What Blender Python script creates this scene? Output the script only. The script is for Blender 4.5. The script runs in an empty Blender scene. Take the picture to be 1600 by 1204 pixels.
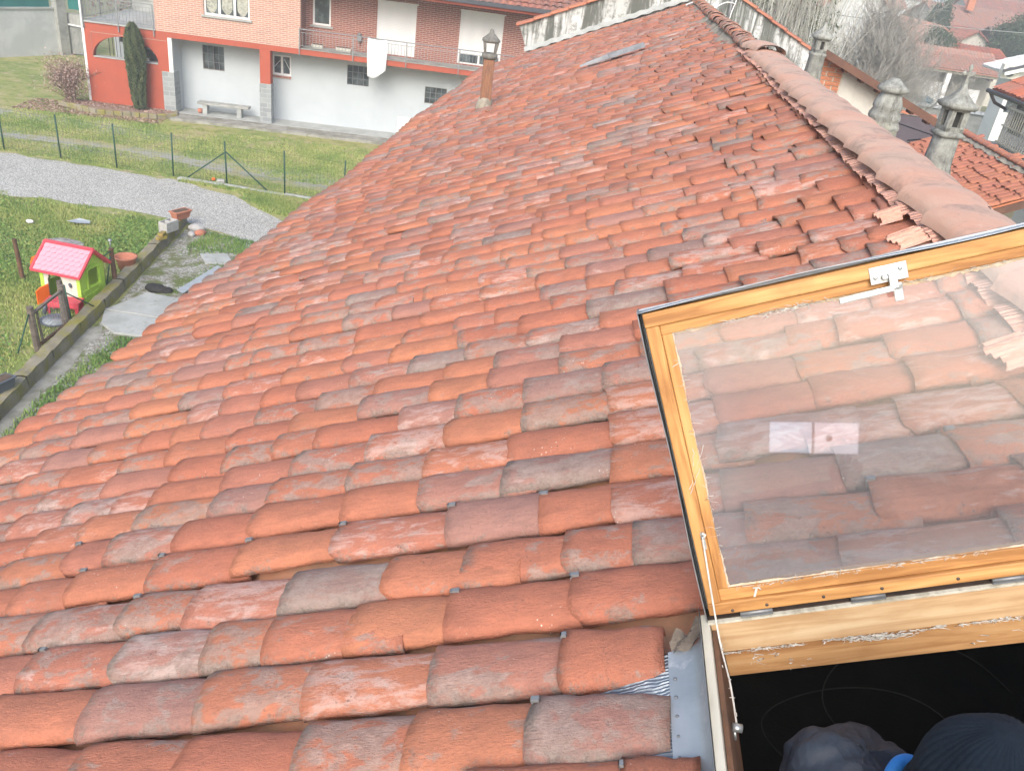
import bpy, bmesh, math, random
import numpy as np
from mathutils import Vector, Matrix
random.seed(7); RNG = np.random.default_rng(11)
R = math.radians
scene = bpy.context.scene

# ------------------------------------------------------------------ camera
CX = np.array((0.98419312, 0.16848193, -0.05456873))
CY = np.array((0.12764997, -0.46129593, 0.87801569))
CZ = np.array((0.12275744, -0.87110269, -0.475511))
CAM = np.array((0., 0., 8.)); FPX = 1300.0
cam_data = bpy.data.cameras.new('camera'); cam = bpy.data.objects.new('camera', cam_data)
scene.collection.objects.link(cam)
right = Vector((CX[0], CY[0], CZ[0])); down = Vector((CX[1], CY[1], CZ[1])); fwd = Vector((CX[2], CY[2], CZ[2]))
m = Matrix((right, -down, -fwd)).transposed().to_4x4(); m.translation = Vector(CAM)
cam.matrix_world = m
cam_data.sensor_width = 36.0; cam_data.lens = 36.0 * FPX / 1600.0
cam_data.clip_start = 0.03; cam_data.clip_end = 2000
scene.camera = cam

# ------------------------------------------------------------------ light
world = bpy.data.worlds.new('World'); scene.world = world; world.use_nodes = True
wn = world.node_tree; bg = wn.nodes['Background']
sky = wn.nodes.new('ShaderNodeTexSky'); sky.sky_type = 'NISHITA'; sky.sun_disc = False
SUN_EL, SUN_AZ = R(38), R(184)
sky.sun_elevation = SUN_EL; sky.sun_rotation = SUN_AZ
sky.air_density = 1.0; sky.dust_density = 3.6; sky.ozone_density = 0.3
wn.links.new(sky.outputs[0], bg.inputs[0]); bg.inputs[1].default_value = 0.145
sun_d = bpy.data.lights.new('sun', 'SUN'); sun_d.energy = 1.35; sun_d.angle = R(36); sun_d.color = (1.0, 0.99, 0.975)
sun = bpy.data.objects.new('sun', sun_d); scene.collection.objects.link(sun)
sd = Vector((math.sin(SUN_AZ) * math.cos(SUN_EL), math.cos(SUN_AZ) * math.cos(SUN_EL), math.sin(SUN_EL)))
sun.rotation_euler = sd.to_track_quat('Z', 'Y').to_euler()
scene.view_settings.view_transform = 'Standard'; scene.view_settings.look = 'None'
scene.view_settings.gamma = 1.0; scene.view_settings.exposure = 0.88
scene.view_settings.use_curve_mapping = False
scene.cycles.max_bounces = 8; scene.cycles.transparent_max_bounces = 24

COL = scene.collection
# ------------------------------------------------------------------ object helpers
def tag(o, label=None, cat=None, group=None, kind=None):
    if label: o['label'] = label
    if cat: o['category'] = cat
    if group: o['group'] = group
    if kind: o['kind'] = kind
    return o

def empty(name, loc=(0, 0, 0), rz=0.0, label=None, cat=None, group=None, parent=None):
    o = bpy.data.objects.new(name, None); COL.objects.link(o)
    o.location = loc; o.rotation_euler = (0, 0, rz); o.empty_display_size = 0.2
    if parent: o.parent = parent
    return tag(o, label, cat, group)

def copy_tree(o, parent=None):
    kids = list(o.children)
    c = o.copy(); COL.objects.link(c); c.parent = parent
    for k in kids: copy_tree(k, c)
    return c

def link_mesh(name, me, parent=None, color=None):
    o = bpy.data.objects.new(name, me); COL.objects.link(o)
    if parent is not None: o.parent = parent
    if color is not None: o.color = color
    return o

class MB:
    """collects faces for one mesh"""
    def __init__(s): s.v = []; s.f = []; s.mi = []; s.sm = []; s.rnd = []; s.cur = None
    def add(s, vs, fs, mi=0, sm=False, rnd=None):
        b = len(s.v); s.v.extend([tuple(map(float, p)) for p in vs])
        for f in fs:
            s.f.append([b + i for i in f]); s.mi.append(mi); s.sm.append(sm)
            s.rnd.append(rnd if rnd is not None else (0.5, 0.5, 0.5))
    def hexa(s, p, mi=0, rnd=None):   # p: 4 bottom, 4 top (same order)
        s.add(p, [(3, 2, 1, 0), (4, 5, 6, 7), (0, 1, 5, 4), (1, 2, 6, 5), (2, 3, 7, 6), (3, 0, 4, 7)], mi, False, rnd)
    def box(s, a, b, mi=0, rnd=None):
        x0, y0, z0 = [min(a[i], b[i]) for i in range(3)]; x1, y1, z1 = [max(a[i], b[i]) for i in range(3)]
        s.hexa([(x0, y0, z0), (x1, y0, z0), (x1, y1, z0), (x0, y1, z0), (x0, y0, z1), (x1, y0, z1), (x1, y1, z1), (x0, y1, z1)], mi, rnd)
    def obox(s, o, e1, e2, e3, a, b, mi=0, rnd=None):
        """box in a frame: origin o, axes e1,e2,e3, corner ranges a..b"""
        o = np.array(o, float); e = [np.array(q, float) for q in (e1, e2, e3)]
        P = lambda i, j, k: o + e[0] * i + e[1] * j + e[2] * k
        s.hexa([P(a[0], a[1], a[2]), P(b[0], a[1], a[2]), P(b[0], b[1], a[2]), P(a[0], b[1], a[2]),
                P(a[0], a[1], b[2]), P(b[0], a[1], b[2]), P(b[0], b[1], b[2]), P(a[0], b[1], b[2])], mi, rnd)
    def bar(s, p, q, w, h=None, mi=0, up=(0, 0, 1), rnd=None):
        p = Vector(p); q = Vector(q); d = (q - p).normalized(); h = h or w
        u = Vector(up)
        if abs(d.dot(u)) > 0.98: u = Vector((1, 0, 0))
        a = d.cross(u).normalized() * w / 2; b = a.cross(d).normalized() * h / 2
        s.hexa([p - a - b, p + a - b, p + a + b, p - a + b, q - a - b, q + a - b, q + a + b, q - a + b], mi, rnd)
    def tube(s, pts, r, n=6, mi=0, cap=True, sm=True, rnd=None):
        pts = [Vector(p) for p in pts]; k = len(pts)
        rs = r if isinstance(r, (list, tuple)) else [r] * k
        ring = []; vs = []
        d0 = (pts[1] - pts[0]).normalized()
        u = Vector((0, 0, 1)) if abs(d0.z) < 0.9 else Vector((1, 0, 0))
        a = d0.cross(u).normalized()
        for i in range(k):
            d = (pts[min(i + 1, k - 1)] - pts[max(i - 1, 0)]).normalized()
            a = (a - d * a.dot(d)).normalized(); b = d.cross(a)
            for j in range(n):
                t = 2 * math.pi * j / n
                vs.append(pts[i] + (a * math.cos(t) + b * math.sin(t)) * rs[i])
        fs = [(i * n + j, i * n + (j + 1) % n, (i + 1) * n + (j + 1) % n, (i + 1) * n + j) for i in range(k - 1) for j in range(n)]
        if cap: fs += [tuple(range(n))[::-1], tuple((k - 1) * n + j for j in range(n))]
        s.add(vs, fs, mi, sm, rnd)
    def lathe(s, prof, c=(0, 0, 0), n=20, mi=0, sm=True, sq=0.0, rot=0.0, wob=0.0, rnd=None):
        """prof: list of (r,z); sq>0 makes it polygonal/square-ish"""
        vs = []
        for (r, z) in prof:
            for j in range(n):
                t = 2 * math.pi * j / n + rot
                k = 1.0
                if sq: k = 1.0 / max(abs(math.cos(t - rot)), abs(math.sin(t - rot))) ** sq
                k *= 1 + wob * (random.random() - .5)
                vs.append((c[0] + r * k * math.cos(t), c[1] + r * k * math.sin(t), c[2] + z + wob * .3 * r * (random.random() - .5)))
        fs = [(i * n + j, i * n + (j + 1) % n, (i + 1) * n + (j + 1) % n, (i + 1) * n + j) for i in range(len(prof) - 1) for j in range(n)]
        fs += [tuple(range(n))[::-1], tuple((len(prof) - 1) * n + j for j in range(n))]
        s.add(vs, fs, mi, sm, rnd)
    def grid(s, fn, nu, nv, mi=0, sm=True, rnd=None):
        vs = [fn(i / nu, j / nv) for i in range(nu + 1) for j in range(nv + 1)]
        fs = [(i * (nv + 1) + j, (i + 1) * (nv + 1) + j, (i + 1) * (nv + 1) + j + 1, i * (nv + 1) + j + 1) for i in range(nu) for j in range(nv)]
        s.add(vs, fs, mi, sm, rnd)
    def prism(s, poly, d, mi=0, rnd=None):
        """planar polygon extruded by vector d"""
        n = len(poly); a = [Vector(p) for p in poly]; b = [p + Vector(d) for p in a]
        s.add(a + b, [tuple(range(n))[::-1], tuple(range(n, 2 * n))] + [(i, (i + 1) % n, n + (i + 1) % n, n + i) for i in range(n)], mi, False, rnd)
    def mesh(s, name, mats, attr=True):
        me = bpy.data.meshes.new(name); me.from_pydata(s.v, [], s.f)
        for q in (mats if isinstance(mats, (list, tuple)) else [mats]): me.materials.append(q)
        me.polygons.foreach_set('material_index', s.mi); me.polygons.foreach_set('use_smooth', s.sm)
        if attr:
            at = me.attributes.new('rnd', 'FLOAT_COLOR', 'FACE')
            arr = np.ones((len(s.f), 4), 'f'); arr[:, :3] = np.array(s.rnd, 'f'); at.data.foreach_set('color', arr.ravel())
        me.update(); return me
    def build(s, name, mats, parent=None, bevel=0.0, kind=None, label=None, loc=None):
        o = link_mesh(name, s.mesh(name, mats), parent)
        if loc is not None: o.location = loc
        if bevel:
            b = o.modifiers.new('bevel', 'BEVEL'); b.width = bevel; b.segments = 2; b.limit_method = 'ANGLE'; b.angle_limit = R(50)
        if kind: o['kind'] = kind
        if label: o['label'] = label
        return o

def np_mesh(name, V, F, mat, rnd=None, smooth=False, n=None):
    """V (N,3), F (M,k) arrays -> mesh, fast"""
    me = bpy.data.meshes.new(name); V = np.asarray(V, 'f'); F = np.asarray(F, 'i'); k = F.shape[1]
    me.vertices.add(len(V)); me.vertices.foreach_set('co', V.ravel())
    me.loops.add(F.size); me.loops.foreach_set('vertex_index', F.ravel())
    me.polygons.add(len(F)); me.polygons.foreach_set('loop_start', np.arange(len(F), dtype='i') * k)
    me.polygons.foreach_set('loop_total', np.full(len(F), k, 'i'))
    me.update(calc_edges=True)
    if smooth: me.polygons.foreach_set('use_smooth', np.ones(len(F), bool))
    me.materials.append(mat)
    if rnd is not None:
        at = me.attributes.new('rnd', 'FLOAT_COLOR', 'FACE'); a = np.ones((len(F), 4), 'f'); a[:, :3] = rnd; at.data.foreach_set('color', a.ravel())
    return me

# ------------------------------------------------------------------ material helpers
class NT:
    def __init__(s, name):
        s.mat = bpy.data.materials.new(name); s.mat.use_nodes = True; s.t = s.mat.node_tree
        s.b = s.t.nodes['Principled BSDF']; s.b.inputs['Specular IOR Level'].default_value = 0.3
    def n(s, ty, **kw):
        nd = s.t.nodes.new(ty)
        for k, v in kw.items():
            if hasattr(nd, k) and k not in ('inputs',): setattr(nd, k, v)
        return nd
    def l(s, a, b): s.t.links.new(a, b)
    def coord(s, which='Object'):
        return s.n('ShaderNodeTexCoord').outputs[which]
    def val(s, sock, v):
        if hasattr(v, 'is_linked') or isinstance(v, bpy.types.NodeSocket): s.l(v, sock)
        else: sock.default_value = v
    def noise(s, co, scale, detail=4, rough=.6, dist=0):
        q = s.n('ShaderNodeTexNoise'); q.inputs['Scale'].default_value = scale; q.inputs['Detail'].default_value = detail
        q.inputs['Roughness'].default_value = rough; q.inputs['Distortion'].default_value = dist
        s.l(co, q.inputs['Vector']); return q.outputs['Fac']
    def vor(s, co, scale, feature='F1', out='Distance', rnd=1.0):
        q = s.n('ShaderNodeTexVoronoi'); q.feature = feature; q.inputs['Scale'].default_value = scale
        q.inputs['Randomness'].default_value = rnd
        s.l(co, q.inputs['Vector']); return q.outputs[out]
    def math(s, op, a, b=0.5, c=None, clamp=False):
        q = s.n('ShaderNodeMath'); q.operation = op; q.use_clamp = clamp
        s.val(q.inputs[0], a); s.val(q.inputs[1], b)
        if c is not None: s.val(q.inputs[2], c)
        return q.outputs[0]
    def ramp(s, fac, stops, interp='LINEAR'):
        q = s.n('ShaderNodeValToRGB'); q.color_ramp.interpolation = interp
        e = q.color_ramp.elements
        while len(e) < len(stops): e.new(0.5)
        for i, (p, c) in enumerate(stops):
            e[i].position = p; e[i].color = (*c, 1) if len(c) == 3 else c
        s.val(q.inputs[0], fac); return q.outputs[0]
    def step(s, x, lo, hi):
        q = s.n('ShaderNodeMapRange'); q.interpolation_type = 'SMOOTHSTEP'
        s.val(q.inputs[0], x); s.val(q.inputs[1], lo); s.val(q.inputs[2], hi); q.inputs[3].default_value = 0; q.inputs[4].default_value = 1
        return q.outputs[0]
    def mix(s, fac, a, b, mode='MIX'):
        q = s.n('ShaderNodeMix'); q.data_type = 'RGBA'; q.blend_type = mode
        s.val(q.inputs[0], fac)
        for k, v in ((6, a), (7, b)):
            if isinstance(v, tuple): q.inputs[k].default_value = (*v, 1) if len(v) == 3 else v
            else: s.l(v, q.inputs[k])
        return q.outputs[2]
    def vadd(s, a, b, op='ADD'):
        q = s.n('ShaderNodeVectorMath'); q.operation = op; s.l(a, q.inputs[0])
        if isinstance(b, tuple): q.inputs[1].default_value = b
        else: s.l(b, q.inputs[1])
        return q.outputs[0]
    def mapping(s, co, scale=(1, 1, 1), rot=(0, 0, 0), loc=(0, 0, 0)):
        q = s.n('ShaderNodeMapping'); q.inputs['Scale'].default_value = scale; q.inputs['Rotation'].default_value = rot; q.inputs['Location'].default_value = loc
        s.l(co, q.inputs['Vector']); return q.outputs[0]
    def bump(s, h, dist=0.01, strength=1.0, prev=None):
        q = s.n('ShaderNodeBump'); q.inputs['Distance'].default_value = dist; q.inputs['Strength'].default_value = strength
        s.l(h, q.inputs['Height'])
        if prev is not None: s.l(prev, q.inputs['Normal'])
        return q.outputs[0]
    def sep(s, co):
        q = s.n('ShaderNodeSeparateXYZ'); s.l(co, q.inputs[0]); return q.outputs
    def comb(s, x, y, z):
        q = s.n('ShaderNodeCombineXYZ'); s.val(q.inputs[0], x); s.val(q.inputs[1], y); s.val(q.inputs[2], z); return q.outputs[0]
    def attr(s, name, out='Color'):
        q = s.n('ShaderNodeAttribute'); q.attribute_name = name; return q.outputs[out]
    def done(s, color=None, rough=.8, normal=None, metal=None, spec=None):
        if color is not None: s.val(s.b.inputs['Base Color'], (*color, 1) if isinstance(color, tuple) and len(color) == 3 else color)
        s.val(s.b.inputs['Roughness'], rough)
        if normal is not None: s.l(normal, s.b.inputs['Normal'])
        if metal is not None: s.b.inputs['Metallic'].default_value = metal
        if spec is not None: s.b.inputs['Specular IOR Level'].default_value = spec
        return s.mat

def noisy(name, c1, c2, scale=3.0, rough=.85, bump=.003, bscale=40, metal=None, c3=None, spec=None, coord='Object', stretch=None, lo=.35, hi=.65):
    t = NT(name); co = t.coord(coord)
    if stretch: co = t.mapping(co, stretch)
    f = t.noise(co, scale, 6, .65)
    col = t.mix(t.step(f, lo, hi), c1, c2)
    if c3: col = t.mix(t.step(t.noise(co, scale * 3.3, 5, .7), .56, .72), col, c3)
    nb = t.bump(t.noise(co, bscale, 4, .7), bump) if bump else None
    return t.done(col, rough, nb, metal, spec)

def leafmat(name, cols, rough=.7, trans=True):
    t = NT(name); r = t.sep(t.attr('rnd'))[0]
    n = len(cols); col = t.ramp(r, [(i / (n - 1), c) for i, c in enumerate(cols)])
    return t.done(col, rough)

def brick_coords(t):
    x, y, z = t.sep(t.coord())
    return t.comb(t.math('ADD', x, y), z, 0.0)

M = {}
# roof tiles (two twins: one reads object colour, one reads the face attribute of the joined far tiles)
def tilemat(name, joined, scale=1.0):
    t = NT(name)
    if joined: rc = t.attr('rnd'); 
    else: rc = t.n('ShaderNodeObjectInfo').outputs['Color']
    co = t.attr('tco', 'Vector')
    r0, r1, r2 = t.sep(rc)
    off = t.vadd(rc, (53.0, 91.0, 37.0), 'MULTIPLY'); cc = t.vadd(co, off)
    base = t.ramp(r0, [(0, (.415, .140, .083)), (.2, (.44, .158, .090)), (.38, (.475, .180, .094)), (.5, (.43, .152, .094)), (.64, (.39, .158, .110)), (.78, (.36, .172, .135)), (.9, (.33, .172, .142)), (1, (.27, .19, .165))])
    st = t.mapping(cc, (2.2, 9, 9))
    tone = t.noise(cc, 5.5, 3, .6); base = t.mix(1.0, base, t.ramp(tone, [(.25, (.82, .82, .84)), (.5, (1, 1, 1)), (.78, (1.14, 1.10, 1.05))]), 'MULTIPLY')
    strk = t.noise(st, 5.5, 5, .65); base = t.mix(.55, base, t.ramp(strk, [(.3, (.75, .75, .78)), (.55, (1, 1, 1)), (.8, (1.12, 1.1, 1.08))]), 'MULTIPLY')
    # weathering, grey-brown patina
    w = t.noise(t.mapping(cc, (4, 7, 7)), 1.9, 8, .68, .35)
    lo = t.math('MULTIPLY_ADD', r1, -.30, .72); pat = t.step(w, lo, t.math('ADD', lo, .08))
    patc = t.ramp(t.noise(cc, 26, 6, .75), [(.3, (.19, .16, .14)), (.5, (.30, .25, .22)), (.72, (.42, .36, .32))])
    base = t.mix(t.math('MULTIPLY', pat, .66), base, patc)
    # dark crust gathers along the nose and the lower side edges
    tx, ty, tz = t.sep(co); eg = t.math('MAXIMUM', t.step(tx, -.055, .0), t.step(t.math('ABSOLUTE', ty), .060, .098))
    cr = t.math('MULTIPLY', eg, t.step(t.noise(cc, 13, 7, .78), t.math('MULTIPLY_ADD', r1, -.16, .60), t.math('MULTIPLY_ADD', r1, -.16, .68)))
    base = t.mix(t.math('MULTIPLY', cr, .75), base, t.ramp(t.noise(cc, 60, 5, .8), [(.35, (.09, .08, .07)), (.6, (.27, .24, .21))]))
    # white bloom
    w2 = t.noise(t.mapping(t.vadd(cc, (7.3, 2.2, 5.1)), (3.2, 9, 9)), 2.3, 9, .72, .5)
    lo2 = t.math('MULTIPLY_ADD', r2, -.36, .79); bl = t.step(w2, lo2, t.math('ADD', lo2, .14))
    base = t.mix(t.math('MULTIPLY', bl, .50), base, (.58, .46, .42))
    # dark lichen specks
    sp = t.noise(cc, 75, 5, .7); msk = t.step(t.noise(cc, 6.5, 4, .6), .52, .68)
    base = t.mix(t.math('MULTIPLY', t.math('MULTIPLY', t.step(sp, .58, .66), msk), .8), base, (.07, .06, .055))
    sp2 = t.vor(cc, 55); base = t.mix(t.math('MULTIPLY', t.step(sp2, .17, .09), t.step(t.noise(cc, 3.1, 3), .6, .68)), base, (.62, .6, .53))
    # pale worn rim at the nose and soot on the side edges
    grain = t.noise(cc, 95, 6, .8); base = t.mix(.6, base, t.ramp(grain, [(.32, (.74, .74, .74)), (.5, (1, 1, 1)), (.7, (1.2, 1.2, 1.2))]), 'MULTIPLY')
    fs = t.noise(t.mapping(cc, (6, 60, 60)), 1.4, 4, .7); base = t.mix(.35, base, t.ramp(fs, [(.35, (.78, .76, .75)), (.6, (1.1, 1.1, 1.1))]), 'MULTIPLY')
    base = t.mix(.10, base, (.56, .37, .31))
    fine = t.noise(cc, 140, 5, .75); med = t.noise(cc, 26, 5, .65)
    pits = t.step(t.noise(cc, 60, 3, .6), .36, .28)
    nb = t.bump(fine, .0026, 1.0); nb = t.bump(med, .0055, .9, nb); nb = t.bump(t.noise(st, 24, 4, .6), .0035, .8, nb); nb = t.bump(pits, .002, -1.0, nb)
    return t.done(base, t.math('MULTIPLY_ADD', fine, .2, .72), nb, spec=.25)
M['tile'] = tilemat('terracotta_tile', False); M['tile_j'] = tilemat('terracotta_tile_far', True)

def chan():
    t = NT('channel_tile'); co = t.coord(); f = t.noise(co, 6, 6, .65)
    c = t.ramp(f, [(.3, (.36, .25, .17)), (.5, (.50, .26, .17)), (.7, (.54, .25, .145))])
    return t.done(c, .9, t.bump(t.noise(co, 60, 4), .003))
M['chan'] = chan()
def ridgem():
    t = NT('ridge_terracotta'); co = t.coord(); rc = t.n('ShaderNodeObjectInfo').outputs['Random']
    cc = t.vadd(co, t.comb(rc, rc, rc))
    c = t.ramp(t.noise(cc, 2.6, 5, .6, .4), [(.3, (.54, .315, .235)), (.5, (.53, .345, .27)), (.68, (.46, .335, .27))])
    c = t.mix(t.math('MULTIPLY', t.step(t.noise(t.vadd(cc, (3, 9, 1)), 4.2, 7, .75, .5), .50, .68), .7), c, (.27, .20, .175))
    c = t.mix(t.math('MULTIPLY', t.step(t.noise(cc, 14, 6, .75), .58, .72), .35), c, (.62, .47, .40))
    c = t.mix(t.math('MULTIPLY', t.step(t.noise(cc, 60, 4, .7), .62, .7), .5), c, (.2, .14, .12))
    return t.done(c, .85, t.bump(t.noise(cc, 90, 5, .7), .002, 1, t.bump(t.noise(cc, 9, 5, .6), .006)))
M['ridge'] = ridgem()
M['mortar'] = noisy('lime_mortar', (.36, .33, .27), (.22, .20, .16), 5, bump=.012, bscale=30, c3=(.42, .42, .38))
def chim():
    t = NT('lichen_concrete'); co = t.coord(); z = t.sep(co)[2]
    c = t.ramp(t.noise(co, 5, 8, .75), [(.3, (.13, .13, .12)), (.48, (.26, .27, .25)), (.68, (.45, .47, .44))])
    st = t.noise(t.mapping(co, (12, 12, 1.2)), 1.6, 5, .7); c = t.mix(t.math('MULTIPLY', t.step(st, .52, .68), .65), c, (.075, .075, .068))
    yl = t.math('MULTIPLY', t.step(t.noise(co, 9, 6, .7), .45, .6), t.step(t.math('ADD', z, t.math('MULTIPLY', t.noise(co, 7, 4), .25)), .36, .12))
    c = t.mix(t.math('MULTIPLY', yl, .75), c, (.36, .30, .07))
    c = t.mix(t.step(t.vor(co, 42), .14, .08), c, (.5, .5, .42))
    return t.done(c, .93, t.bump(t.noise(co, 45, 6, .7), .006, 1, t.bump(t.noise(co, 11, 5, .65), .006)))
M['chim'] = chim()
M['rust'] = noisy('rusty_pipe', (.30, .15, .085), (.19, .10, .07), 6, .8, .002, 60, c3=(.36, .27, .20), stretch=(6, 6, 1))
M['zinc'] = noisy('zinc_sheet', (.42, .46, .50), (.33, .37, .41), 7, .45, .0006, 30, metal=.35, c3=(.50, .52, .54))
M['zincdull'] = noisy('dull_zinc', (.30, .31, .32), (.20, .21, .22), 5, .55, .001, 30, metal=.5)
def leadm():
    t = NT('pleated_lead'); co = t.coord('Object')
    f = t.noise(co, 9, 5); c = t.mix(t.step(f, .35, .65), (.36, .41, .46), (.22, .26, .31))
    wv = t.n('ShaderNodeTexWave'); wv.wave_type = 'BANDS'; wv.bands_direction = 'Y'; wv.inputs['Scale'].default_value = 32; wv.inputs['Distortion'].default_value = 5.5; wv.inputs['Detail Scale'].default_value = .8
    t.l(co, wv.inputs['Vector']); c = t.mix(.35, c, t.ramp(wv.outputs['Fac'], [(.1, (.6, .62, .65)), (.9, (1.15, 1.15, 1.15))]), 'MULTIPLY')
    return t.done(c, .5, t.bump(wv.outputs['Fac'], .004), metal=.45)
M['lead'] = leadm()
def pleat():
    t = NT('pleated_terracotta_foil'); co = t.coord('Object')
    wv = t.n('ShaderNodeTexWave'); wv.wave_type = 'BANDS'; wv.bands_direction = 'Y'; wv.inputs['Scale'].default_value = 17; wv.inputs['Distortion'].default_value = 3.0; wv.inputs['Detail Scale'].default_value = 1.5
    t.l(co, wv.inputs['Vector']); c = t.mix(t.noise(co, 12, 4), (.50, .24, .17), (.62, .38, .30))
    return t.done(c, .5, t.bump(wv.outputs['Fac'], .004), metal=.1)
M['pleat'] = pleat()
def woodm(name, c1, c2, c3, sc=1.0, rough=.45, spec=.4, axis=0):
    t = NT(name); co = t.coord('Object'); r = t.n('ShaderNodeObjectInfo').outputs['Random']
    cc = t.vadd(co, t.comb(t.math('MULTIPLY', r, 7), t.math('MULTIPLY', r, 3), t.math('MULTIPLY', r, 5)))
    s = [30, 30, 30]; s[axis] = 2.6
    g = t.noise(t.mapping(cc, tuple(s)), 1.0 * sc, 5, .6, .6); c = t.ramp(g, [(.26, tuple(q * .8 for q in c3)), (.38, c3), (.52, c1), (.68, c2)])
    bl = t.noise(cc, 6, 4, .6); c = t.mix(t.math('MULTIPLY', t.step(bl, .5, .7), .45), c, c3)
    s2 = [30, 30, 30]; s2[axis] = 9
    kn = t.vor(t.mapping(cc, tuple(s2)), .32); c = t.mix(t.math('MULTIPLY', t.step(kn, .12, .05), .85), c, tuple(q * .25 for q in c3))
    nb = t.bump(g, .0012)
    return t.done(c, rough, nb, spec=spec)
for ax, sfx in ((0, 'x'), (1, 'y'), (2, 'z')):
    M['varn_' + sfx] = woodm('varnished_wood_' + sfx, (.50, .255, .085), (.60, .37, .15), (.31, .14, .042), rough=.6, axis=ax)
    M['pine_' + sfx] = woodm('raw_pine_' + sfx, (.54, .37, .21), (.62, .47, .29), (.42, .26, .13), rough=.7, spec=.2, axis=ax)
M['pine_dark'] = woodm('aged_pine', (.44, .25, .11), (.50, .31, .15), (.32, .16, .065), rough=.7, spec=.2, axis=0)
M['palewood'] = woodm('weathered_edge', (.52, .50, .42), (.60, .58, .50), (.36, .33, .26), rough=.8, spec=.1, axis=1)
M['greywood'] = noisy('grey_weathered_wood', (.20, .17, .145), (.12, .10, .085), 3, .9, .004, 30, stretch=(1, 1, 6))
M['brownwood'] = noisy('brown_post', (.17, .09, .055), (.10, .06, .04), 4, .8, .003, 30)
M['putty'] = noisy('old_putty', (.52, .40, .26), (.58, .50, .40), 30, .9, .004, 60, c3=(.44, .24, .09))
M['web'] = noisy('cobweb', (.62, .60, .55), (.5, .48, .44), 30, .9, 0)
M['steel'] = noisy('galvanised_steel', (.50, .53, .54), (.38, .41, .42), 12, .38, .0005, 60, metal=.7)
M['darkmetal'] = noisy('dark_metal', (.09, .075, .065), (.14, .11, .10), 9, .5, .001, 40, metal=.6)
M['black'] = noisy('black_rubber', (.02, .02, .02), (.035, .035, .035), 9, .8, .001)
def glass():
    t = NT('dusty_glass'); T = t.t; out = T.nodes['Material Output']
    tr = t.n('ShaderNodeBsdfTransparent'); tr.inputs[0].default_value = (.94, .95, .95, 1)
    gl = t.n('ShaderNodeBsdfGlossy'); gl.inputs['Roughness'].default_value = .03; gl.inputs[0].default_value = (1, 1, 1, 1)
    fr = t.n('ShaderNodeFresnel'); fr.inputs[0].default_value = 1.5
    m1 = t.n('ShaderNodeMixShader'); t.l(t.math('MULTIPLY', fr.outputs[0], 2.8, clamp=True), m1.inputs[0]); t.l(tr.outputs[0], m1.inputs[1]); t.l(gl.outputs[0], m1.inputs[2])
    df = t.n('ShaderNodeBsdfDiffuse'); df.inputs[0].default_value = (.62, .64, .66, 1)
    tl = t.n('ShaderNodeBsdfTranslucent'); tl.inputs[0].default_value = (.62, .64, .66, 1)
    dd = t.n('ShaderNodeMixShader'); dd.inputs[0].default_value = .5; t.l(df.outputs[0], dd.inputs[1]); t.l(tl.outputs[0], dd.inputs[2])
    co = t.coord('Object'); n1 = t.noise(t.mapping(co, (1, 1, 1)), 3.2, 6, .6, .8); n2 = t.noise(co, 90, 3, .6)
    n3 = t.noise(t.mapping(co, (3, 3, 30)), 2.2, 5, .7)
    # dust settles towards the lower and left edges of the pane
    gx, gy, gz = t.sep(t.attr('tco', 'Vector'))
    edge = t.math('MAXIMUM', t.step(gx, .16, .0), t.math('MULTIPLY', t.step(gy, .16, .0), 1.3))
    am = t.math('ADD', t.math('ADD', t.math('MULTIPLY', edge, .14), .12), t.math('MULTIPLY', n1, .08))
    am = t.math('ADD', am, t.math('MULTIPLY', t.step(n2, .70, .76), .22)); am = t.math('ADD', am, t.math('MULTIPLY', t.step(n3, .6, .75), .05))
    m2 = t.n('ShaderNodeMixShader'); t.l(am, m2.inputs[0]); t.l(m1.outputs[0], m2.inputs[1]); t.l(dd.outputs[0], m2.inputs[2])
    t.l(m2.outputs[0], out.inputs[0]); return t.mat
M['glass'] = glass()
def winglass():
    t = NT('window_glass'); co = t.coord('Object'); c = t.mix(t.step(t.noise(co, 2.5, 3), .4, .65), (.035, .045, .05), (.13, .16, .17))
    return t.done(c, .12, spec=.7)
M['wing'] = winglass()
M['curtain'] = noisy('lace_curtain', (.46, .47, .40), (.25, .26, .23), 14, .9, .002, 60)
# house paints
M['greywall'] = noisy('pale_blue_grey_render', (.49, .54, .57), (.46, .51, .54), 1.2, .9, .003, 50, c3=(.43, .475, .505))
def baseplaster(name, c1, c2, dirt, amt=.6, vs=1.0):
    t = NT(name); co = t.coord('Object'); f = t.noise(co, 1.8, 7, .7); c = t.mix(t.step(f, .35, .65), c1, c2)
    st = t.noise(t.mapping(co, (3.0, 3.0, .35)), 1.5, 7, .72, .3); c = t.mix(t.math('MULTIPLY', t.step(st, .47 - .05 * (amt > .9), .62 - .05 * (amt > .9)), amt), c, dirt)
    c = t.mix(t.math('MULTIPLY', t.step(t.noise(co, 5 if amt > .9 else 9, 7, .78), .5, .60 if amt > .9 else .66), amt * .6), c, dirt)
    return t.done(c, .93, t.bump(t.noise(co, 35, 6, .7), .006))
M['parapet'] = baseplaster('stained_lime_plaster', (.66, .69, .69), (.48, .51, .50), (.10, .11, .095), .95)
M['whitewall'] = baseplaster('weathered_white_plaster', (.68, .71, .71), (.60, .63, .63), (.42, .44, .42), .35)
M['creamwall'] = baseplaster('cream_plaster', (.60, .58, .51), (.54, .52, .46), (.38, .36, .31), .4)
M['beigewall'] = baseplaster('beige_render', (.58, .57, .52), (.52, .51, .47), (.42, .41, .37), .4)
M['concrete'] = noisy('grey_concrete', (.40, .41, .39), (.27, .28, .265), 2.2, .93, .006, 25, c3=(.17, .175, .15))
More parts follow.
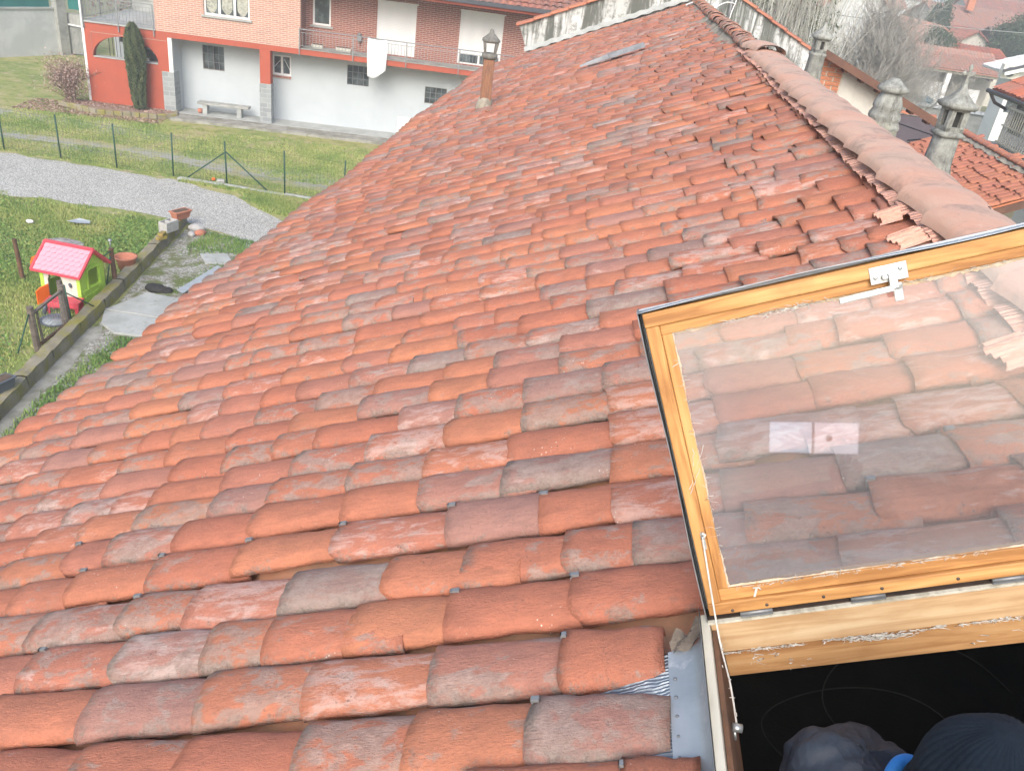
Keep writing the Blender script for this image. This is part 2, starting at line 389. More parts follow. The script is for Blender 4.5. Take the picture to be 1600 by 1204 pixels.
M['slab'] = noisy('pale_concrete_slab', (.42, .44, .43), (.33, .35, .34), 2.0, .93, .005, 25, c3=(.26, .27, .24))
M['dirtyconcrete'] = noisy('dirty_walkway', (.36, .36, .33), (.20, .20, .17), 1.7, .95, .008, 20, c3=(.17, .19, .10))
M['red'] = noisy('red_orange_render', (.43, .10, .06), (.39, .095, .058), 1.0, .85, .002, 50, c3=(.35, .095, .065))
M['white'] = noisy('white_paint', (.80, .81, .81), (.76, .77, .77), 2, .6, .001)
M['cloth'] = noisy('white_cloth', (.74, .76, .78), (.70, .72, .74), 3, .9, .002, 120)
def brickm(name, c1, c2, mo, sc=1.0, bw=.25, bh=.07):
    t = NT(name); v = brick_coords(t)
    b = t.n('ShaderNodeTexBrick'); b.inputs['Scale'].default_value = 1.0; b.inputs['Brick Width'].default_value = bw * sc; b.inputs['Row Height'].default_value = bh * sc
    b.inputs['Mortar Size'].default_value = .011 * sc; b.inputs['Mortar Smooth'].default_value = .15; b.inputs['Color1'].default_value = (*c1, 1); b.inputs['Color2'].default_value = (*c2, 1); b.inputs['Mortar'].default_value = (*mo, 1)
    t.l(v, b.inputs['Vector']); c = t.mix(.35, b.outputs['Color'], t.ramp(t.noise(v, 2.5, 6, .7), [(.3, (.75, .75, .75)), (.7, (1.2, 1.2, 1.2))]), 'MULTIPLY')
    return t.done(c, .9, t.bump(b.outputs['Fac'], .006, -1.0))
M['brickA'] = brickm('salmon_facing_brick', (.50, .265, .195), (.42, .215, .16), (.58, .49, .43))
M['brickB'] = brickm('dark_red_facing_brick', (.33, .115, .085), (.25, .085, .068), (.46, .35, .30))
M['stone'] = brickm('grey_stone_cladding', (.35, .38, .39), (.26, .285, .30), (.42, .44, .44), 1.0, .42, .18)
M['handbrick'] = noisy('old_hand_brick', (.50, .20, .10), (.42, .17, .10), 9, .9, .005, 50, c3=(.52, .36, .24))
M['mortarline'] = noisy('pale_joint_mortar', (.55, .50, .42), (.44, .40, .34), 9, .95, .004, 60)
M['verge'] = noisy('brown_verge_board', (.16, .085, .06), (.11, .06, .045), 3, .8, .003)
M['coping'] = noisy('coping_terracotta', (.55, .205, .10), (.48, .19, .105), 4, .88, .004, 40, c3=(.36, .22, .16))
M['felt'] = noisy('brown_roofing_felt', (.135, .105, .105), (.115, .09, .09), 3, .85, .003, 90)
M['farroof'] = None
def farroof(name, c1, c2, c3):
    t = NT(name); co = t.coord('Object'); v = t.vor(t.mapping(co, (1, 1, 1)), 3.4, out='Color')
    r = t.sep(v)[0]; c = t.ramp(r, [(0, c1), (.5, c2), (1, c3)]); c = t.mix(t.math('MULTIPLY', t.step(t.noise(co, .8, 6, .7), .48, .66), .55), c, (.22, .16, .135))
    return t.done(c, .9, t.bump(t.noise(co, 8, 4), .02))
M['farroof'] = farroof('distant_terracotta', (.43, .14, .085), (.37, .135, .09), (.46, .19, .12))
M['farroof_g'] = farroof('distant_grey_brown_roof', (.25, .19, .16), (.22, .17, .15), (.28, .21, .18))
M['darkroofedge'] = noisy('dark_gutter', (.075, .08, .095), (.06, .065, .075), 3, .5, .001)
M['railing'] = noisy('grey_painted_railing', (.27, .29, .30), (.22, .24, .25), 5, .5, .001, metal=.2)
M['greenmetal'] = noisy('green_coated_steel', (.022, .085, .058), (.018, .065, .05), 9, .5, 0)
M['tealnet'] = noisy('teal_shade_net', (.015, .17, .155), (.013, .14, .135), 1.2, .8, .004, 60)
# vegetation
M['grass'] = leafmat('grass_blades', [(.11, .22, .055), (.19, .30, .08), (.30, .38, .11), (.40, .43, .15), (.50, .46, .25)])
M['grassdark'] = leafmat('grass_dark', [(.07, .16, .045), (.12, .24, .06), (.19, .31, .08), (.27, .34, .11)])
M['cypress'] = leafmat('cypress_foliage', [(.045, .07, .04), (.08, .115, .055), (.125, .16, .075), (.19, .21, .10)])
M['magnolia'] = leafmat('dry_pink_leaves', [(.17, .11, .08), (.30, .20, .16), (.46, .33, .29), (.55, .44, .40)])
M['evergreen'] = leafmat('evergreen_foliage', [(.03, .06, .035), (.05, .085, .045), (.075, .115, .06), (.11, .15, .08)])
M['cane'] = leafmat('cane_stems', [(.16, .18, .13), (.30, .31, .26), (.48, .48, .43), (.66, .66, .61)])
M['ivy'] = leafmat('cane_leaves', [(.03, .055, .025), (.06, .09, .04), (.11, .13, .06), (.2, .2, .12)])
M['bark'] = noisy('dark_bark', (.12, .10, .08), (.20, .17, .145), 8, .95, .006, 30)
M['palebark'] = noisy('pale_bare_bark', (.44, .425, .39), (.33, .32, .29), 8, .95, .003, 30)
M['haybark'] = noisy('reddish_twigs', (.26, .17, .12), (.20, .13, .09), 8, .95, .003, 30)
M['deadleaf'] = leafmat('dead_leaves', [(.16, .09, .06), (.26, .16, .12), (.36, .25, .20), (.5, .4, .36)])
# plastics of the playhouse
M['p_pink'] = noisy('pink_plastic', (.72, .30, .38), (.70, .33, .40), 4, .45, .001)
M['p_red'] = noisy('faded_red_plastic', (.66, .07, .10), (.60, .075, .10), 4, .45, .001)
M['p_lime'] = noisy('lime_plastic', (.48, .74, .09), (.44, .68, .10), 4, .45, .001)
M['p_white'] = noisy('cream_plastic', (.70, .68, .60), (.62, .61, .55), 5, .5, .001)
M['p_orange'] = noisy('orange_plastic', (.85, .15, .015), (.8, .16, .02), 4, .45, .001)
M['pot'] = noisy('clay_pot', (.48, .19, .12), (.42, .18, .12), 6, .85, .002)
M['greyplastic'] = noisy('slate_grey_plastic', (.10, .12, .15), (.12, .14, .17), 5, .6, .001)
M['soil'] = noisy('dark_soil', (.09, .065, .045), (.14, .10, .07), 12, 1, .01, 40)
M['block'] = noisy('cement_block', (.47, .47, .46), (.38, .38, .37), 8, .95, .005, 50)
def moss(name, a, b, mc, thr=.5):
    t = NT(name); co = t.coord('Object'); c = t.mix(t.step(t.noise(co, 3, 6), .35, .65), a, b)
    mm = t.step(t.noise(t.vadd(co, (5, 5, 5)), 2.2, 8, .72), thr - .06, thr + .1); c = t.mix(mm, c, t.mix(t.noise(co, 20, 4), mc, tuple(q * 1.8 for q in mc)))
    return t.done(c, .97, t.bump(t.noise(co, 30, 6, .7), .01))
M['mosskerb'] = moss('mossy_concrete', (.30, .275, .21), (.22, .20, .15), (.19, .175, .05), .50)
M['mossbrick'] = moss('mossy_brick', (.30, .17, .10), (.24, .15, .10), (.22, .19, .03), .48)
M['bluesheet'] = noisy('pale_grey_blue_sheet', (.42, .47, .50), (.36, .40, .43), 5, .4, .001, metal=.2)
# person
M['beanie'] = None
def beanie():
    t = NT('navy_ribbed_wool'); co = t.coord('Object'); c = t.mix(t.noise(co, 90, 4, .7), (.002, .006, .013), (.010, .019, .032))
    lint = t.step(t.noise(t.mapping(t.vadd(co, (1, 2, 3)), (1, 1, 1)), 55, 6, .8, 1.0), .68, .73); area = t.step(t.noise(co, 9, 3), .5, .62)
    c = t.mix(t.math('MULTIPLY', t.math('MULTIPLY', lint, area), .8), c, (.55, .58, .6))
    return t.done(c, .95, t.bump(t.noise(co, 320, 3, .7), .0015))
M['beanie'] = beanie()
M['jacket'] = noisy('grey_padded_nylon', (.038, .048, .066), (.024, .031, .045), 7, .6, .003, 26)
M['bluestrap'] = noisy('bright_blue_webbing', (.03, .22, .62), (.03, .19, .55), 30, .6, .001, 200)
M['skin'] = noisy('skin', (.50, .29, .21), (.46, .25, .18), 8, .55, .0008, 80)
M['trousers'] = noisy('dark_trousers', (.03, .035, .045), (.045, .05, .06), 7, .85, .002)
M['attic'] = noisy('shade_dark_attic_boards', (.012, .010, .008), (.007, .006, .005), 3, .95, .006)  # darkness of the unlit attic is put into this near-black board colour

def foliage(name, pts, size, mat, parent=None, flat=0.0, asp=.45):
    """pts (N,3): one small bent leaf quad at each point"""
    pts = np.asarray(pts); n = len(pts)
    d = RNG.normal(size=(n, 3)); d[:, 2] *= (1 - flat); d /= np.linalg.norm(d, axis=1)[:, None]
    e = np.cross(d, RNG.normal(size=(n, 3))); e /= np.linalg.norm(e, axis=1)[:, None]
    s = (size * RNG.uniform(.6, 1.4, n))[:, None]
    V = np.stack([pts - d * s * .5, pts + e * s * asp * .5, pts + d * s * .5, pts - e * s * asp * .5], 1).reshape(-1, 3)
    F = np.arange(n * 4).reshape(-1, 4)
    r = RNG.uniform(0, 1, (n, 3))
    return link_mesh(name, np_mesh(name, V, F, mat, r), parent)

def blades(name, P, h, w, mat, parent=None, lean=.5):
    n = len(P); a = RNG.uniform(0, 2 * np.pi, n); hh = h * RNG.uniform(.5, 1.4, n)
    dx = np.cos(a) * w / 2; dy = np.sin(a) * w / 2; b = RNG.uniform(0, 2 * np.pi, n); ln = hh * lean * RNG.uniform(.2, 1.4, n)
    z = np.zeros(n)
    A = P + np.stack([dx, dy, z], 1); B = P - np.stack([dx, dy, z], 1); C = P + np.stack([np.cos(b) * ln, np.sin(b) * ln, hh], 1)
    V = np.stack([A, B, C], 1).reshape(-1, 3); F = np.arange(3 * n).reshape(-1, 3)
    patch = .5 + .5 * np.sin(P[:, 0] * 1.9 + 2 * np.sin(P[:, 1] * 1.3)) * np.cos(P[:, 1] * 1.6 + np.sin(P[:, 0] * 2.3))
    r = np.clip(.25 + .5 * patch + RNG.normal(0, .2, n), 0, 1)
    return link_mesh(name, np_mesh(name, V, F, mat, np.stack([r, r, r], 1)), parent)

def branches(mb, base, h, r0, depth, spread=.6, n=3, seg=3, sides=3, droop=0.0, seed=0, kids=(2, 4), upb=.35):
    rnd = random.Random(seed)
    tips = []
    def grow(p, d, L, r, k):
        pts = [p.copy()]; q = p.copy(); dd = d.copy()
        for i in range(seg):
            dd = (dd + Vector((rnd.gauss(0, .13), rnd.gauss(0, .13), rnd.gauss(0, .08) + .05 - droop))).normalized()
            q = q + dd * L / seg; pts.append(q.copy())
        r1 = max(r * .55, .0070)
        mb.tube(pts, [r + (r1 - r) * i / seg for i in range(seg + 1)], sides if k < depth else 3, cap=False, sm=True)
        if k == 0: tips.append(q.copy()); return
        for c in range(rnd.randint(*kids)):
            t = rnd.uniform(.35, 1.0) if c else 1.0
            j = min(seg, int(t * seg)); s = pts[j]
            a = Vector((rnd.gauss(0, 1), rnd.gauss(0, 1), rnd.gauss(0, .5) + upb)).normalized()
            nd = (dd * (1 - spread) + a * spread).normalized()
            grow(s, nd, L * rnd.uniform(.6, .85), r1 * rnd.uniform(.7, 1.0), k - 1)
    grow(Vector(base), Vector((0, 0, 1)), h, r0, depth)
    return tips

M['gardenwall'] = baseplaster('blotched_white_garden_wall', (.70, .73, .74), (.66, .69, .70), (.40, .43, .42), .0)
def blotch():
    t = NT('blotched_white_wall'); co = t.coord('Object'); c = t.mix(t.noise(co, 2, 5), (.60, .625, .63), (.53, .555, .56))
    x, y, z = t.sep(co); d_ = t.math('ADD', t.noise(co, .9, 7, .7, .5), t.math('MULTIPLY', t.step(y, -2.5, 1.2), .14)); c = t.mix(t.math('MULTIPLY', t.step(d_, .52, .68), .75), c, t.mix(t.noise(co, 6, 6), (.40, .43, .42), (.50, .54, .55)))
    return t.done(c, .93, t.bump(t.noise(co, 30, 5), .004))
M['gardenwall'] = blotch()

M['cowl'] = noisy('sooty_concrete_cowl', (.20, .20, .185), (.12, .12, .11), 9, .93, .006, 40, c3=(.30, .30, .27))
# ------------------------------------------------------------------ ground
def poly_sheet(name, pts, z, mat, sub=0, jag=0.0, seed=1, uvz=None):
    rnd = random.Random(seed); P = []
    n = len(pts)
    for i in range(n):
        a = Vector(pts[i]); b = Vector(pts[(i + 1) % n]); L = (b - a).length; k = max(1, int(L / sub)) if sub else 1
        for j in range(k):
            p = a.lerp(b, j / k); P.append((p.x + rnd.gauss(0, jag), p.y + rnd.gauss(0, jag), z))
    mb = MB(); mb.add(P, [tuple(range(len(P)))]); o = mb.build(name, mat); return tag(o, kind='structure')

def groundm():
    t = NT('patchy_grass_ground'); co = t.coord('Object'); x, y, z = t.sep(co)
    n1 = t.noise(co, .35, 6, .65); n2 = t.noise(co, 2.2, 7, .7); n3 = t.noise(co, 11, 5, .7)
    c = t.ramp(n1, [(.30, (.17, .24, .065)), (.45, (.25, .30, .09)), (.58, (.35, .34, .13)), (.72, (.32, .30, .19))])
    c = t.mix(t.step(n2, .5, .68), c, (.14, .20, .05)); c = t.mix(t.math('MULTIPLY', t.step(n2, .50, .36), .9), c, (.40, .34, .22))
    # worn wheel tracks on the strip behind the wire fence
    w = t.math('MULTIPLY', t.step(t.math('ABSOLUTE', t.math('SUBTRACT', t.math('ADD', y, t.math('MULTIPLY', n1, 2.2)), 27.4)), 1.0, .25), t.step(y, 24.8, 25.6))
    w2 = t.math('MULTIPLY', t.step(t.math('ABSOLUTE', t.math('SUBTRACT', t.math('ADD', y, t.math('MULTIPLY', n1, 2.6)), 30.2)), .9, .2), t.step(x, -13.5, -17))
    ww = t.math('MULTIPLY', t.math('MAXIMUM', w, w2), t.step(n2, .38, .55)); c = t.mix(t.math('MULTIPLY', ww, .9), c, (.36, .36, .33))
    far = t.step(t.math('ADD', y, t.math('MULTIPLY', x, -.3)), 45, 60); c = t.mix(t.math('MULTIPLY', far, .6), c, (.20, .20, .15))
    c = t.mix(.5, c, t.ramp(n3, [(.3, (.7, .7, .7)), (.7, (1.3, 1.3, 1.3))]), 'MULTIPLY')
    return t.done(c, 1.0, t.bump(n3, .03, 1, t.bump(t.noise(co, 40, 4), .012)))
M['ground'] = groundm()
def gravelm():
    t = NT('grey_gravel'); co = t.coord('Object'); v = t.vor(co, 38, out='Color'); v2 = t.vor(co, 38)
    r = t.sep(v)[0]; c = t.ramp(r, [(0, (.31, .31, .28)), (.35, (.46, .465, .43)), (.7, (.57, .575, .54)), (1, (.78, .78, .74))])
    c = t.mix(t.step(v2, .42, .70), c, (.24, .24, .23)); c = t.mix(t.math('MULTIPLY', t.step(t.noise(co, .8, 6, .7), .52, .72), .35), c, (.30, .29, .24))
    sm = t.noise(co, .5, 5, .6); c = t.mix(.4, c, t.ramp(sm, [(.3, (.8, .8, .8)), (.7, (1.15, 1.15, 1.15))]), 'MULTIPLY')
    return t.done(c, .95, t.bump(v2, .02, -1.0))
M['gravel'] = gravelm()
def yardm():
    t = NT('gravelly_soil'); co = t.coord('Object'); v = t.vor(co, 30, out='Color'); r = t.sep(v)[0]
    c = t.ramp(r, [(0, (.16, .155, .13)), (.5, (.30, .30, .27)), (1, (.5, .5, .48))]); f = t.noise(co, 1.6, 7, .7)
    c = t.mix(t.step(f, .46, .58), c, (.12, .15, .05)); c = t.mix(t.math('MULTIPLY', t.step(t.noise(co, 5, 5), .5, .62), .5), c, (.17, .14, .10))
    return t.done(c, 1, t.bump(t.vor(co, 30), .02, -1.0))
M['yard'] = yardm()

g = MB(); g.add([(-900, -300, 0), (900, -300, 0), (900, 1500, 0), (-900, 1500, 0)], [(0, 1, 2, 3)])
ground = tag(g.build('ground', M['ground']), kind='structure')
poly_sheet('gravel_road', [(-60, 24.2), (-18.5, 24.25), (-12.3, 24.2), (-10.6, 23.6), (-8.9, 22.4), (-7.6, 21.4), (-2, 21.0), (-2, 18.5), (-8.4, 19.4), (-8.9, 20.3), (-10.55, 20.75), (-11.9, 21.0), (-16, 20.7), (-24, 20.2), (-60, 19)], .006, M['gravel'], .5, .07, 3)
poly_sheet('yard_ground', [(-10.55, 20.75), (-8.9, 20.3), (-7.2, 19.9), (-2, 19.5), (-2, 3), (-8.3, 3), (-8.75, 10.5), (-9.9, 17)], .004, M['yard'], .6, .03, 5)
poly_sheet('concrete_path', [(-9.75, 14.1), (-9.25, 14.3), (-8.95, 13.0), (-8.75, 11.6), (-8.35, 9.5), (-8.1, 4), (-8.75, 4), (-9.2, 11.0)], .010, M['dirtyconcrete'], .4, .05, 6)
# three pale slabs laid on the yard and one farther on
def slab(pts, h, label):
    mb = MB(); mb.prism([(x, y, .004) for x, y in pts], (0, 0, h)); o = mb.build('paving_slab', M['slab'], bevel=.012)
    return tag(o, label, 'paving slab', 'loose slabs in the yard')
slab([(-9.62, 14.95), (-9.28, 16.08), (-8.35, 16.0), (-8.05, 14.95), (-8.7, 15.0)], .06, 'larger pale concrete slab in front of the black sack')
slab([(-9.60, 14.90), (-8.75, 14.96), (-8.0, 14.90), (-8.1, 14.15), (-8.9, 14.05), (-9.35, 14.35)], .055, 'nearer pale concrete slab beside the dirty walkway')
slab([(-9.35, 18.75), (-8.75, 19.0), (-8.35, 18.45), (-8.95, 18.2)], .05, 'small pale slab lying alone near the gravel road')

# grass tufts (real blades) on the lawns
def scatter(n, xr, yr, ok):
    P = np.stack([RNG.uniform(*xr, n), RNG.uniform(*yr, n), np.zeros(n)], 1); return P[ok(P[:, 0], P[:, 1])]
kerbx = lambda y: -10.78 + (20.8 - y) * .185
def patchy(x, y, k=.25): return (np.sin(x * 1.3 + np.sin(y * .9) * 2) * np.cos(y * 1.1 + np.sin(x * .7) * 2) + RNG.normal(0, .5, len(x))) > -k
P = scatter(330000, (-21, -8.5), (8.5, 20.9), lambda x, y: (x < kerbx(y) - .12) & patchy(x, y, .35) & (y < 20.75 + .15 * np.sin(x * 5)))
o = blades('lawn_grass', P, .065, .022, M['grass']); o['kind'] = 'stuff'
P = scatter(90000, (-20, -10), (9, 20.5), lambda x, y: (x < kerbx(y) - .2) & (np.sin(x * 1.1 + 4) * np.sin(y * .8 + x * .4) + RNG.normal(0, .3, len(x)) > .35))
o = foliage('broad_leaf_weeds', P + np.array([0, 0, .045]), .075, M['grassdark'], flat=.3, asp=.6); o['kind'] = 'stuff'
P = scatter(150000, (-30, -5), (24.4, 31.6), lambda x, y: patchy(x, y, .25) & (np.abs(y + .5 * np.sin(x * .5) - 26.2) > .35) & (y < 29.9 + .15 * (x + 18) + .3))
o = blades('field_grass', P, .05, .03, M['grass']); o['kind'] = 'stuff'
P = scatter(60000, (-9.9, -6.5), (9, 24.4), lambda x, y: (x > kerbx(y) + .25) & ((np.sin(x * 2.6 + 1) * np.sin(y * 1.35) + RNG.normal(0, .3, len(x)) > .45) | ((y > 19.1) & (y < 20.2) & (x > -9.2)) | ((y > 22.6) & (x > -9.6)) | ((np.abs(x + 8.4) < .35) & (y < 14))))
P = P[~((P[:, 0] < -7.9) & (P[:, 1] > 14.0) & (P[:, 1] < 16.2))]
P = P[~((P[:, 1] > 20.3) & (P[:, 1] < 23))]
o = blades('yard_weeds', P, .075, .028, M['grassdark']); o['kind'] = 'stuff'
P = scatter(26000, (-12.6, -7.5), (22.6, 24.4), lambda x, y: (y > 24.1 - .0 * x) | (y > 22.4 - (x + 8.9) * 1.0 + RNG.normal(0, .12, len(x))))
o = blades('roadside_grass', P, .09, .03, M['grass']); o['kind'] = 'stuff'

# ------------------------------------------------------------------ main roof frame
TH = R(24); Sw = np.array((-math.cos(TH), 0, -math.sin(TH))); Nw = np.array((-math.sin(TH), 0, math.cos(TH))); Yw = np.array((0., 1., 0.))
RP0 = CAM - 1.5 * Nw
def rf(s, y, n=0.0): return RP0 + Sw * s + Yw * y + Nw * n
RIDGE_S, EAVE_S, YEND = -1.12, 4.25, 22.0
def project(P):
    d = np.asarray(P) - CAM; c = np.stack([d[..., 0:1] * CX + d[..., 1:2] * CY + d[..., 2:3] * CZ], 0)[0]
    z = np.maximum(c[..., 2], 1e-3); return 800 + FPX * c[..., 0] / z, 602 + FPX * c[..., 1] / z, c[..., 2]

farm = empty('farmhouse', (1.6, 10, 0), 0, 'old farmhouse whose worn terracotta roof fills the view, with an open skylight', 'house')
FM = Matrix.Translation(farm.location).inverted()
def attach(o):   # geometry is written in world coordinates
    o.parent = farm; o.matrix_parent_inverse = FM; return o

# walls and roof deck (with the skylight hole)
mb = MB()
ridge_z = rf(RIDGE_S, 0)[2]; xe = rf(EAVE_S, 0)[0]
mb.box((-2.75, -4, 0), (-2.45, YEND, 4.75)); mb.box((5.7, -4, 0), (6.0, YEND, 4.7))
gab = [(-2.75, 0), (6.0, 0), (6.0, 4.8), (1.63, 6.9), (-2.75, 4.95)]
for y0, y1 in ((-4.3, -4), (YEND, YEND + .3)): mb.prism([(x, y0, z) for x, z in gab], (0, y1 - y0, 0))
attach(mb.build('wall', M['whitewall']))
SK = dict(s0=-.86, s1=.14, y0=.76, y1=1.452); DY = 1.575      # clear opening
mb = MB()
def deck(s0, s1, y0, y1): mb.obox(RP0, Sw, Yw, Nw, (s0, y0, -.145), (s1, y1, -.105))
deck(RIDGE_S, EAVE_S - .12, -4, SK['y0']); deck(RIDGE_S, EAVE_S - .12, DY, YEND)
deck(SK['s1'] + .02, EAVE_S - .12, SK['y0'], DY); deck(RIDGE_S, SK['s0'], SK['y0'], DY)
S2 = np.array((math.cos(R(25.2)), 0, -math.sin(R(25.2)))); N2 = np.array((math.sin(R(25.2)), 0, math.cos(R(25.2))))
RT = rf(RIDGE_S, 0, 0)
def rf2(s, y, n=0.0): return RT + S2 * s + Yw * y + N2 * n
mb.obox(RT, S2, Yw, N2, (0, -4, -.145), (5.3, YEND, -.105))
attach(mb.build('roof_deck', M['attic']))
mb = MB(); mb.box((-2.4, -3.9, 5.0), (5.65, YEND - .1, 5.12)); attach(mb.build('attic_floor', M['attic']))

# ------------------------------------------------------------------ terracotta tiles
def cap_geo(seed, L=.45, w0=.206, w1=.178, rise=.055, th=.010, na=12, nx=9, rough=1.0):
    rnd = np.random.default_rng(seed)
    ang = np.linspace(0, np.pi, na + 1); xs = np.linspace(0, 1, nx + 1)
    chipc = (rnd.uniform(.0, .008) + (rnd.random() < .15) * .03) * rough; chip0 = (rnd.uniform(.0, .006) + (rnd.random() < .1) * .02) * rough
    skew = rnd.normal(0, .006) * rough; tailj = rnd.normal(0, .012)
    jag = np.interp(np.linspace(0, 1, na + 1), np.linspace(0, 1, 7), rnd.normal(0, .0025, 7)) * rough
    sj = (np.interp(xs, np.linspace(0, 1, 5), rnd.normal(0, .0035, 5)) + rnd.normal(0, .0016, nx + 1)) * rough; sj2 = (np.interp(xs, np.linspace(0, 1, 5), rnd.normal(0, .0035, 5)) + rnd.normal(0, .0016, nx + 1)) * rough
    bumpy = rnd.normal(0, .0019, (nx + 1, na + 1)) * rough
    V = []
    def surf(off):
        out = []
        for i, t in enumerate(xs):
            w = (w0 + (w1 - w0) * t) / 2 - off; rr = rise * (1 - .12 * t) - off
            for j, a in enumerate(ang):
                ca, sa = math.cos(a), math.sin(a)
                side = max(0, abs(ca) - .45) / .55
                xn = -(chipc if ca > 0 else chip0) * side ** 5 + skew * ca + jag[j]
                xt = -(L + tailj)
                x = xn + (xt - xn) * t
                y = w * np.sign(ca) * abs(ca) ** .92
                y += (sj[i] if ca > 0 else sj2[i]) * side
                z = rr * max(0, sa) ** .74 + bumpy[i, j]
                out.append((x, y, z))
        return out
    A = surf(0); B = surf(th); V = A + B; n = na + 1; F = []
    for i in range(nx):
        for j in range(na):
            F.append((i * n + j, i * n + j + 1, (i + 1) * n + j + 1, (i + 1) * n + j))
    o = len(A)
    for i in range(nx):
        for j in range(na):
            F.append((o + i * n + j, o + (i + 1) * n + j, o + (i + 1) * n + j + 1, o + i * n + j + 1))
    ns = len(F)
    for j in range(na):
        F.append((j, o + j, o + j + 1, j + 1)); k = nx * n; F.append((k + j, k + j + 1, o + k + j + 1, o + k + j))
    for i in range(nx):
        F.append((i * n, (i + 1) * n, o + (i + 1) * n, o + i * n)); k = na
        F.append((i * n + k, o + i * n + k, o + (i + 1) * n + k, (i + 1) * n + k))
    return np.array(V), np.array(F), ns
def cap_mesh(name, mat, seed, **kw):
    V, F, ns = cap_geo(seed, **kw); me = bpy.data.meshes.new(name); me.from_pydata(V.tolist(), [], F.tolist()); me.materials.append(mat)
    sm = np.zeros(len(F), bool); sm[:ns] = True; me.polygons.foreach_set('use_smooth', sm)
    at = me.attributes.new('tco', 'FLOAT_VECTOR', 'POINT'); at.data.foreach_set('vector', V.astype('f').ravel())
    me.update(); return me
NV = 28
CAPM = [cap_mesh('roof_tile', M['tile'], 100 + i, L=.45) for i in range(NV)]
FARV = [cap_geo(300 + i, L=.45, w0=.205, w1=.186, rise=.042, th=.007, na=8, nx=2, rough=.8) for i in range(12)]

PITCH = .2143
def smooth1(x, s): return math.sin(x * 1.7 + s) * .5 + math.sin(x * .63 + s * 2.1) * .5
tiles = []      # (s_nose, y, n, yaw, tilt, roll, len)
rr = random.Random(5)
Y0 = 1.006 * 1.5 + .02     # a row line measured in the photograph
phase = 0.0
HOOKS = []
def sag(s, y):
    return .018 * math.sin(y * .8 + s * .5) + .014 * math.sin(y * 2.3 + s * 1.3) - .010 * math.cos(s * 1.4)
nrow0 = -12
for r in range(nrow0, 96):
    yr = Y0 + r * PITCH + .006 * math.sin(r * 1.9)
    if yr > YEND - .08: break
    phase = phase * .55 + rr.uniform(-.17, .17)
    far_j = .012 if yr < 6 else .016
    s = EAVE_S + rr.uniform(-.02, .02)
    first = True
    blocked_lo = None
    rough_ridge = yr > 5
    rowamp = rr.uniform(.006, .016); rowph = rr.uniform(0, 6.28)
    while s > RIDGE_S + .13:
        expo = rr.choice((.20, .25, .30, .33, .34, .345, .355, .365, .385, .31)) + rr.uniform(-.02, .02)
        if s < -.2 and yr > 2: expo = rr.choice((.13, .18, .24, .28, .31, .34))
        if first: expo = .32 + phase * .5; first = False
        inhole = (SK['y0'] - .10 < yr < SK['y1'] + .10)
        yj = yr + rowamp * math.sin(s * 1.6 + rowph) + rr.gauss(0, .005) + (rr.gauss(0, .009) if s < .5 else 0)
        yaw = rr.gauss(0, .016 if s > .6 else .026); nn = sag(s, yj) + rr.uniform(-.003, .004)
        if s < .3 and rr.random() < .35: nn += rr.uniform(.003, .016)
        tilt = .037 + rr.gauss(0, .004)
        if s - .45 < .19 and inhole and s > -1.05:
            if s > .5:      # last tile before the flashing: short, tail at the flashing
                tiles.append((s, yj, nn, yaw, tilt, rr.gauss(0, .03), (s - .27) / .45)); s = -1.0; continue
            else:
                if s > .30: tiles.append((s, yj, nn + .012, yaw, tilt, rr.gauss(0, .03), (s - .20) / .45))
                s = -1.0; continue
        tiles.append((s, yj, nn, yaw, tilt, rr.gauss(0, .03), min(rr.uniform(.93, 1.0), max(.3, (s - RIDGE_S + .03) / .45))))
        s -= expo
TM = []
for (s, y, n, yaw, tilt, roll, sc) in tiles:
    # local frame: +x down the slope, +y towards -Y, +z normal
    base = Matrix((Sw, -Yw, Nw)).transposed().to_4x4()
    rot = base @ Matrix.Rotation(yaw, 4, 'Z') @ Matrix.Rotation(-tilt, 4, 'Y') @ Matrix.Rotation(roll, 4, 'X')
    rot.translation = Vector(rf(s, y, n - .008)); TM.append(rot @ Matrix.Diagonal((sc, 1, 1, 1)))
# choose the 300 that show largest in the photograph
def score(mt, L=.4, w=.18):
    P = np.array([(mt @ Vector(p))[:] for p in ((0, -w / 2, .02), (-L, -w / 2, .02), (-L, w / 2, .02), (0, w / 2, .02), (-L / 2, 0, .06))])
    x, y, z = project(P)
    if z.min() < .25: return 0
    ins = ((x > -60) & (x < 1660) & (y > -60) & (y < 1264)).mean()
    cx = np.clip(x[:4], 0, 1600); cy = np.clip(y[:4], 0, 1204)
    return abs(sum(cx[i] * cy[(i + 1) % 4] - cx[(i + 1) % 4] * cy[i] for i in range(4))) * ins
order = sorted(range(len(tiles)), key=lambda i: -score(TM[i]))
near = set(order[:300])
def tilecol(rg):
    a = rg.random(); hue = rg.betavariate(1.2, 2.1); wea = rg.random() ** 1.1; blo = rg.random() ** 1.9
    if a < .06: hue = rg.uniform(.9, 1); wea = rg.uniform(.7, 1)
    if a > .94: blo = rg.uniform(.8, 1.0); hue = rg.uniform(.5, .85)
    return (hue, wea, blo)
fv, ff, fr, fc, fsm = [], [], [], [], []; off = 0
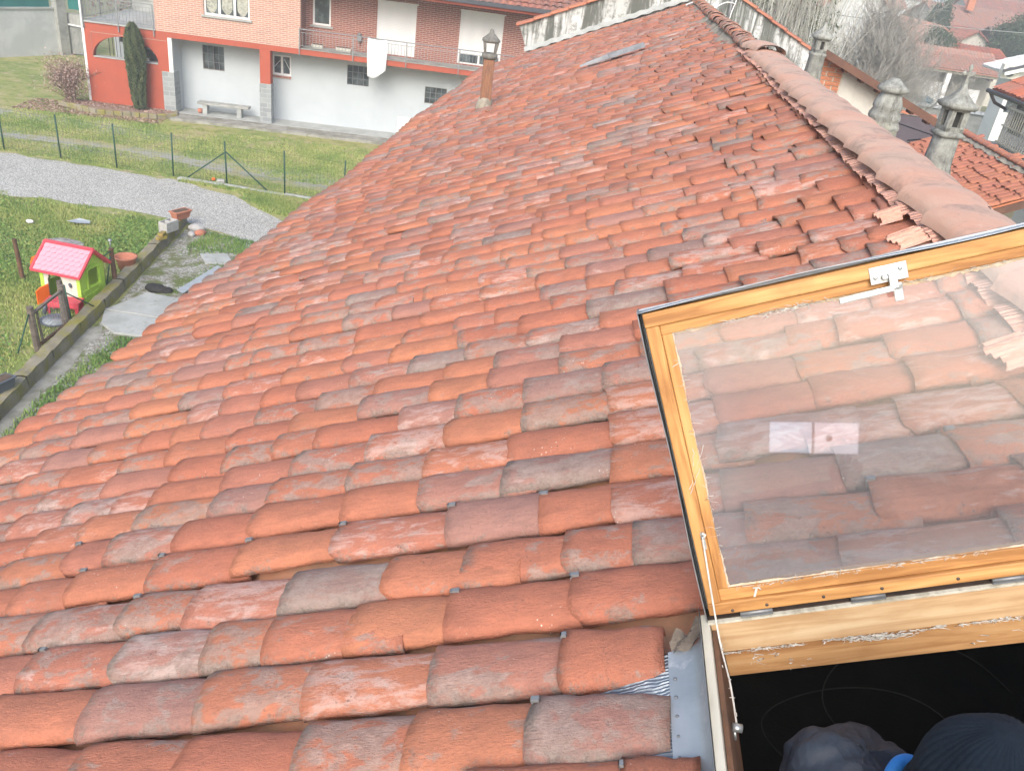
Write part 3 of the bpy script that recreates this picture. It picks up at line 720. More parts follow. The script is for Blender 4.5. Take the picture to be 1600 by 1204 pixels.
for i, mt in enumerate(TM):
    c = tilecol(rr)
    if abs(tiles[i][1] - 1.312) < .09 and .3 < tiles[i][0] < .7 and tiles[i][6] < .9: c = (.86, .95, .05)
    if i in near:
        o = link_mesh('roof_tile', CAPM[rr.randrange(NV)], None, (*c, 1)); o.matrix_world = mt; o.parent = farm; o.matrix_parent_inverse = FM
        if rr.random() < .28 and tiles[i][1] < 2.6: HOOKS.append((i, tiles[i]))
    else:
        V, F, ns = FARV[rr.randrange(12)]; A = np.array(mt)
        fv.append(V @ A[:3, :3].T + A[:3, 3]); ff.append(F + off); off += len(V); fr.append(np.tile(c, (len(F), 1))); fc.append(V)
        q = np.zeros(len(F), bool); q[:ns] = True; fsm.append(q)
me = np_mesh('roof_tile_far', np.concatenate(fv), np.concatenate(ff), M['tile_j'], np.concatenate(fr))
at = me.attributes.new('tco', 'FLOAT_VECTOR', 'POINT'); at.data.foreach_set('vector', np.concatenate(fc).astype('f').ravel())
me.polygons.foreach_set('use_smooth', np.concatenate(fsm))
o = attach(link_mesh('far_roof_tiles', me)); o['kind'] = 'stuff'

# channel tiles (concave) between the rows
def chan_mesh(name, L=.46, w=.20):
    mb = MB()
    def fn(u, v):
        a = math.pi * v; return (-L * u, w / 2 * math.cos(a) * (1 - .12 * (1 - u)), -.048 * math.sin(a) ** .8 + .0)
    mb.grid(fn, 1, 6); mb.grid(lambda u, v: (0, w / 2 * math.cos(math.pi * v) * .88, -.048 * math.sin(math.pi * v) ** .8 - .013 * u), 1, 6, sm=False)
    return mb.mesh(name, M['chan'])
CH = chan_mesh('channel_tile'); cht = []
for r in range(nrow0, 96):
    yr = Y0 + (r + .5) * PITCH
    if yr > YEND - .1: break
    s = EAVE_S + .015
    while s > RIDGE_S + .1:
        if not (SK['y0'] - .06 < yr < SK['y1'] + .05 and s - .4 < .2):
            base = Matrix((Sw, -Yw, Nw)).transposed().to_4x4() @ Matrix.Rotation(rr.gauss(0, .02), 4, 'Z') @ Matrix.Rotation(-.035, 4, 'Y')
            base.translation = Vector(rf(s, yr + rr.gauss(0, .004), sag(s, yr) - .022)); cht.append(base @ Matrix.Diagonal((min(1.0, max(.15, (s - RIDGE_S) / .46)), 1, 1, 1)))
        s -= .37 + rr.uniform(-.02, .02)
order = sorted(range(len(cht)), key=lambda i: -score(cht[i], .37, .19)); nearc = set(order[:140])
fv, ff = [], []; off = 0
CV = np.array([v.co[:] for v in CH.vertices]); CF = np.array([list(p.vertices) for p in CH.polygons])
for i, mt in enumerate(cht):
    if i in nearc:
        o = link_mesh('channel_tile', CH); o.matrix_world = mt; o.parent = farm; o.matrix_parent_inverse = FM
    else:
        A = np.array(mt); fv.append(CV @ A[:3, :3].T + A[:3, 3]); ff.append(CF + off); off += len(CV)
o = attach(link_mesh('far_channel_tiles', np_mesh('far_channel_tiles', np.concatenate(fv), np.concatenate(ff), M['chan'], smooth=True))); o['kind'] = 'stuff'
# eaves board and gutter edge under the lowest tiles
mb = MB(); mb.obox(RP0, Sw, Yw, Nw, (EAVE_S - .16, -4, -.20), (EAVE_S - .12, YEND, -.03)); attach(mb.build('eaves_board', M['brownwood']))
mb = MB()
mb.grid(lambda u, v: tuple(rf(EAVE_S + .01 + .06 * math.cos(math.pi * v), -4 + u * (YEND + 4), -.09 - .06 * math.sin(math.pi * v))), 1, 8)
attach(mb.build('gutter', M['darkroofedge']))
# steel tile hooks
mb = MB(); mb.box((-.006, -.007, -.002), (.022, .007, .006)); mb.box((.016, -.007, -.022), (.022, .007, .006)); HK = mb.mesh('tile_hook', M['zincdull'])
for i, t in HOOKS[:90]:
    o = link_mesh('tile_hook', HK); mm = TM[i] @ Matrix.Translation((-.02, -.055, .066 - .013)); o.matrix_world = mm; o.parent = farm; o.matrix_parent_inverse = FM
# tiles of the far slope (only their first courses peep over the ridge)
V, F, ns = FARV[3]; fv, ff, fr, fc = [], [], [], []; off = 0
for r in range(0, 118):
    y = -3 + r * PITCH
    for k in range(14):
        s = .42 + k * .36
        base = Matrix((S2, Yw, N2)).transposed().to_4x4() @ Matrix.Rotation(rr.gauss(0, .03), 4, 'Z') @ Matrix.Rotation(-.05, 4, 'Y')
        base.translation = Vector(rf2(s + rr.uniform(-.05, .05), y, -.075)); A = np.array(base); V, F, ns = FARV[(r + k) % 12]
        fv.append(V @ A[:3, :3].T + A[:3, 3]); ff.append(F + off); off += len(V); fr.append(np.tile((rr.uniform(.8, 1), rr.uniform(.85, 1), rr.random() ** 3), (len(F), 1))); fc.append(V)
me = np_mesh('back_slope_tiles', np.concatenate(fv), np.concatenate(ff), M['tile_j'], np.concatenate(fr), True)
at = me.attributes.new('tco', 'FLOAT_VECTOR', 'POINT'); at.data.foreach_set('vector', np.concatenate(fc).astype('f').ravel())
o = attach(link_mesh('back_slope_tiles', me)); o['kind'] = 'stuff'

# ridge: large pinkish caps from y = -2 to 10.9, then old mortared half-round tiles
def ridge_cap_mesh(seed, L=.52, w0=.42, w1=.33, h=.086):
    rnd = random.Random(seed); na = 14; nx = 7; mb = MB()
    jag = [rnd.gauss(0, .006) for _ in range(na + 1)]
    def P(t, a, off):
        w = (w1 + (w0 - w1) * (1 - t) ** 2.2) / 2 - off; belly = .010 * math.sin(math.pi * min(1, t * 1.15))
        ca, sa = math.cos(a), math.sin(a)
        return (w * 1.0 * ca * (1 + belly), -0.0 + (-(1 - t)) * 0 + t * L + (jag[int(round(a / math.pi * na))] if t == 0 else 0) + .05 * (abs(ca) ** 2) * (1 - t), (h + .012 * (1 - t) - off) * max(0, sa) ** .75 - .02 + belly)
    mb.grid(lambda u, v: P(u, math.pi * v, 0), nx, na); mb.grid(lambda u, v: P(u, math.pi * v, .010), nx, na)
    mb.grid(lambda u, v: P(0, math.pi * v, .010 * u), 1, na, sm=False)
    return mb.mesh('ridge_tile', M['ridge'])
RC = [ridge_cap_mesh(i) for i in range(5)]
y = -2.2; k = 0
while y < 10.3:
    o = link_mesh('ridge_tile', RC[k % 5]); o.matrix_world = Matrix.Translation(Vector(rf(RIDGE_S, y, 0)) + Vector((.02 + rr.gauss(0, .005), 0, .044 + rr.gauss(0, .002)))) @ Matrix.Rotation(math.pi + rr.gauss(0, .012), 4, 'Z') @ Matrix.Rotation(R(-1.0), 4, 'X')
    o.parent = farm; o.matrix_parent_inverse = FM; y += .40; k += 1
o = link_mesh('ridge_tile', RC[2]); o.matrix_world = Matrix.Translation(Vector(rf(RIDGE_S, y - .1, 0)) + Vector((-.03, 0, .10))) @ Matrix.Rotation(math.pi + .14, 4, 'Z') @ Matrix.Rotation(.03, 4, 'X'); o.parent = farm; o.matrix_parent_inverse = FM
o['label'] = 'loose tilted end cap of the ridge'
OR = cap_mesh('old_ridge_tile', M['tile'], 77, L=.34, w0=.26, w1=.22, rise=.09)
y = 10.75
while y < YEND - .1:
    o = link_mesh('old_ridge_tile', OR, None, (rr.uniform(.3, .9), rr.uniform(.6, 1), rr.uniform(.2, .8), 1))
    o.matrix_world = Matrix.Translation(Vector(rf(RIDGE_S, y, 0)) + Vector((rr.gauss(0, .012), 0, .035 + rr.gauss(0, .006)))) @ Matrix.Rotation(-math.pi / 2 + rr.gauss(0, .08), 4, 'Z') @ Matrix.Rotation(R(-2), 4, 'Y')
    o.parent = farm; o.matrix_parent_inverse = FM; y += rr.uniform(.13, .2)
mb = MB()
def mort(side, y0, y1, wd, hh, n, jag):
    def fn(u, v):
        yy = y0 + (y1 - y0) * u; s_ = .12 * math.sin(yy * 3.1) + .08 * math.sin(yy * 7.7) + .06 * math.sin(yy * 17)
        w = wd * (1 + jag * s_ * 3); f = rf if side < 0 else rf2
        s0 = RIDGE_S if side < 0 else 0.0
        q = (s0 + .06 + v * w)
        return tuple(f(q, yy, hh * (1 - v) - .015 + (.018 * math.sin(yy * 23 + v * 5)) * (1 - v)))
    mb.grid(fn, n, 4)
mort(-1, 10.8, YEND, .20, .075, 160, 1.0); mort(1, -3, YEND, .40, .15, 240, .35)
attach(mb.build('ridge_mortar', M['mortar']))
# pleated foil skirt hanging from under the ridge caps and moulded over every tile row
def skirt(y0, y1, wid, seed):
    rn = random.Random(seed); n = int((y1 - y0) / .018); mb = MB(); ws = []; w = wid
    for i in range(n + 1): w = min(wid * 1.35, max(wid * .55, w + rn.gauss(0, .006))); ws.append(w)
    def fn(u, v):
        i = int(round(u * n)); y = y0 + (y1 - y0) * i / n; k = round((y - Y0) / PITCH); dy = abs(y - Y0 - k * PITCH - .006 * math.sin(k * 1.9)); pr = math.sqrt(max(0, 1 - (dy / .106) ** 2)); s = RIDGE_S + .05 + v * (ws[i] + .095 + .018 * pr)
        return tuple(rf(s, y, .014 + .060 * pr + sag(s, y) + .004 * (i % 2) * v))
    mb.grid(fn, n, 4, sm=False); attach(mb.build('pleated_flashing', M['pleat']))
y = 1.2; k = 0
while y < 10.6: skirt(y, y + .98, (.022 if y < 4.4 else .010), k); y += 1.0; k += 1
for (y, L, sk_) in ((3.70, .13, .1), (4.02, .10, -.15), (2.55, .13, .1), (2.15, .11, -.1)):
    mb = MB(); mb.grid(lambda u, v: (-.02 - u * L + .015 * math.sin(v * 9) * u, (v - .5) * .2, .075 + .008 * math.sin(v * 50) + .012 * math.cos((v - .5) * 5) - .012 * u), 5, 36, sm=False)
    o = mb.build('pleated_flashing', M['pleat']); base = Matrix((-Sw, Yw, Nw)).transposed().to_4x4(); base.translation = Vector(rf(RIDGE_S + .16, y, .006)); o.matrix_world = base @ Matrix.Rotation(sk_, 4, 'Z'); o.parent = farm; o.matrix_parent_inverse = FM

# ------------------------------------------------------------------ far gable parapet with its coping tiles
mb = MB()
top = [tuple(rf(s, YEND, .66)) for s in np.linspace(3.02, RIDGE_S, 14)] + [tuple(rf2(s, YEND, .62)) for s in np.linspace(.4, 5.2, 12)]
bot = [tuple(rf(3.02, YEND, -.6)), tuple(rf(RIDGE_S, YEND, -.6)), tuple(rf2(5.2, YEND, -.6))][::-1]
mb.prism(top + bot, (0, .34, 0)); attach(mb.build('parapet_wall', M['parapet']))
mb = MB()   # lime fillet along the foot of the parapet
mb.grid(lambda u, v: tuple(rf(3.06 - u * (3.06 - RIDGE_S), YEND - .11 * v - .02 * math.sin(u * 60) * v, .15 - .1 * v + .012 * math.sin(u * 83))), 90, 3)
mb.grid(lambda u, v: tuple(rf2(u * 5.0, YEND - .10 * v - .02 * math.sin(u * 60) * v, .15 - .1 * v + .012 * math.sin(u * 83))), 90, 3)
attach(mb.build('lime_fillet', M['slab']))
copm = cap_mesh('coping_tile', M['tile'], 500, L=.52, w0=.46, w1=.42, rise=.075)
def cop(pt, Sv, Nv, k):
    o = link_mesh('coping_tile', copm, None, (rr.uniform(.1, .5), rr.uniform(.1, .4), rr.random() * .3, 1))
    base = Matrix((Sv, -Yw if Sv[0] < 0 else Yw, Nv)).transposed().to_4x4() @ Matrix.Rotation(-.045, 4, 'Y'); base.translation = Vector(pt); o.matrix_world = base; o.parent = farm; o.matrix_parent_inverse = FM
s = 3.08
while s > RIDGE_S + .2: cop(rf(s, YEND + .14, .675), Sw, Nw, 0); s -= .44
s = 5.3
while s > .5: cop(rf2(s, YEND + .14, .635), S2, N2, 0); s -= .44

# ------------------------------------------------------------------ chimneys of the farmhouse
def part(parent, mbx, name, mat, **kw):
    o = mbx.build(name, mat, parent, **kw); return o
def chim_at(x, y, label, yaw=.1, sc=(1, 1, 1)):
    z = rf2((x - RT[0]) / S2[0], 0)[2] + .03
    e = empty('chimney', (x, y, z), yaw, label); e.scale = sc; e.parent = farm; e.matrix_parent_inverse = FM; return e
def ogee_cap(mb, c, r, h, z0, n=4, fin=.0):
    prof = [(r * .86, z0 - .02), (r, z0), (r * 1.0, z0 + .025), (r * .8, z0 + h * .22), (r * .52, z0 + h * .42), (r * .28, z0 + h * .62), (r * .15, z0 + h * .85), (r * .12, z0 + h)]
    mb.lathe(prof, c, 16, sq=.55, wob=.03)
def windows4(mb, hw, z0, z1, ww):
    for k in range(4):
        a = k * math.pi / 2; mb.obox((0, 0, 0), (math.cos(a), math.sin(a), 0), (-math.sin(a), math.cos(a), 0), (0, 0, 1), (hw - .03, -ww / 2, z0), (hw + .004, ww / 2, z1))
# tall one with the cross-like finial
c1 = chim_at(2.5, 6.62, 'tallest chimney, mossy with yellow lichen at its foot and a weathered cross finial', R(12), (.64, .64, .78))
mb = MB(); mb.box((-.155, -.155, -.22), (.155, .155, -.02)); part(c1, mb, 'lead_skirt', M['darkmetal'])
mb = MB(); mb.lathe([(.20, -.04), (.20, .03), (.175, .06), (.165, .09), (.168, .11), (.145, .15), (.125, .22), (.115, .40), (.11, .50)], (0, 0, 0), 16, sq=.75, wob=.015); part(c1, mb, 'shaft', M['chim'])
mb = MB(); mb.lathe([(.11, .47), (.145, .485), (.145, .51), (.115, .53)], (0, 0, 0), 16, sq=.75, wob=.015); part(c1, mb, 'collar', M['chim'])
mb = MB(); hw = .112
for a in (-1, 1):
    for b in (-1, 1): mb.box((a * hw, b * hw, .52), (a * (hw - .065), b * (hw - .065), .75))
mb.box((-hw, -hw, .52), (hw, hw, .57)); mb.box((-hw, -hw, .71), (hw, hw, .76)); part(c1, mb, 'lantern', M['chim'], bevel=.006)
mb = MB(); mb.box((-.06, -.06, .56), (.06, .06, .72)); part(c1, mb, 'flue', M['black'])
mb = MB(); ogee_cap(mb, (0, 0, 0), .185, .20, .75); part(c1, mb, 'cap', M['chim'])
mb = MB(); mb.lathe([(.02, .93), (.026, .96), (.014, 1.0), (.03, 1.03), (.014, 1.06), (.026, 1.09), (.008, 1.12)], n=8, wob=.2); mb.bar((-.055, 0, 1.035), (.055, 0, 1.035), .026, .03); mb.lathe([(.01, -.02), (.024, 0), (.01, .02)], (-.055, 0, 1.035), 8); mb.lathe([(.01, -.02), (.024, 0), (.01, .02)], (.055, 0, 1.035), 8); part(c1, mb, 'finial', M['chim'])
# squat one with stacked collars
c2 = chim_at(2.46, 8.05, 'squat mushroom-shaped chimney of stacked rings between the two tall ones', R(5), (.66, .66, 1.08))
mb = MB(); mb.box((-.20, -.20, -.2), (.20, .20, 0)); part(c2, mb, 'lead_skirt', M['darkmetal'])
mb = MB(); mb.lathe([(.23, -.03), (.225, .06), (.205, .13), (.222, .14), (.222, .16), (.185, .20), (.205, .215), (.200, .24), (.17, .28), (.185, .295), (.182, .32), (.15, .37), (.12, .42)], n=24, sq=.35, wob=.008); part(c2, mb, 'shaft', M['chim'])
mb = MB(); mb.lathe([(.10, .40), (.19, .425), (.20, .45), (.14, .475), (.07, .51), (.03, .525)], n=20, sq=.3, wob=.05); part(c2, mb, 'cap', M['chim'])
# smaller farther one
c3 = chim_at(2.5, 11.55, 'slender far chimney with a pointed cap, yellow lichen at its foot, beside the brick pier', R(12), (.64, .64, .92))
mb = MB(); mb.box((-.165, -.165, -.2), (.165, .165, 0)); part(c3, mb, 'lead_skirt', M['darkmetal'])
mb = MB(); mb.lathe([(.185, -.03), (.18, .04), (.15, .15), (.135, .25), (.125, .43), (.14, .44), (.14, .465), (.115, .48)], n=16, sq=.75, wob=.015); part(c3, mb, 'shaft', M['chim'])
mb = MB(); hw = .115
for a in (-1, 1):
    for b in (-1, 1): mb.box((a * hw, b * hw, .47), (a * (hw - .078), b * (hw - .078), .66))
mb.box((-hw, -hw, .46), (hw, hw, .52)); mb.box((-hw, -hw, .62), (hw, hw, .67)); part(c3, mb, 'lantern', M['chim'], bevel=.006)
mb = MB(); mb.box((-.07, -.07, .5), (.07, .07, .64)); part(c3, mb, 'flue', M['black'])
mb = MB(); ogee_cap(mb, (0, 0, 0), .175, .2, .665); mb.lathe([(.03, .86), (.05, .90), (.02, .95), (.045, .97), (.005, 1.04)], n=10); part(c3, mb, 'cap', M['chim'])
# rusty flue pipe on the near slope, far left

ps = empty('chimney', tuple(rf(2.72, 13.48, .02)), R(10), 'rusty square flue with a grey concrete cowl near the far left edge of the roof'); ps.scale = (.8, .8, 1); ps.parent = farm; ps.matrix_parent_inverse = FM
mb = MB(); mb.box((-.105, -.105, -.1), (.105, .105, .72)); part(ps, mb, 'flue_pipe', M['rust'], bevel=.012)
mb = MB(); mb.lathe([(.19, -.16), (.17, .02), (.125, .12), (.10, .15)], n=12, sq=.6, wob=.12); part(ps, mb, 'mortar_foot', M['mortar'])
mb = MB(); mb.lathe([(.11, .70), (.15, .73), (.15, .77), (.12, .79)], n=16, sq=.8, wob=.02)
for a in (-1, 1):
    for b in (-1, 1): mb.hexa([(a * .115, b * .115, .78), (a * .07, b * .115, .78), (a * .07, b * .07, .78), (a * .115, b * .07, .78), (a * .15, b * .15, .95), (a * .09, b * .15, .95), (a * .09, b * .09, .95), (a * .15, b * .09, .95)])
mb.lathe([(.14, .94), (.175, .965), (.17, .985), (.11, 1.03), (.05, 1.07), (.035, 1.12), (.01, 1.14)], n=16, sq=.6, wob=.05); part(ps, mb, 'cowl', M['cowl'])

# loose things on the roof
def roof_frame(s, y, n=0.0, yaw=0.0):
    b = Matrix((Sw, -Yw, Nw)).transposed().to_4x4(); b.translation = Vector(rf(s, y, n)); return b @ Matrix.Rotation(yaw, 4, 'Z')
mb = MB(); mb.prism([(-.30, -.12, .0), (.30, -.12, -.01), (.30, .0, .055), (-.30, .0, .06)][::-1], (0, .012, 0)); mb.hexa([(-.3, -.11, -.0), (.3, -.11, -.0), (.3, .1, 0), (-.3, .1, 0), (-.3, -.05, .07), (.3, -.05, .07), (.3, .03, .07), (-.3, .03, .07)])
o = tag(mb.build('metal_sheet', M['zincdull']), 'grey folded metal cover lying on the tiles near the far parapet', 'metal sheet'); o.matrix_world = roof_frame(.44, 14.75, .05, R(6))
mb = MB(); mb.hexa([(-.28, -.07, 0), (.25, -.02, 0), (.25, .05, 0), (-.28, .10, 0), (-.28, -.03, .07), (.25, -.0, .03), (.25, .03, .03), (-.28, .05, .07)])
o = tag(mb.build('metal_sheet', M['zincdull']), 'darker narrow metal strip just left of the pale folded cover', 'metal sheet'); o.matrix_world = roof_frame(.98, 14.75, .045, R(4))
mb = MB()
def cable(pts, r, mb=mb, n=6, k=10):
    P = [Vector(p) for p in pts]; out = []
    for i in range(len(P) - 1):
        p0 = P[max(i - 1, 0)]; p1 = P[i]; p2 = P[i + 1]; p3 = P[min(i + 2, len(P) - 1)]
        for j in range(k):
            t = j / k; out.append(.5 * ((2 * p1) + (p2 - p0) * t + (2 * p0 - 5 * p1 + 4 * p2 - p3) * t * t + (3 * p1 - p0 - 3 * p2 + p3) * t ** 3))
    out.append(P[-1]); mb.tube(out, r, n)
px = YEND - .03
cable([(2.62, px, 7.35), (2.55, px - .02, 7.0), (2.50, px - .03, 6.78), (2.3, px - .25, 6.86), (2.1, px - .6, 6.92), (1.86, px - .9, 6.98), (1.72, px - 1.2, 7.2), (1.60, px - 1.4, 7.16), (1.35, px - 1.7, 7.06)], .016)
cable([(2.60, px, 7.15), (2.35, px - .2, 7.16), (2.05, px - .5, 7.0), (1.95, px - .8, 6.98)], .014)
tag(mb.build('cable', M['white']), 'thin white cables looping from the far parapet onto the ridge', 'cable')
mb = MB(); mb.tube([(2.5, px, 6.7), (2.5, px, 7.3)], .035, 8); tag(mb.build('drain_pipe', M['zincdull']), 'short grey pipe fixed upright on the stained parapet beside the cables', 'pipe')

# ------------------------------------------------------------------ skylight (built in the roof frame)
SKY = Matrix((Sw, Yw, Nw)).transposed().to_4x4(); SKY = Matrix((-Sw, Yw, Nw)).transposed().to_4x4()  # x = up the slope, y = along the roof, z = out of it
SKY.translation = Vector(RP0)
sk = empty('skylight', (0, 0, 0), 0, 'open wooden skylight with its lid swung back against the tiles'); sk.matrix_world = SKY; sk.parent = farm; sk.matrix_parent_inverse = FM
def skp(name, mbx, mat, **kw): return mbx.build(name, mat, sk, **kw)
x0, x1, y0, y1 = -.1396, .86, .76, 1.452
mb = MB(); mb.box((x0, y1, .049), (x1, y1 + .028, .136)); skp('curb_board', mb, M['pine_x'], bevel=.002)
mb = MB(); mb.box((x0 + .014, y1 + .004, -.032), (x1, y1 + .045, .047)); skp('curb_board', mb, M['pine_dark'], bevel=.002, label='darker lower board of the far curb')
mb = MB(); mb.box((x0 - .004, y1 - .003, .1365), (x1, y1 + .03, .1425)); skp('edge_strip', mb, M['palewood'])
mb = MB(); mb.box((x0 - .020, .70, .02), (x0 - .001, y1 + .03, .140)); skp('curb_board', mb, M['palewood'], bevel=.002)
mb = MB(); mb.box((x0 + .0005, .70, -.10), (x0 + .011, y1, .118)); skp('curb_board', mb, M['brownwood'])
mb = MB(); mb.box((x1, .70, -.03), (x1 + .03, y1 + .03, .14)); skp('curb_board', mb, M['pine_y'])
mb = MB(); mb.box((x0, .70, -.03), (x1, .728, .14)); skp('curb_board', mb, M['pine_x'])
for (a, b) in (((x0 - .05, y1 + .128, -.14), (x1 + .05, y1 + .19, -.11)), ((x0 - .05, .64, -.14), (x1 + .05, .70, -.034))):
    mb = MB(); mb.box(a, b); skp('rafter', mb, M['brownwood'])
# webs and torn fluff on the split between the boards
def fluff(name, segs, mat, r=.0018, n=1, j=.006, parent=sk):
    mb = MB()
    for (a, b) in segs:
        for _ in range(n):
            a_ = Vector(a) + Vector((random.gauss(0, j), random.gauss(0, j * .3), random.gauss(0, j))); b_ = Vector(b) + Vector((random.gauss(0, j), random.gauss(0, j * .3), random.gauss(0, j)))
            pts = [a_.lerp(b_, i / 7) + Vector((random.gauss(0, j * .5), -abs(random.gauss(0, j * .4)), random.gauss(0, j * .6))) * (0 if i in (0, 7) else 1) for i in range(8)]
            mb.tube(pts, [r * random.uniform(.3, 1.6) for _ in range(8)], 4, cap=False)
    o = mb.build(name, mat, parent); return o
def clump(name, spots, parent, mat=None):
    """torn felt of cobweb: short curled threads and flakes around each spot (x, y, z, spread_x, spread_z, count)"""
    mb = MB()
    for (x, y, z, sx, sz, n) in spots:
        for _ in range(n):
            p = Vector((x + random.gauss(0, sx), y - abs(random.gauss(0, .001)), z + random.gauss(0, sz))); q = p + Vector((random.gauss(0, .008), -abs(random.gauss(0, .002)), random.gauss(0, .002))); r = q + Vector((random.gauss(0, .006), 0, random.gauss(0, .003)))
            w = random.uniform(.0003, .0011); mb.tube([p, q, r], [w, w * 1.2, w * .3], 3, cap=False)
            if random.random() < .3:
                a = Vector((random.gauss(0, .004), -.0008, random.gauss(0, .002))); b = Vector((random.gauss(0, .004), 0, random.gauss(0, .0025))); mb.add([p, p + a, p + a + b, p + b], [(0, 1, 2, 3)])
    o = mb.build(name, mat or M['web'], parent); o['kind'] = 'stuff'; return o
clump('cobweb_tufts', [(x0 + random.uniform(.02, .98), y1 - .001, .048, .012, .0016, 7) for _ in range(46)] + [(.15 + .012 * k, y1 - .002, .046 - .006 * math.sin(k * .3), .012, .003, 12) for k in range(10)] + [(x0 + random.uniform(.02, .98), y1 + .003, random.uniform(-.02, .04), .01, .008, 3) for _ in range(16)], sk)
mb = MB(); mb.grid(lambda u, v: (x1 + .031 + u * .17, .62 + v * (y1 + .12 - .62), .12 - .09 * math.sin(u * 1.57) ** .6 + .03 * u), 8, 2); skp('zinc_apron', mb, M['zinc'])
# hinge gap: dark strip, aluminium hinge leaves
mb = MB(); mb.box((x0 - .005, y1 + .006, .1385), (x1, y1 + .05, .1450)); skp('hinge_strip', mb, M['darkmetal'])
for hx in (-.035, .20, .48, .70):
    mb = MB(); mb.box((hx - .035, y1 - .002, .1455), (hx + .035, y1 + .02, .1480)); mb.tube([(hx - .035, y1 + .004, .152), (hx + .035, y1 + .004, .152)], .004, 8); skp('hinge', mb, M['zincdull'])
# zinc upstand on the left side with its rivets, and the pleated lead apron
mb = MB(); cx = x0 - .021
prof = [(cx, .150), (cx - .0015, .12), (cx - .004, .085), (cx - .011, .055), (cx - .024, .034), (cx - .040, .024), (cx - .066, .020), (cx - .098, .0195)]
mb.grid(lambda u, v: (prof[int(round(v * 7))][0], .2 + u * (y1 + .05 - .2) + (.006 * math.sin(v * 3) if u == 1 else 0), prof[int(round(v * 7))][1] + .0012 * math.sin(u * 21 + v * 4)), 24, 7)
skp('zinc_upstand', mb, M['zinc'])
mb = MB(); mb.grid(lambda u, v: (cx - .062 - .012 + .0 * v, .2 + u * (y1 + .02 - .2), .022), 1, 1)
RV = MB(); RV.lathe([(.0042, 0), (.004, .0016), (.002, .0028), (.0004, .003)], n=10); RVm = RV.mesh('rivet', M['zincdull'])
for k in range(12):
    o = link_mesh('rivet', RVm, sk); o.location = (cx - .084, y1 - .035 - k * .053, .0200)
mb = MB(); mb.grid(lambda u, v: (cx - .065 - v * .21, .2 + u * (y1 + .05 - .2), .016 - .030 * v ** 1.5 + .004 * math.sin(u * 9 + v * 5) * v + .0008 * math.sin((u * 1.25) * 520 + 1.2 * math.sin(v * 5 + u * 7))), 620, 8); skp('lead_apron', mb, M['lead'])
mb = MB()  # torn membrane corner
mb.grid(lambda u, v: (cx - .005 - .085 * u, y1 + .045 + .035 * v + .012 * math.sin(u * 11) * v, .055 - .045 * u + .012 * math.sin(v * 7 + u * 9) + .022 * v), 8, 5); skp('torn_membrane', mb, M['greywood'])

# the lid: x along the hinge, y up the lid, z towards the opening side
LA = R(74.95)
lidM = Matrix.Translation((x0, y1, .15)) @ Matrix.Rotation(LA, 4, 'X') @ Matrix.Translation((0, 0, -.018))
lid = empty('skylight_lid', parent=sk); lid.matrix_basis = lidM
W, H = 1.0, .7076
def lp(name, mbx, mat, **kw): return mbx.build(name, mat, lid, **kw)
# after this rotation local -z ... front (seen side) is +z or -z: local z = y x ... -> points to -Y side
F = 1.0
mb = MB(); mb.box((.003, H - .034, -.022), (W - .003, H - .003, .018)); lp('top_rail', mb, M['varn_x'], bevel=.003)
mb = MB(); mb.box((.003, .008, -.022), (W - .003, .036, .018)); lp('bottom_rail', mb, M['varn_x'], bevel=.003)
mb = MB(); mb.box((.004, .036, -.022), (.033, H - .034, .0175)); lp('stile', mb, M['varn_y'], bevel=.003)
mb = MB(); mb.box((W - .033, .036, -.022), (W - .004, H - .034, .0175)); lp('stile', mb, M['varn_y'], bevel=.003)
# inner sash, one step back
mb = MB(); mb.box((.033, H - .056, -.020), (W - .033, H - .0345, .008)); lp('sash_rail', mb, M['varn_x'], bevel=.002)
mb = MB(); mb.box((.033, .0365, -.020), (W - .033, .064, .008)); lp('sash_rail', mb, M['varn_x'], bevel=.002)
mb = MB(); mb.box((.0335, .064, -.020), (.055, H - .056, .0078)); lp('sash_stile', mb, M['varn_y'], bevel=.002)
mb = MB(); mb.box((W - .055, .064, -.020), (W - .0335, H - .056, .0078)); lp('sash_stile', mb, M['varn_y'], bevel=.002)
# pane: one real sheet
me = bpy.data.meshes.new('glass_pane'); gx0, gx1, gy0, gy1 = .05, W - .05, .059, H - .051
me.from_pydata([(gx0, gy0, -.004), (gx1, gy0, -.004), (gx1, gy1, -.004), (gx0, gy1, -.004)], [], [(0, 1, 2, 3)]); me.materials.append(M['glass'])
at = me.attributes.new('tco', 'FLOAT_VECTOR', 'POINT'); at.data.foreach_set('vector', np.array([(0, 0, 0), (1, 0, 0), (1, 1, 0), (0, 1, 0)], 'f').ravel())
link_mesh('glass_pane', me, lid)
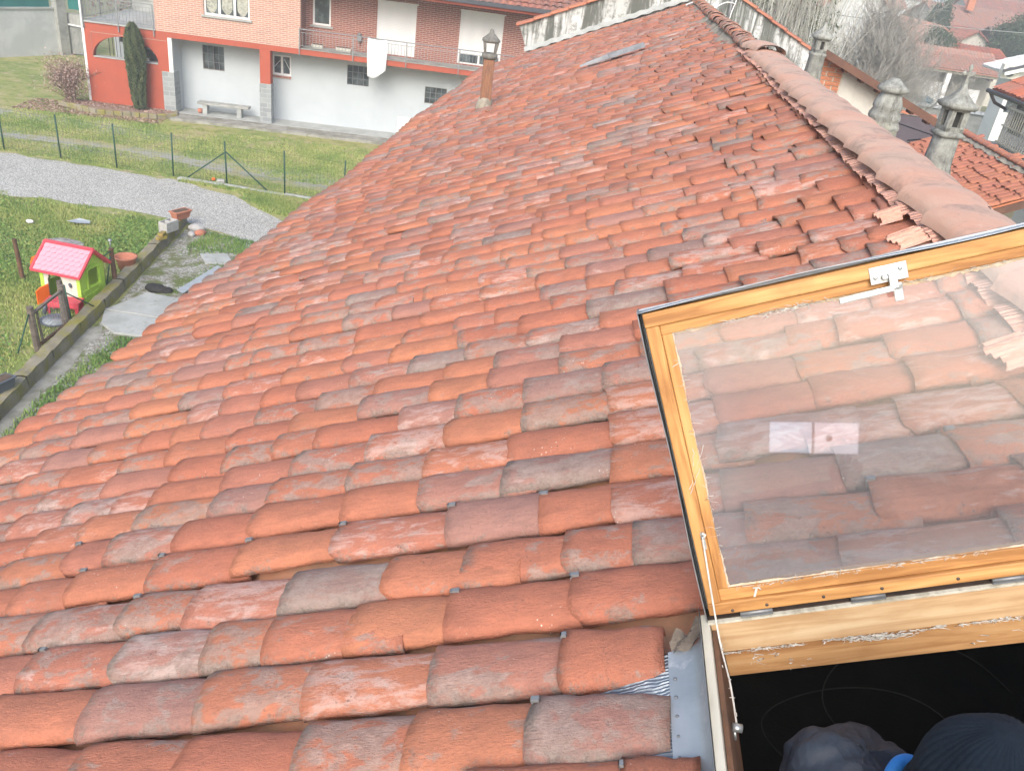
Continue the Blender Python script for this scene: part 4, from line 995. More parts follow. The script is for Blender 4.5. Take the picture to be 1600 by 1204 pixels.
# ragged putty line around the pane
def putty(a, b, wd):
    mb = MB(); a = Vector(a); b = Vector(b); d = (b - a); L = d.length; d.normalize(); p = Vector((-d.y, d.x, 0)); n = int(L / .005)
    w = []; c_ = 1.0
    for i in range(n + 1): c_ = min(1.7, max(.35, c_ + random.gauss(0, .16))); w.append(wd * c_ * random.uniform(.8, 1.2))
    mb.grid(lambda u, v: a + d * (L * u) + p * (w[int(round(u * n))] * v - .001) + Vector((0, 0, .0015 * (1 - v) * random.random() - .0028 * v)), n, 2); return mb
for (a, b, w_) in (((.055, .064, .003), (W - .055, .064, .003), .003), ((W - .055, H - .056, .003), (.055, H - .056, .003), .006), ((.055, H - .056, .003), (.055, .064, .003), .003)):
    lp('putty', putty(a, b, w_), M['putty'])
def clump2(name, spots, parent):
    mb = MB()
    for (x, y, z, sx, sy, n) in spots:
        for _ in range(n):
            p = Vector((x + random.gauss(0, sx), y + random.gauss(0, sy), z)); q = p + Vector((random.gauss(0, .007), random.gauss(0, .003), .0006)); r = q + Vector((random.gauss(0, .006), random.gauss(0, .003), 0)); w = random.uniform(.0002, .0008); mb.tube([p, q, r], [w, w * 1.2, w * .3], 3, cap=False)
    o = mb.build(name, M['web'], parent); o['kind'] = 'stuff'; return o
clump2('cobweb_tufts', [(random.uniform(.06, .94), .063, .0085, .02, .0010, 5) for _ in range(40)] + [(random.uniform(.06, .9), H - .057, .0085, .02, .0014, 4) for _ in range(30)] + [(.056, random.uniform(.07, .64), .0085, .0008, .02, 3) for _ in range(16)] + [(.25 + .01 * k, H - .058, .009, .012, .003, 9) for k in range(10)], lid)
fluff('cobweb', [((.02, .31, .019), (.07, .40, .012)), ((.02, .30, .019), (.05, .35, .015)), ((.036, .36, .018), (.045, .40, .018))], M['web'], .0006, 1, .002, lid)
# metal skin behind the wood with the warped lip along the top
mb = MB(); mb.box((-.004, .0, -.026), (W + .004, H + .002, -.0225)); mb.v, mb.f, mb.mi, mb.sm, mb.rnd = [], [], [], [], []
for (a, b) in (((-.005, -.004, -.026), (.05, H + .004, -.0228)), ((W - .05, -.004, -.026), (W + .005, H + .004, -.0228)), ((.05, -.004, -.026), (W - .05, .058, -.0228)), ((.05, H - .05, -.026), (W - .05, H + .004, -.0228))): mb.box(a, b)
lp('metal_skin', mb, M['zinc'])
def warp(u): return .010 * math.exp(-((u - .30) / .20) ** 2) + .004 * math.exp(-((u - .85) / .2) ** 2)
mb = MB(); prof = [(0, -.026), (.0, -.005), (.0005, .012), (.001, .024)]
mb.grid(lambda u, v: (-.006 + u * (W + .012), H - .0015 + prof[int(round(v * 3))][0] + warp(u) * (.35 + .65 * v) + .001 * math.sin(u * 17), prof[int(round(v * 3))][1]), 40, 3); o = lp('metal_lip', mb, M['zinc']); sd_ = o.modifiers.new('thick', 'SOLIDIFY'); sd_.thickness = .0018
mb = MB(); mb.grid(lambda u, v: (-.004 - .002 * math.sin(u * 9) * v, -.004 + u * (H + .010), -.026 + v * .046), 24, 3); o = lp('metal_lip', mb, M['zincdull']); sd_ = o.modifiers.new('thick', 'SOLIDIFY'); sd_.thickness = .0018
mb = MB(); mb.grid(lambda u, v: (-.0015 + .0015 * v, u * H, -.022 + v * .04), 2, 1); lp('rubber_seal', mb, M['black'])
# latch plate, handle bar, screws
mb = MB(); mb.box((.452, H - .046, .018), (.522, H - .012, .0205)); lp('latch_plate', mb, M['steel'], bevel=.001)
SC = MB(); SC.lathe([(.0042, 0), (.0038, .0016), (.001, .0022)], n=12); SCm = SC.mesh('screw', M['steel'])
for q in ((.462, H - .033), (.509, H - .024)):
    o = link_mesh('screw', SCm, lid); o.location = (q[0], q[1], .0206)
mb = MB(); mb.bar((.388, H - .062, .028), (.506, H - .0585, .028), .012, .003, up=(0, 0, 1)); mb.box((.489, H - .086, .0265), (.506, H - .05, .0295)); mb.box((.484, H - .060, .0205), (.500, H - .030, .0300)); mb.tube([(.478, H - .035, .021), (.478, H - .035, .03)], .006, 10)
lp('latch_handle', mb, M['steel'], bevel=.0012)
mb = MB(); mb.box((.022, .168, .0178), (.030, .208, .0195)); mb.tube([(.026, .198, .019), (.026, .198, .029)], .0035, 8); lp('stay_plate', mb, M['steel'])
for q in ((.13, .018), (.25, .019), (.37, .020), (.52, .019), (.055, .015)):
    mb = MB(); mb.lathe([(.0038, 0), (.0034, .0009), (.0002, .001)], n=10); o = lp('nail_head', mb, M['darkmetal']); o.location = (q[0], q[1], .0182)
# cord from the lid stile down to the small pulley on the curb
li = SKY @ lidM
pA = li @ Vector((.026, .198, .027)); pB = SKY @ Vector((x0 + .016, 1.40, .128)); pC = SKY @ Vector((x0 + .022, 1.235, .056))
mb = MB(); cable([pA, pA.lerp(pB, .5) + Vector((0, 0, -.003)), pB, pB.lerp(pC, .5) + Vector((.004, 0, .0)), pC], .0022, mb)
mb.tube([pA + Vector((0, 0, -.004)), pA + Vector((.004, .003, .008)), pA + Vector((-.004, .0, .011))], .003, 6)
for k in range(9):
    q = pB.lerp(pC, k / 9) + Vector((random.gauss(0, .003), 0, random.gauss(0, .003))); mb.tube([q, q + Vector((random.gauss(0, .005), random.gauss(0, .004), random.gauss(0, .005)))], .0012, 4)
o = mb.build('cord', M['web'], farm); o.matrix_parent_inverse = FM
mb = MB(); mb.tube([pC + Vector((-.010, 0, 0)), pC + Vector((.010, 0, 0))], .009, 12); mb.tube([pC + Vector((-.002, 0, -.012)), pC + Vector((.004, -.004, -.03))], .0035, 6); o = mb.build('pulley', M['steel'], farm); o.matrix_parent_inverse = FM
# thread of web hanging in front of the far curb
p0 = li @ Vector((.115, .055, .01)); mb = MB(); mb.tube([p0, p0 + Vector((.002, -.006, -.05)), p0 + Vector((-.001, -.01, -.11))], [.003, .0018, .0008], 5)
mb.tube([p0 + Vector((-.008, 0, 0)), p0 + Vector((.004, 0, .004)), p0 + Vector((.01, 0, .0))], .002, 4); o = mb.build('cobweb', M['web'], farm); o.matrix_parent_inverse = FM

# dim things in the attic
mb = MB()
for (c, rx, ry, ph) in (((1.15, 1.9, 5.9), .33, .26, 0), ((1.40, 2.05, 5.95), .36, .30, .6)):
    cable([(c[0] + rx * math.cos(a + ph), c[1] + ry * math.sin(a + ph), c[2] + .05 * math.sin(a * 2)) for a in np.linspace(0, 2 * math.pi * .93, 18)], .0022, mb, 5, 3)
tag(mb.build('electric_cable', noisy('dark_grey_cable', (.022, .022, .022), (.03, .03, .03), 9, .7, 0)), 'coiled grey cable looping in the dark attic behind the beanie', 'cable')
for k in range(3):
    mb = MB(); V, Fq, ns = cap_geo(700 + k, na=8, nx=2); mb.add(V, [list(f) for f in Fq], 0, True); o = tag(mb.build('spare_tile', M['coping']), ['lowest spare roof tile on the dark attic floor left of the jacket', 'middle spare roof tile of the little attic stack', 'topmost spare roof tile of the little attic stack'][k], 'roof tile', 'spare tiles in the attic'); o.location = (.35 + .05 * k, 1.55, 5.14 + .06 * k); o.rotation_euler = (0, 0, 1.1 + .1 * k)

# ------------------------------------------------------------------ the person standing in the opening
per = empty('person', (.78, .98, 5.12), 0, 'person in a dark ribbed beanie and grey padded jacket standing in the skylight opening', 'person')
PM = Matrix.Translation(per.location).inverted()
def skin_obj(name, verts, edges, radii, mat, sub=2, root=0):
    me = bpy.data.meshes.new(name); me.from_pydata(verts, edges, []); o = link_mesh(name, me, per); o.matrix_parent_inverse = PM
    s = o.modifiers.new('skin', 'SKIN'); 
    for i, r in enumerate(radii):
        r = r if isinstance(r, tuple) else (r, r)
        me.skin_vertices[0].data[i].radius = r
    me.skin_vertices[0].data[root].use_root = True
    s.use_smooth_shade = True
    d = o.modifiers.new('sub', 'SUBSURF'); d.levels = sub; d.render_levels = sub
    me.materials.append(mat); return o
def with_skin_layer(me):
    pass
HX, HY, HZ = .765, .945, 6.905      # head centre
def body():
    z0 = 5.12; hip = (HX - .02, HY + .02, 5.98)
    V = [hip, (HX - .02, HY + .02, 6.2), (HX - .01, HY + .01, 6.45), (HX - .03, HY, 6.62), (HX, HY, 6.74), (HX + .005, HY, 6.84), (HX + .01, HY, 6.96),
         (HX - .02, HY - .17, 6.60), (HX + .05, HY - .27, 6.38), (HX + .24, HY - .22, 6.30),
         (HX - .02, HY + .17, 6.60), (HX + .05, HY + .27, 6.38), (HX + .24, HY + .22, 6.30),
         (HX - .02, HY - .09, 5.9), (HX - .0, HY - .10, 5.52), (HX - .03, HY - .10, 5.2), (HX + .12, HY - .10, 5.16),
         (HX - .02, HY + .11, 5.9), (HX - .0, HY + .12, 5.52), (HX - .03, HY + .12, 5.2), (HX + .12, HY + .12, 5.16)]
    E = [(0, 1), (1, 2), (2, 3), (3, 4), (4, 5), (5, 6), (3, 7), (7, 8), (8, 9), (3, 10), (10, 11), (11, 12), (0, 13), (13, 14), (14, 15), (15, 16), (0, 17), (17, 18), (18, 19), (19, 20)]
    rr_ = [(.13, .11), (.12, .10), (.13, .11), (.10, .09), .055, .075, .085, .06, .045, .03, .06, .045, .03, .08, .06, .045, .04, .08, .06, .045, .04]
    return V, E, rr_
def mk_skin(name, V, E, r, mat, sub=2, root=0):
    bm = bmesh.new(); lay = bm.verts.layers.skin.verify(); vs = []
    for i, p in enumerate(V):
        v = bm.verts.new(p); q = r[i] if isinstance(r[i], tuple) else (r[i], r[i]); v[lay].radius = q; v[lay].use_root = (i == root); vs.append(v)
    for a, b in E: bm.edges.new((vs[a], vs[b]))
    me = bpy.data.meshes.new(name); bm.to_mesh(me); bm.free(); me.materials.append(mat)
    o = link_mesh(name, me, per); o.matrix_parent_inverse = PM
    s = o.modifiers.new('skin', 'SKIN'); s.use_smooth_shade = True
    d = o.modifiers.new('sub', 'SUBSURF'); d.levels = sub; d.render_levels = sub
    return o
V, E, r_ = body(); mk_skin('body', V, E, r_, M['skin'])
# head with face (mostly hidden by the beanie from above)
mb = MB(); prof = []
def head_fn(u, v):
    a = 2 * math.pi * u; ph = math.pi * (v * .96 + .02); rx, ry, rz = .098, .076, .12
    x = math.sin(ph) * math.cos(a); y = math.sin(ph) * math.sin(a); z = math.cos(ph)
    k = 1 - .22 * max(0, -z) ** 1.3
    nose = .026 * math.exp(-((y / .16) ** 2) - ((z + .12) / .2) ** 2) if x > 0 else 0
    brow = .006 * math.exp(-((z - .12) / .1) ** 2) if x > 0 else 0
    eye = -.010 * (math.exp(-(((abs(y) - .38) / .16) ** 2) - ((z - .0) / .09) ** 2)) if x > 0 else 0
    mouth = -.006 * math.exp(-((y / .3) ** 2) - ((z + .45) / .04) ** 2) if x > 0 else 0
    return (HX + .01 + rx * x * k + nose + brow + eye + mouth, HY + ry * y * k, HZ - .02 + rz * z)
mb.grid(head_fn, 40, 26); 
for s_ in (-1, 1): mb.lathe([(.004, -.028), (.014, -.02), (.017, 0), (.015, .018), (.004, .03)], (HX, HY + s_ * .078, HZ - .02), 8)
o = mb.build('head', M['skin'], per); o.matrix_parent_inverse = PM
# ribbed beanie: folded cuff and a pointed crown with ribs running to the top
mb = MB(); NR = 46
topz = HZ + .155
def bean(u, v):
    a = 2 * math.pi * u; t = v
    ph = t * math.pi * .5
    rad = math.cos(ph) ** .62; zz = HZ + .015 + .135 * math.sin(ph) ** 1.0
    rib = .0021 * abs(math.sin(a * NR / 2)) ** .6 * (1 if t < .96 else 0) + .003 * math.sin(a * 3 + t * 4) * (1 - t) + .004 * math.sin(a * 2 + 1 + t * 6) * (t * (1 - t) * 4)
    fold = .005 * math.sin(a * 5 + 3 * t) * (math.sin(t * math.pi)) * t
    sx, sy = .116, .100
    return (HX + (sx * rad + rib + fold) * math.cos(a) - .012 * t, HY + (sy * rad + rib + fold) * math.sin(a) + .02 * t, zz + .012 * math.exp(-((t - 1) / .12) ** 2) + fold * .6)
mb.grid(bean, 276, 26)
def cuff(u, v):
    a = 2 * math.pi * u; rib = .0026 * abs(math.sin(a * NR / 2)) ** .6; w = math.sin(v * math.pi) ** .5 * .007
    return (HX + (.117 + w + rib) * math.cos(a), HY + (.101 + w + rib) * math.sin(a), HZ - .035 + .055 * v)
mb.grid(cuff, 276, 6)
o = mb.build('beanie', M['beanie'], per); o.matrix_parent_inverse = PM
# padded jacket: puffy shoulder towards the far side, sleeve, torso, hood roll
def puff(name, c, r, seed, mat=M['jacket'], sq=(1, 1, 1), ribs=7, rot=0):
    rnd = random.Random(seed); ph = [rnd.uniform(0, 6) for _ in range(6)]
    mb = MB()
    def fn(u, v):
        a = 2 * math.pi * u; p = math.pi * v; x = math.sin(p) * math.cos(a); y = math.sin(p) * math.sin(a); z = math.cos(p)
        cr = abs(math.sin(ribs * (a * .5 + .35 * z + .2 * math.sin(3 * z + ph[0])))) ** .5
        d = 1 + .11 * cr + .045 * math.sin(5 * x + ph[1] + 3 * y) + .05 * abs(math.sin(7 * y + ph[2] + 5 * z + 2 * x)) ** .6 + .03 * abs(math.sin(15 * x + 9 * z + ph[3] + 6 * y)) ** .7
        return (c[0] + r * sq[0] * x * d, c[1] + r * sq[1] * y * d, c[2] + r * sq[2] * z * d)
    mb.grid(fn, 72, 36); return mb
J = MB()
for (c, r, sq, rb, sd) in (((.675, 1.145, 6.66), .118, (1.05, .95, .95), 5, 3), ((.70, .80, 6.60), .12, (.95, .9, .95), 5, 5), ((HX - .02, HY + .01, 6.42), .215, (.8, 1.0, 1.25), 4, 6), ((HX - .03, HY + .01, 6.12), .20, (.8, .95, 1.2), 4, 8), ((.745, 1.20, 6.46), .09, (.95, .9, 1.7), 3, 10), ((.78, .70, 6.42), .088, (.95, .9, 1.7), 3, 12), ((HX - .0, HY + .01, 6.71), .125, (.85, .98, .55), 6, 14)):
    q = puff('j', c, r, sd, sq=sq, ribs=rb); J.add(q.v, q.f, 0, True)
o = J.build('jacket', M['jacket'], per); o.matrix_parent_inverse = PM
me = o.data
rm = o.modifiers.new('rm', 'REMESH'); rm.mode = 'VOXEL'; rm.voxel_size = .004; rm.use_smooth_shade = True
tx1 = bpy.data.textures.new('folds', 'CLOUDS'); tx1.noise_scale = .22; tx1.noise_type = 'HARD_NOISE'; tx1.noise_depth = 1; dm = o.modifiers.new('folds', 'DISPLACE'); dm.texture = tx1; dm.strength = .032; dm.mid_level = .6; dm.texture_coords = 'GLOBAL'
sm_ = o.modifiers.new('sm', 'SMOOTH'); sm_.iterations = 2
mb = MB()
def strap(pts, w, t=.006):
    for a, b in zip(pts[:-1], pts[1:]): mb.bar(a, b, w, t, up=(-.3, -.5, .8))
strap([(.60, 1.00, 6.60), (.655, 1.035, 6.755), (.70, 1.055, 6.79), (.76, 1.07, 6.76), (.83, 1.08, 6.60), (.85, 1.05, 6.4)], .034)
cable([(.66, 1.02, 6.76), (.678, 1.056, 6.832), (.697, 1.069, 6.848), (.715, 1.062, 6.850), (.728, 1.04, 6.838), (.735, 1.0, 6.78)], .012, mb, 8, 6)
strap([(.60, .90, 6.60), (.655, .885, 6.72), (.72, .87, 6.72), (.80, .86, 6.60), (.84, .86, 6.4)], .034)
o = mb.build('shoulder_straps', M['bluestrap'], per, bevel=.002); o.matrix_parent_inverse = PM
V = [(HX - .02, HY + .01, 6.0), (HX - .02, HY - .09, 5.9), (HX - .0, HY - .10, 5.52), (HX - .03, HY - .10, 5.24), (HX - .02, HY + .11, 5.9), (HX - .0, HY + .12, 5.52), (HX - .03, HY + .12, 5.24)]
mk_skin('trousers', V, [(0, 1), (1, 2), (2, 3), (0, 4), (4, 5), (5, 6)], [(.14, .13), .105, .085, .07, .105, .085, .07], M['trousers'])
for s_ in (-.10, .12):
    mb = MB(); mb.lathe([(.05, .0), (.058, .02), (.05, .06), (.045, .12)], (HX - .03, HY + s_, 5.122), 12); mb.grid(lambda u, v: (HX - .06 + .24 * u, HY + s_ + (.045 + .012 * math.sin(u * 3)) * math.cos(math.pi * v), 5.122 + (.075 - .03 * u) * math.sin(math.pi * v)), 8, 8)
    o = mb.build('boot', M['black'], per); o.matrix_parent_inverse = PM
def hand(cx_, cy_, cz_, s_):
    V = [(0, 0, 0), (.05, 0, 0)]; E = [(0, 1)]; r = [.022, .028]
    for k, (off_, ln) in enumerate(((-.028, .065), (-.010, .078), (.010, .072), (.027, .055))):
        b = len(V); V += [(.085, off_, 0), (.085 + ln * .5, off_, -.01), (.085 + ln * .85, off_, -.035)]; E += [(1, b), (b, b + 1), (b + 1, b + 2)]; r += [.011, .009, .008]
    b = len(V); V += [(.045, s_ * .04, -.005), (.08, s_ * .055, -.015)]; E += [(1, b), (b, b + 1)]; r += [.012, .010]
    mk_skin('hand', [(cx_ + x, cy_ + y, cz_ + z) for x, y, z in V], E, r, M['skin'])
hand(HX + .24, HY - .22, 6.30, 1); hand(HX + .24, HY + .22, 6.30, -1)
# right arm raised, holding an unseen glowing panel added to be mirrored in the pane
mk_skin('forearm', [(HX - .02, HY - .17, 6.56), (HX + .02, HY - .30, 6.70), (.745, .66, 6.93), (.742, .665, 7.02)], [(0, 1), (1, 2), (2, 3)], [.055, .04, .028, .026], M['jacket'])
V = [(.742, .665, 7.02), (.742, .668, 7.065)]; E = [(0, 1)]; r = [.022, .027]
for k, (dx, ln) in enumerate(((-.028, .05), (-.010, .056), (.010, .052), (.026, .042))):
    b = len(V); V += [(.742 + dx, .672, 7.095), (.742 + dx, .676, 7.095 + ln * .6), (.742 + dx, .674, 7.095 + ln)]; E += [(1, b), (b, b + 1), (b + 1, b + 2)]; r += [.010, .009, .008]
b = len(V); V += [(.70, .655, 7.07), (.69, .648, 7.11)]; E += [(1, b), (b, b + 1)]; r += [.011, .009]
mk_skin('hand', V, E, r, M['skin'])
per.location = Vector(per.location) + Vector((.014, 0, -.034))
def glowm(n, c):
    t = NT(n); t.b.inputs['Base Color'].default_value = (.02, .02, .02, 1); t.b.inputs['Emission Color'].default_value = (*c, 1); t.b.inputs['Emission Strength'].default_value = 2.6; return t.mat  # glow of the added panel, put in to feed the pane's reflection
tb = empty('reflection_tablet', (.63, .680, 7.145), 0, 'small glowing panel added out of view to make the pale patch mirrored in the skylight pane', 'reflection_tablet'); tb.rotation_euler = (R(-9), R(-12), 0)
mb = MB(); mb.box((-.135, -.004, -.053), (.135, .0035, .053)); mb.build('case', M['white'], tb, bevel=.003)
mb = MB(); mb.box((-.13, .0036, -.048), (-.005, .0042, .048)); mb.build('glow_half', glowm('glow_blue', (.70, .77, .90)), tb)
mb = MB(); mb.box((.003, .0036, -.048), (.13, .0042, .048)); mb.build('glow_half', glowm('glow_pink', (.84, .76, .82)), tb)
mb = MB(); mb.tube([(.045, .004, .0), (.045, .008, .0)], .010, 14); mb.build('lens', M['black'], tb)
# ================================================================== helpers for buildings
def wall_holes(mb, u0, u1, z0, z1, y0, y1, holes, mi=0):
    us = sorted({u0, u1, *[h[0] for h in holes], *[h[1] for h in holes]}); zs = sorted({z0, z1, *[h[2] for h in holes], *[h[3] for h in holes]})
    us = [u for u in us if u0 <= u <= u1]; zs = [z for z in zs if z0 <= z <= z1]
    for a, b in zip(us[:-1], us[1:]):
        run = None
        for c, d in zip(zs[:-1], zs[1:]):
            um, zm = (a + b) / 2, (c + d) / 2
            if any(h[0] < um < h[1] and h[2] < zm < h[3] for h in holes):
                if run: mb.box((a, y0, run[0]), (b, y1, run[1]), mi); run = None
            else: run = (run[0] if run else c, d)
        if run: mb.box((a, y0, run[0]), (b, y1, run[1]), mi)
def window(par, u0, u1, z0, z1, y, frame='white', nx=2, bars=0, curtain=False, sill=False, fw=.06, depth=.12, lab=None):
    mb = MB(); yy = y + depth
    mb.box((u0, yy - .05, z0), (u0 + fw, yy, z1)); mb.box((u1 - fw, yy - .05, z0), (u1, yy, z1)); mb.box((u0 + fw, yy - .05, z0), (u1 - fw, yy, z0 + fw)); mb.box((u0 + fw, yy - .05, z1 - fw), (u1 - fw, yy, z1))
    for i in range(1, nx):
        c = u0 + (u1 - u0) * i / nx; mb.box((c - fw * .6, yy - .052, z0 + fw), (c + fw * .6, yy - .002, z1 - fw))
    w = mb.build('window', M[frame], par, label=lab)
    mb = MB(); mb.box((u0 + fw * .5, yy - .02, z0 + fw * .5), (u1 - fw * .5, yy - .012, z1 - fw * .5)); mb.build('pane', M['wing'], w)
    if curtain:
        for i in range(nx):
            a = u0 + (u1 - u0) * i / nx + fw * 1.3; b = u0 + (u1 - u0) * (i + 1) / nx - fw * 1.3; mb = MB()
            P = [(a, yy - .024, z1 - fw)]; P = [(a + (b - a) * t, yy - .026 - .004 * math.sin(t * 20), z0 + fw + .10 * (2 * t - 1) ** 2 * 2.2) for t in np.linspace(0, 1, 9)] + [(b, yy - .026, z1 - fw), (a, yy - .026, z1 - fw)]
            mb.add(P, [tuple(range(len(P)))]); mb.build('curtain', M['curtain'], w)
    if bars:
        mb = MB()
        for i in range(1, bars + 1):
            c = u0 + (u1 - u0) * i / (bars + 1); mb.box((c - .009, y + .01, z0), (c + .009, y + .028, z1))
        for zc in (.33, .66): mb.box((u0, y + .012, z0 + (z1 - z0) * zc - .008), (u1, y + .026, z0 + (z1 - z0) * zc + .008))
        mb.build('grille', M['railing'], w)
    if sill:
        mb = MB(); mb.box((u0 - .08, y - .06, z0 - .07), (u1 + .08, y + depth, z0 - .001)); mb.build('sill', M['slab'], w)
    return w
def corr(mb, o, eu, es, nn, Lu, Ls, pitch=.24, rise=.045, course=.38, detail=True, rng=random.Random(3)):
    """tiled slope as real relief: half-round rows across eu, stepped courses down es"""
    o = Vector(o); eu = Vector(eu); es = Vector(es); nn = Vector(nn); rows = max(1, int(Lu / pitch)); pitch = Lu / rows; cs = max(1, int(Ls / course)); course = Ls / cs
    V, Fc, rc = [], [], []
    for r in range(rows):
        for c in range(cs):
            b = len(V); j = rng.uniform(-.02, .02); h = rng.uniform(.8, 1.15) * rise; dz = rng.uniform(0, .012)
            for k, (t, up) in enumerate(((0, 0.0), (1, .028))):
                for a in (0, .25, .5, .75, 1):
                    V.append(tuple(o + eu * ((r + .04 + a * .92) * pitch) + es * ((c + t) * course + (j if t else 0)) + nn * (h * math.sin(math.pi * a) ** .8 + up + dz)))
            for i in range(4): Fc.append((b + i, b + i + 1, b + 5 + i + 1, b + 5 + i)); rc.append(0)
    rr_ = [(rng.random(),) * 3 for _ in range(len(Fc) // 4)]
    base = len(mb.v); mb.v.extend(V)
    for i, f in enumerate(Fc): mb.f.append([base + q for q in f]); mb.mi.append(0); mb.sm.append(True); mb.rnd.append(rr_[i // 4])
    # under-sheet
    q = [o - nn * .01, o + eu * Lu - nn * .01, o + eu * Lu + es * Ls - nn * .01, o + es * Ls - nn * .01]; mb.prism(q, -nn * .08)
def reliefmat(name, c1, c2, c3, dirt=(.2, .15, .12), amt=.5):
    t = NT(name); r = t.sep(t.attr('rnd'))[0]; co = t.coord('Object'); c = t.ramp(r, [(0, c1), (.5, c2), (1, c3)])
    c = t.mix(t.math('MULTIPLY', t.step(t.noise(co, .9, 7, .7), .48, .66), amt), c, dirt); return t.done(c, .9, t.bump(t.noise(co, 30, 4), .006))
M['relief'] = reliefmat('tile_rows_red', (.50, .155, .085), (.44, .14, .09), (.38, .16, .115))
M['relief2'] = reliefmat('tile_rows_faded', (.50, .24, .17), (.44, .24, .18), (.40, .25, .20), (.36, .30, .27), .5)
M['relief3'] = reliefmat('tile_rows_brown', (.42, .17, .115), (.35, .15, .11), (.30, .15, .12), (.2, .16, .14), .6)

# ================================================================== neighbour house on the left
HROT = math.atan2(.150, .989)
hs = empty('brick_house', (-17.44, 33.1, 0), HROT, 'two-storey house with pale grey ground floor, brick upper floor and red balcony band', 'house')
HMx = Matrix.Translation((-17.44, 33.1, 0)) @ Matrix.Rotation(HROT, 4, 'Z')
def hp(name, mbx, mat, **kw): return mbx.build(name, M[mat], hs, **kw)
WG = [(1.44, 2.27, 1.71, 2.62), (4.14, 4.89, 1.83, 2.60), (7.11, 7.97, 1.81, 2.56), (10.24, 11.12, 1.45, 2.10)]
mb = MB(); wall_holes(mb, -.3, 16, 0, 2.85, 0, .3, WG); mb.box((.6, -.98, 0), (.3, 0, 2.84)); hp('ground_floor_wall', mb, 'greywall')
for i, w in enumerate(WG):
    if i == 1:
        window(hs, *w, 0, 'white', 2, 0, fw=.07)
        mb = MB(); mb.box((w[0], -.04, w[2] - .10), (w[1], .1, w[2] - .002)); hp('sill', mb, 'brickB')
        mb = MB(); mb.bar((4.2, .03, 2.1), (4.46, .03, 2.4), .03, .015); mb.bar((4.62, .03, 2.45), (4.84, .03, 2.05), .03, .015); hp('window_stay', mb, 'white')
    else: window(hs, *w, 0, 'darkroofedge' if i == 2 else 'greywood', 2, 3, fw=.03)
# red floor band along the whole front, terrace slab included
mb = MB(); mb.box((-2.62, -1.0, 2.86), (16, 0, 3.06)); hp('floor_band', mb, 'red')
mb = MB(); mb.box((5.46, -1.03, 3.062), (16, 0, 3.085)); hp('balcony_floor', mb, 'concrete')
# upper floor: light brick volume flush with the band, darker brick set back behind the balcony
UW = [(1.86, 3.56, 3.84, 5.15)]
mb = MB(); wall_holes(mb, .03, 5.45, 3.064, 6.3, -1.0, -.7, UW); mb.box((.03, -.7, 3.064), (.33, 9, 6.3)); hp('front_brick_wall', mb, 'brickA')
window(hs, *UW[0], -1.0, 'white', 3, 0, True, True, fw=.07, depth=.14)
BW = [(5.72, 6.42, 3.87, 5.2), (8.2, 9.72, 3.14, 5.08), (11.42, 13.12, 3.14, 5.12)]
mb = MB(); wall_holes(mb, 5.451, 16, 3.087, 5.5, 0, .3, BW); mb.box((5.15, -.7, 3.064), (5.4505, 0, 5.5)); hp('back_brick_wall', mb, 'brickB')
window(hs, *BW[0], 0, 'white', 1, 0, fw=.07, depth=.10, sill=True)
def shutter(u0, u1, z0, z1):
    mb = MB(); mb.box((u0, .03, z0), (u0 + .03, .09, z1)); mb.box((u1 - .03, .03, z0), (u1, .09, z1)); mb.box((u0 - .02, -.02, z1), (u1 + .06, .09, z1 + .05))
    f = hp('shutter_frame', mb, 'white'); z = z0; SL = MB(); SL.box((u0 + .03, .045, 0), (u1 - .03, .065, .051), rnd=(.5,) * 3); sm_ = SL.mesh('slat', M['white'])
    while z < z1 - .02:
        o = link_mesh('slat', sm_, f); o.location = (0, .0035 * (round(z * 100) % 2), z); z += .056
shutter(8.2, 9.72, 3.14, 5.03); shutter(11.42, 13.12, 3.58, 5.07)
window(hs, 11.42, 13.12, 3.12, 3.57, 0, 'white', 2, 0, fw=.07, depth=.1)
mb = MB(); mb.box((.17, -1.04, 0), (.62, -.96, 1.62)); mb.box((.17, -.96, 0), (.25, -.6, 1.62)); mb.box((.55, -.96, 0), (.62, -.4, 1.62)); hp('stone_cladding', mb, 'stone')
mb = MB(); mb.box((.45, -1.004, 1.62), (.6, -.9, 2.858)); hp('corner_trim', mb, 'white')
# free pillar under the band
mb = MB(); mb.box((3.90, -1.0, 1.62), (4.30, -.6, 2.858)); hp('pillar', mb, 'red')
mb = MB(); mb.box((3.88, -1.02, .08), (4.32, -.58, 1.618)); hp('pillar_base', mb, 'stone')
# red terrace wall with the flattened arch
mb = MB(); a0, a1, zc, zr = -2.38, .05, 1.88, .80
def az(u): t = (u - (a0 + a1) / 2) / ((a1 - a0) / 2); return zc + zr * math.sqrt(max(0, 1 - t * t))
mb.box((-2.62, -1.0, 0), (a0, -.75, 2.858)); mb.box((a1, -1.0, 0), (.449, -.75, 2.858)); mb.box((a0, -1.0, 0), (a1, -.75, zc - .04))
us = [a0 + (a1 - a0) * (1 - math.cos(math.pi * i / 28)) / 2 for i in range(29)]
for u, v in zip(us[:-1], us[1:]):
    mb.hexa([(u, -1.0, az(u)), (v, -1.0, az(v)), (v, -.75, az(v)), (u, -.75, az(u)), (u, -1.0, 2.858), (v, -1.0, 2.858), (v, -.75, 2.858), (u, -.75, 2.858)])
hp('terrace_wall', mb, 'red')
mb = MB(); mb.box((a0 + .02, -1.03, zc - .04), (a1 - .02, -.7, zc)); hp('arch_sill', mb, 'slab')
mb = MB(); mb.box((-2.4, -1.012, 2.72), (.40, -1.0005, 2.735)); mb.box((-2.4, -1.012, 1.9), (-2.385, -1.0005, 2.72)); hp('terrace_groove', mb, 'brickB')
mb = MB(); mb.box((-2.66, -1.05, 3.062), (.03, 5.5, 3.12)); hp('terrace_floor', mb, 'slab')
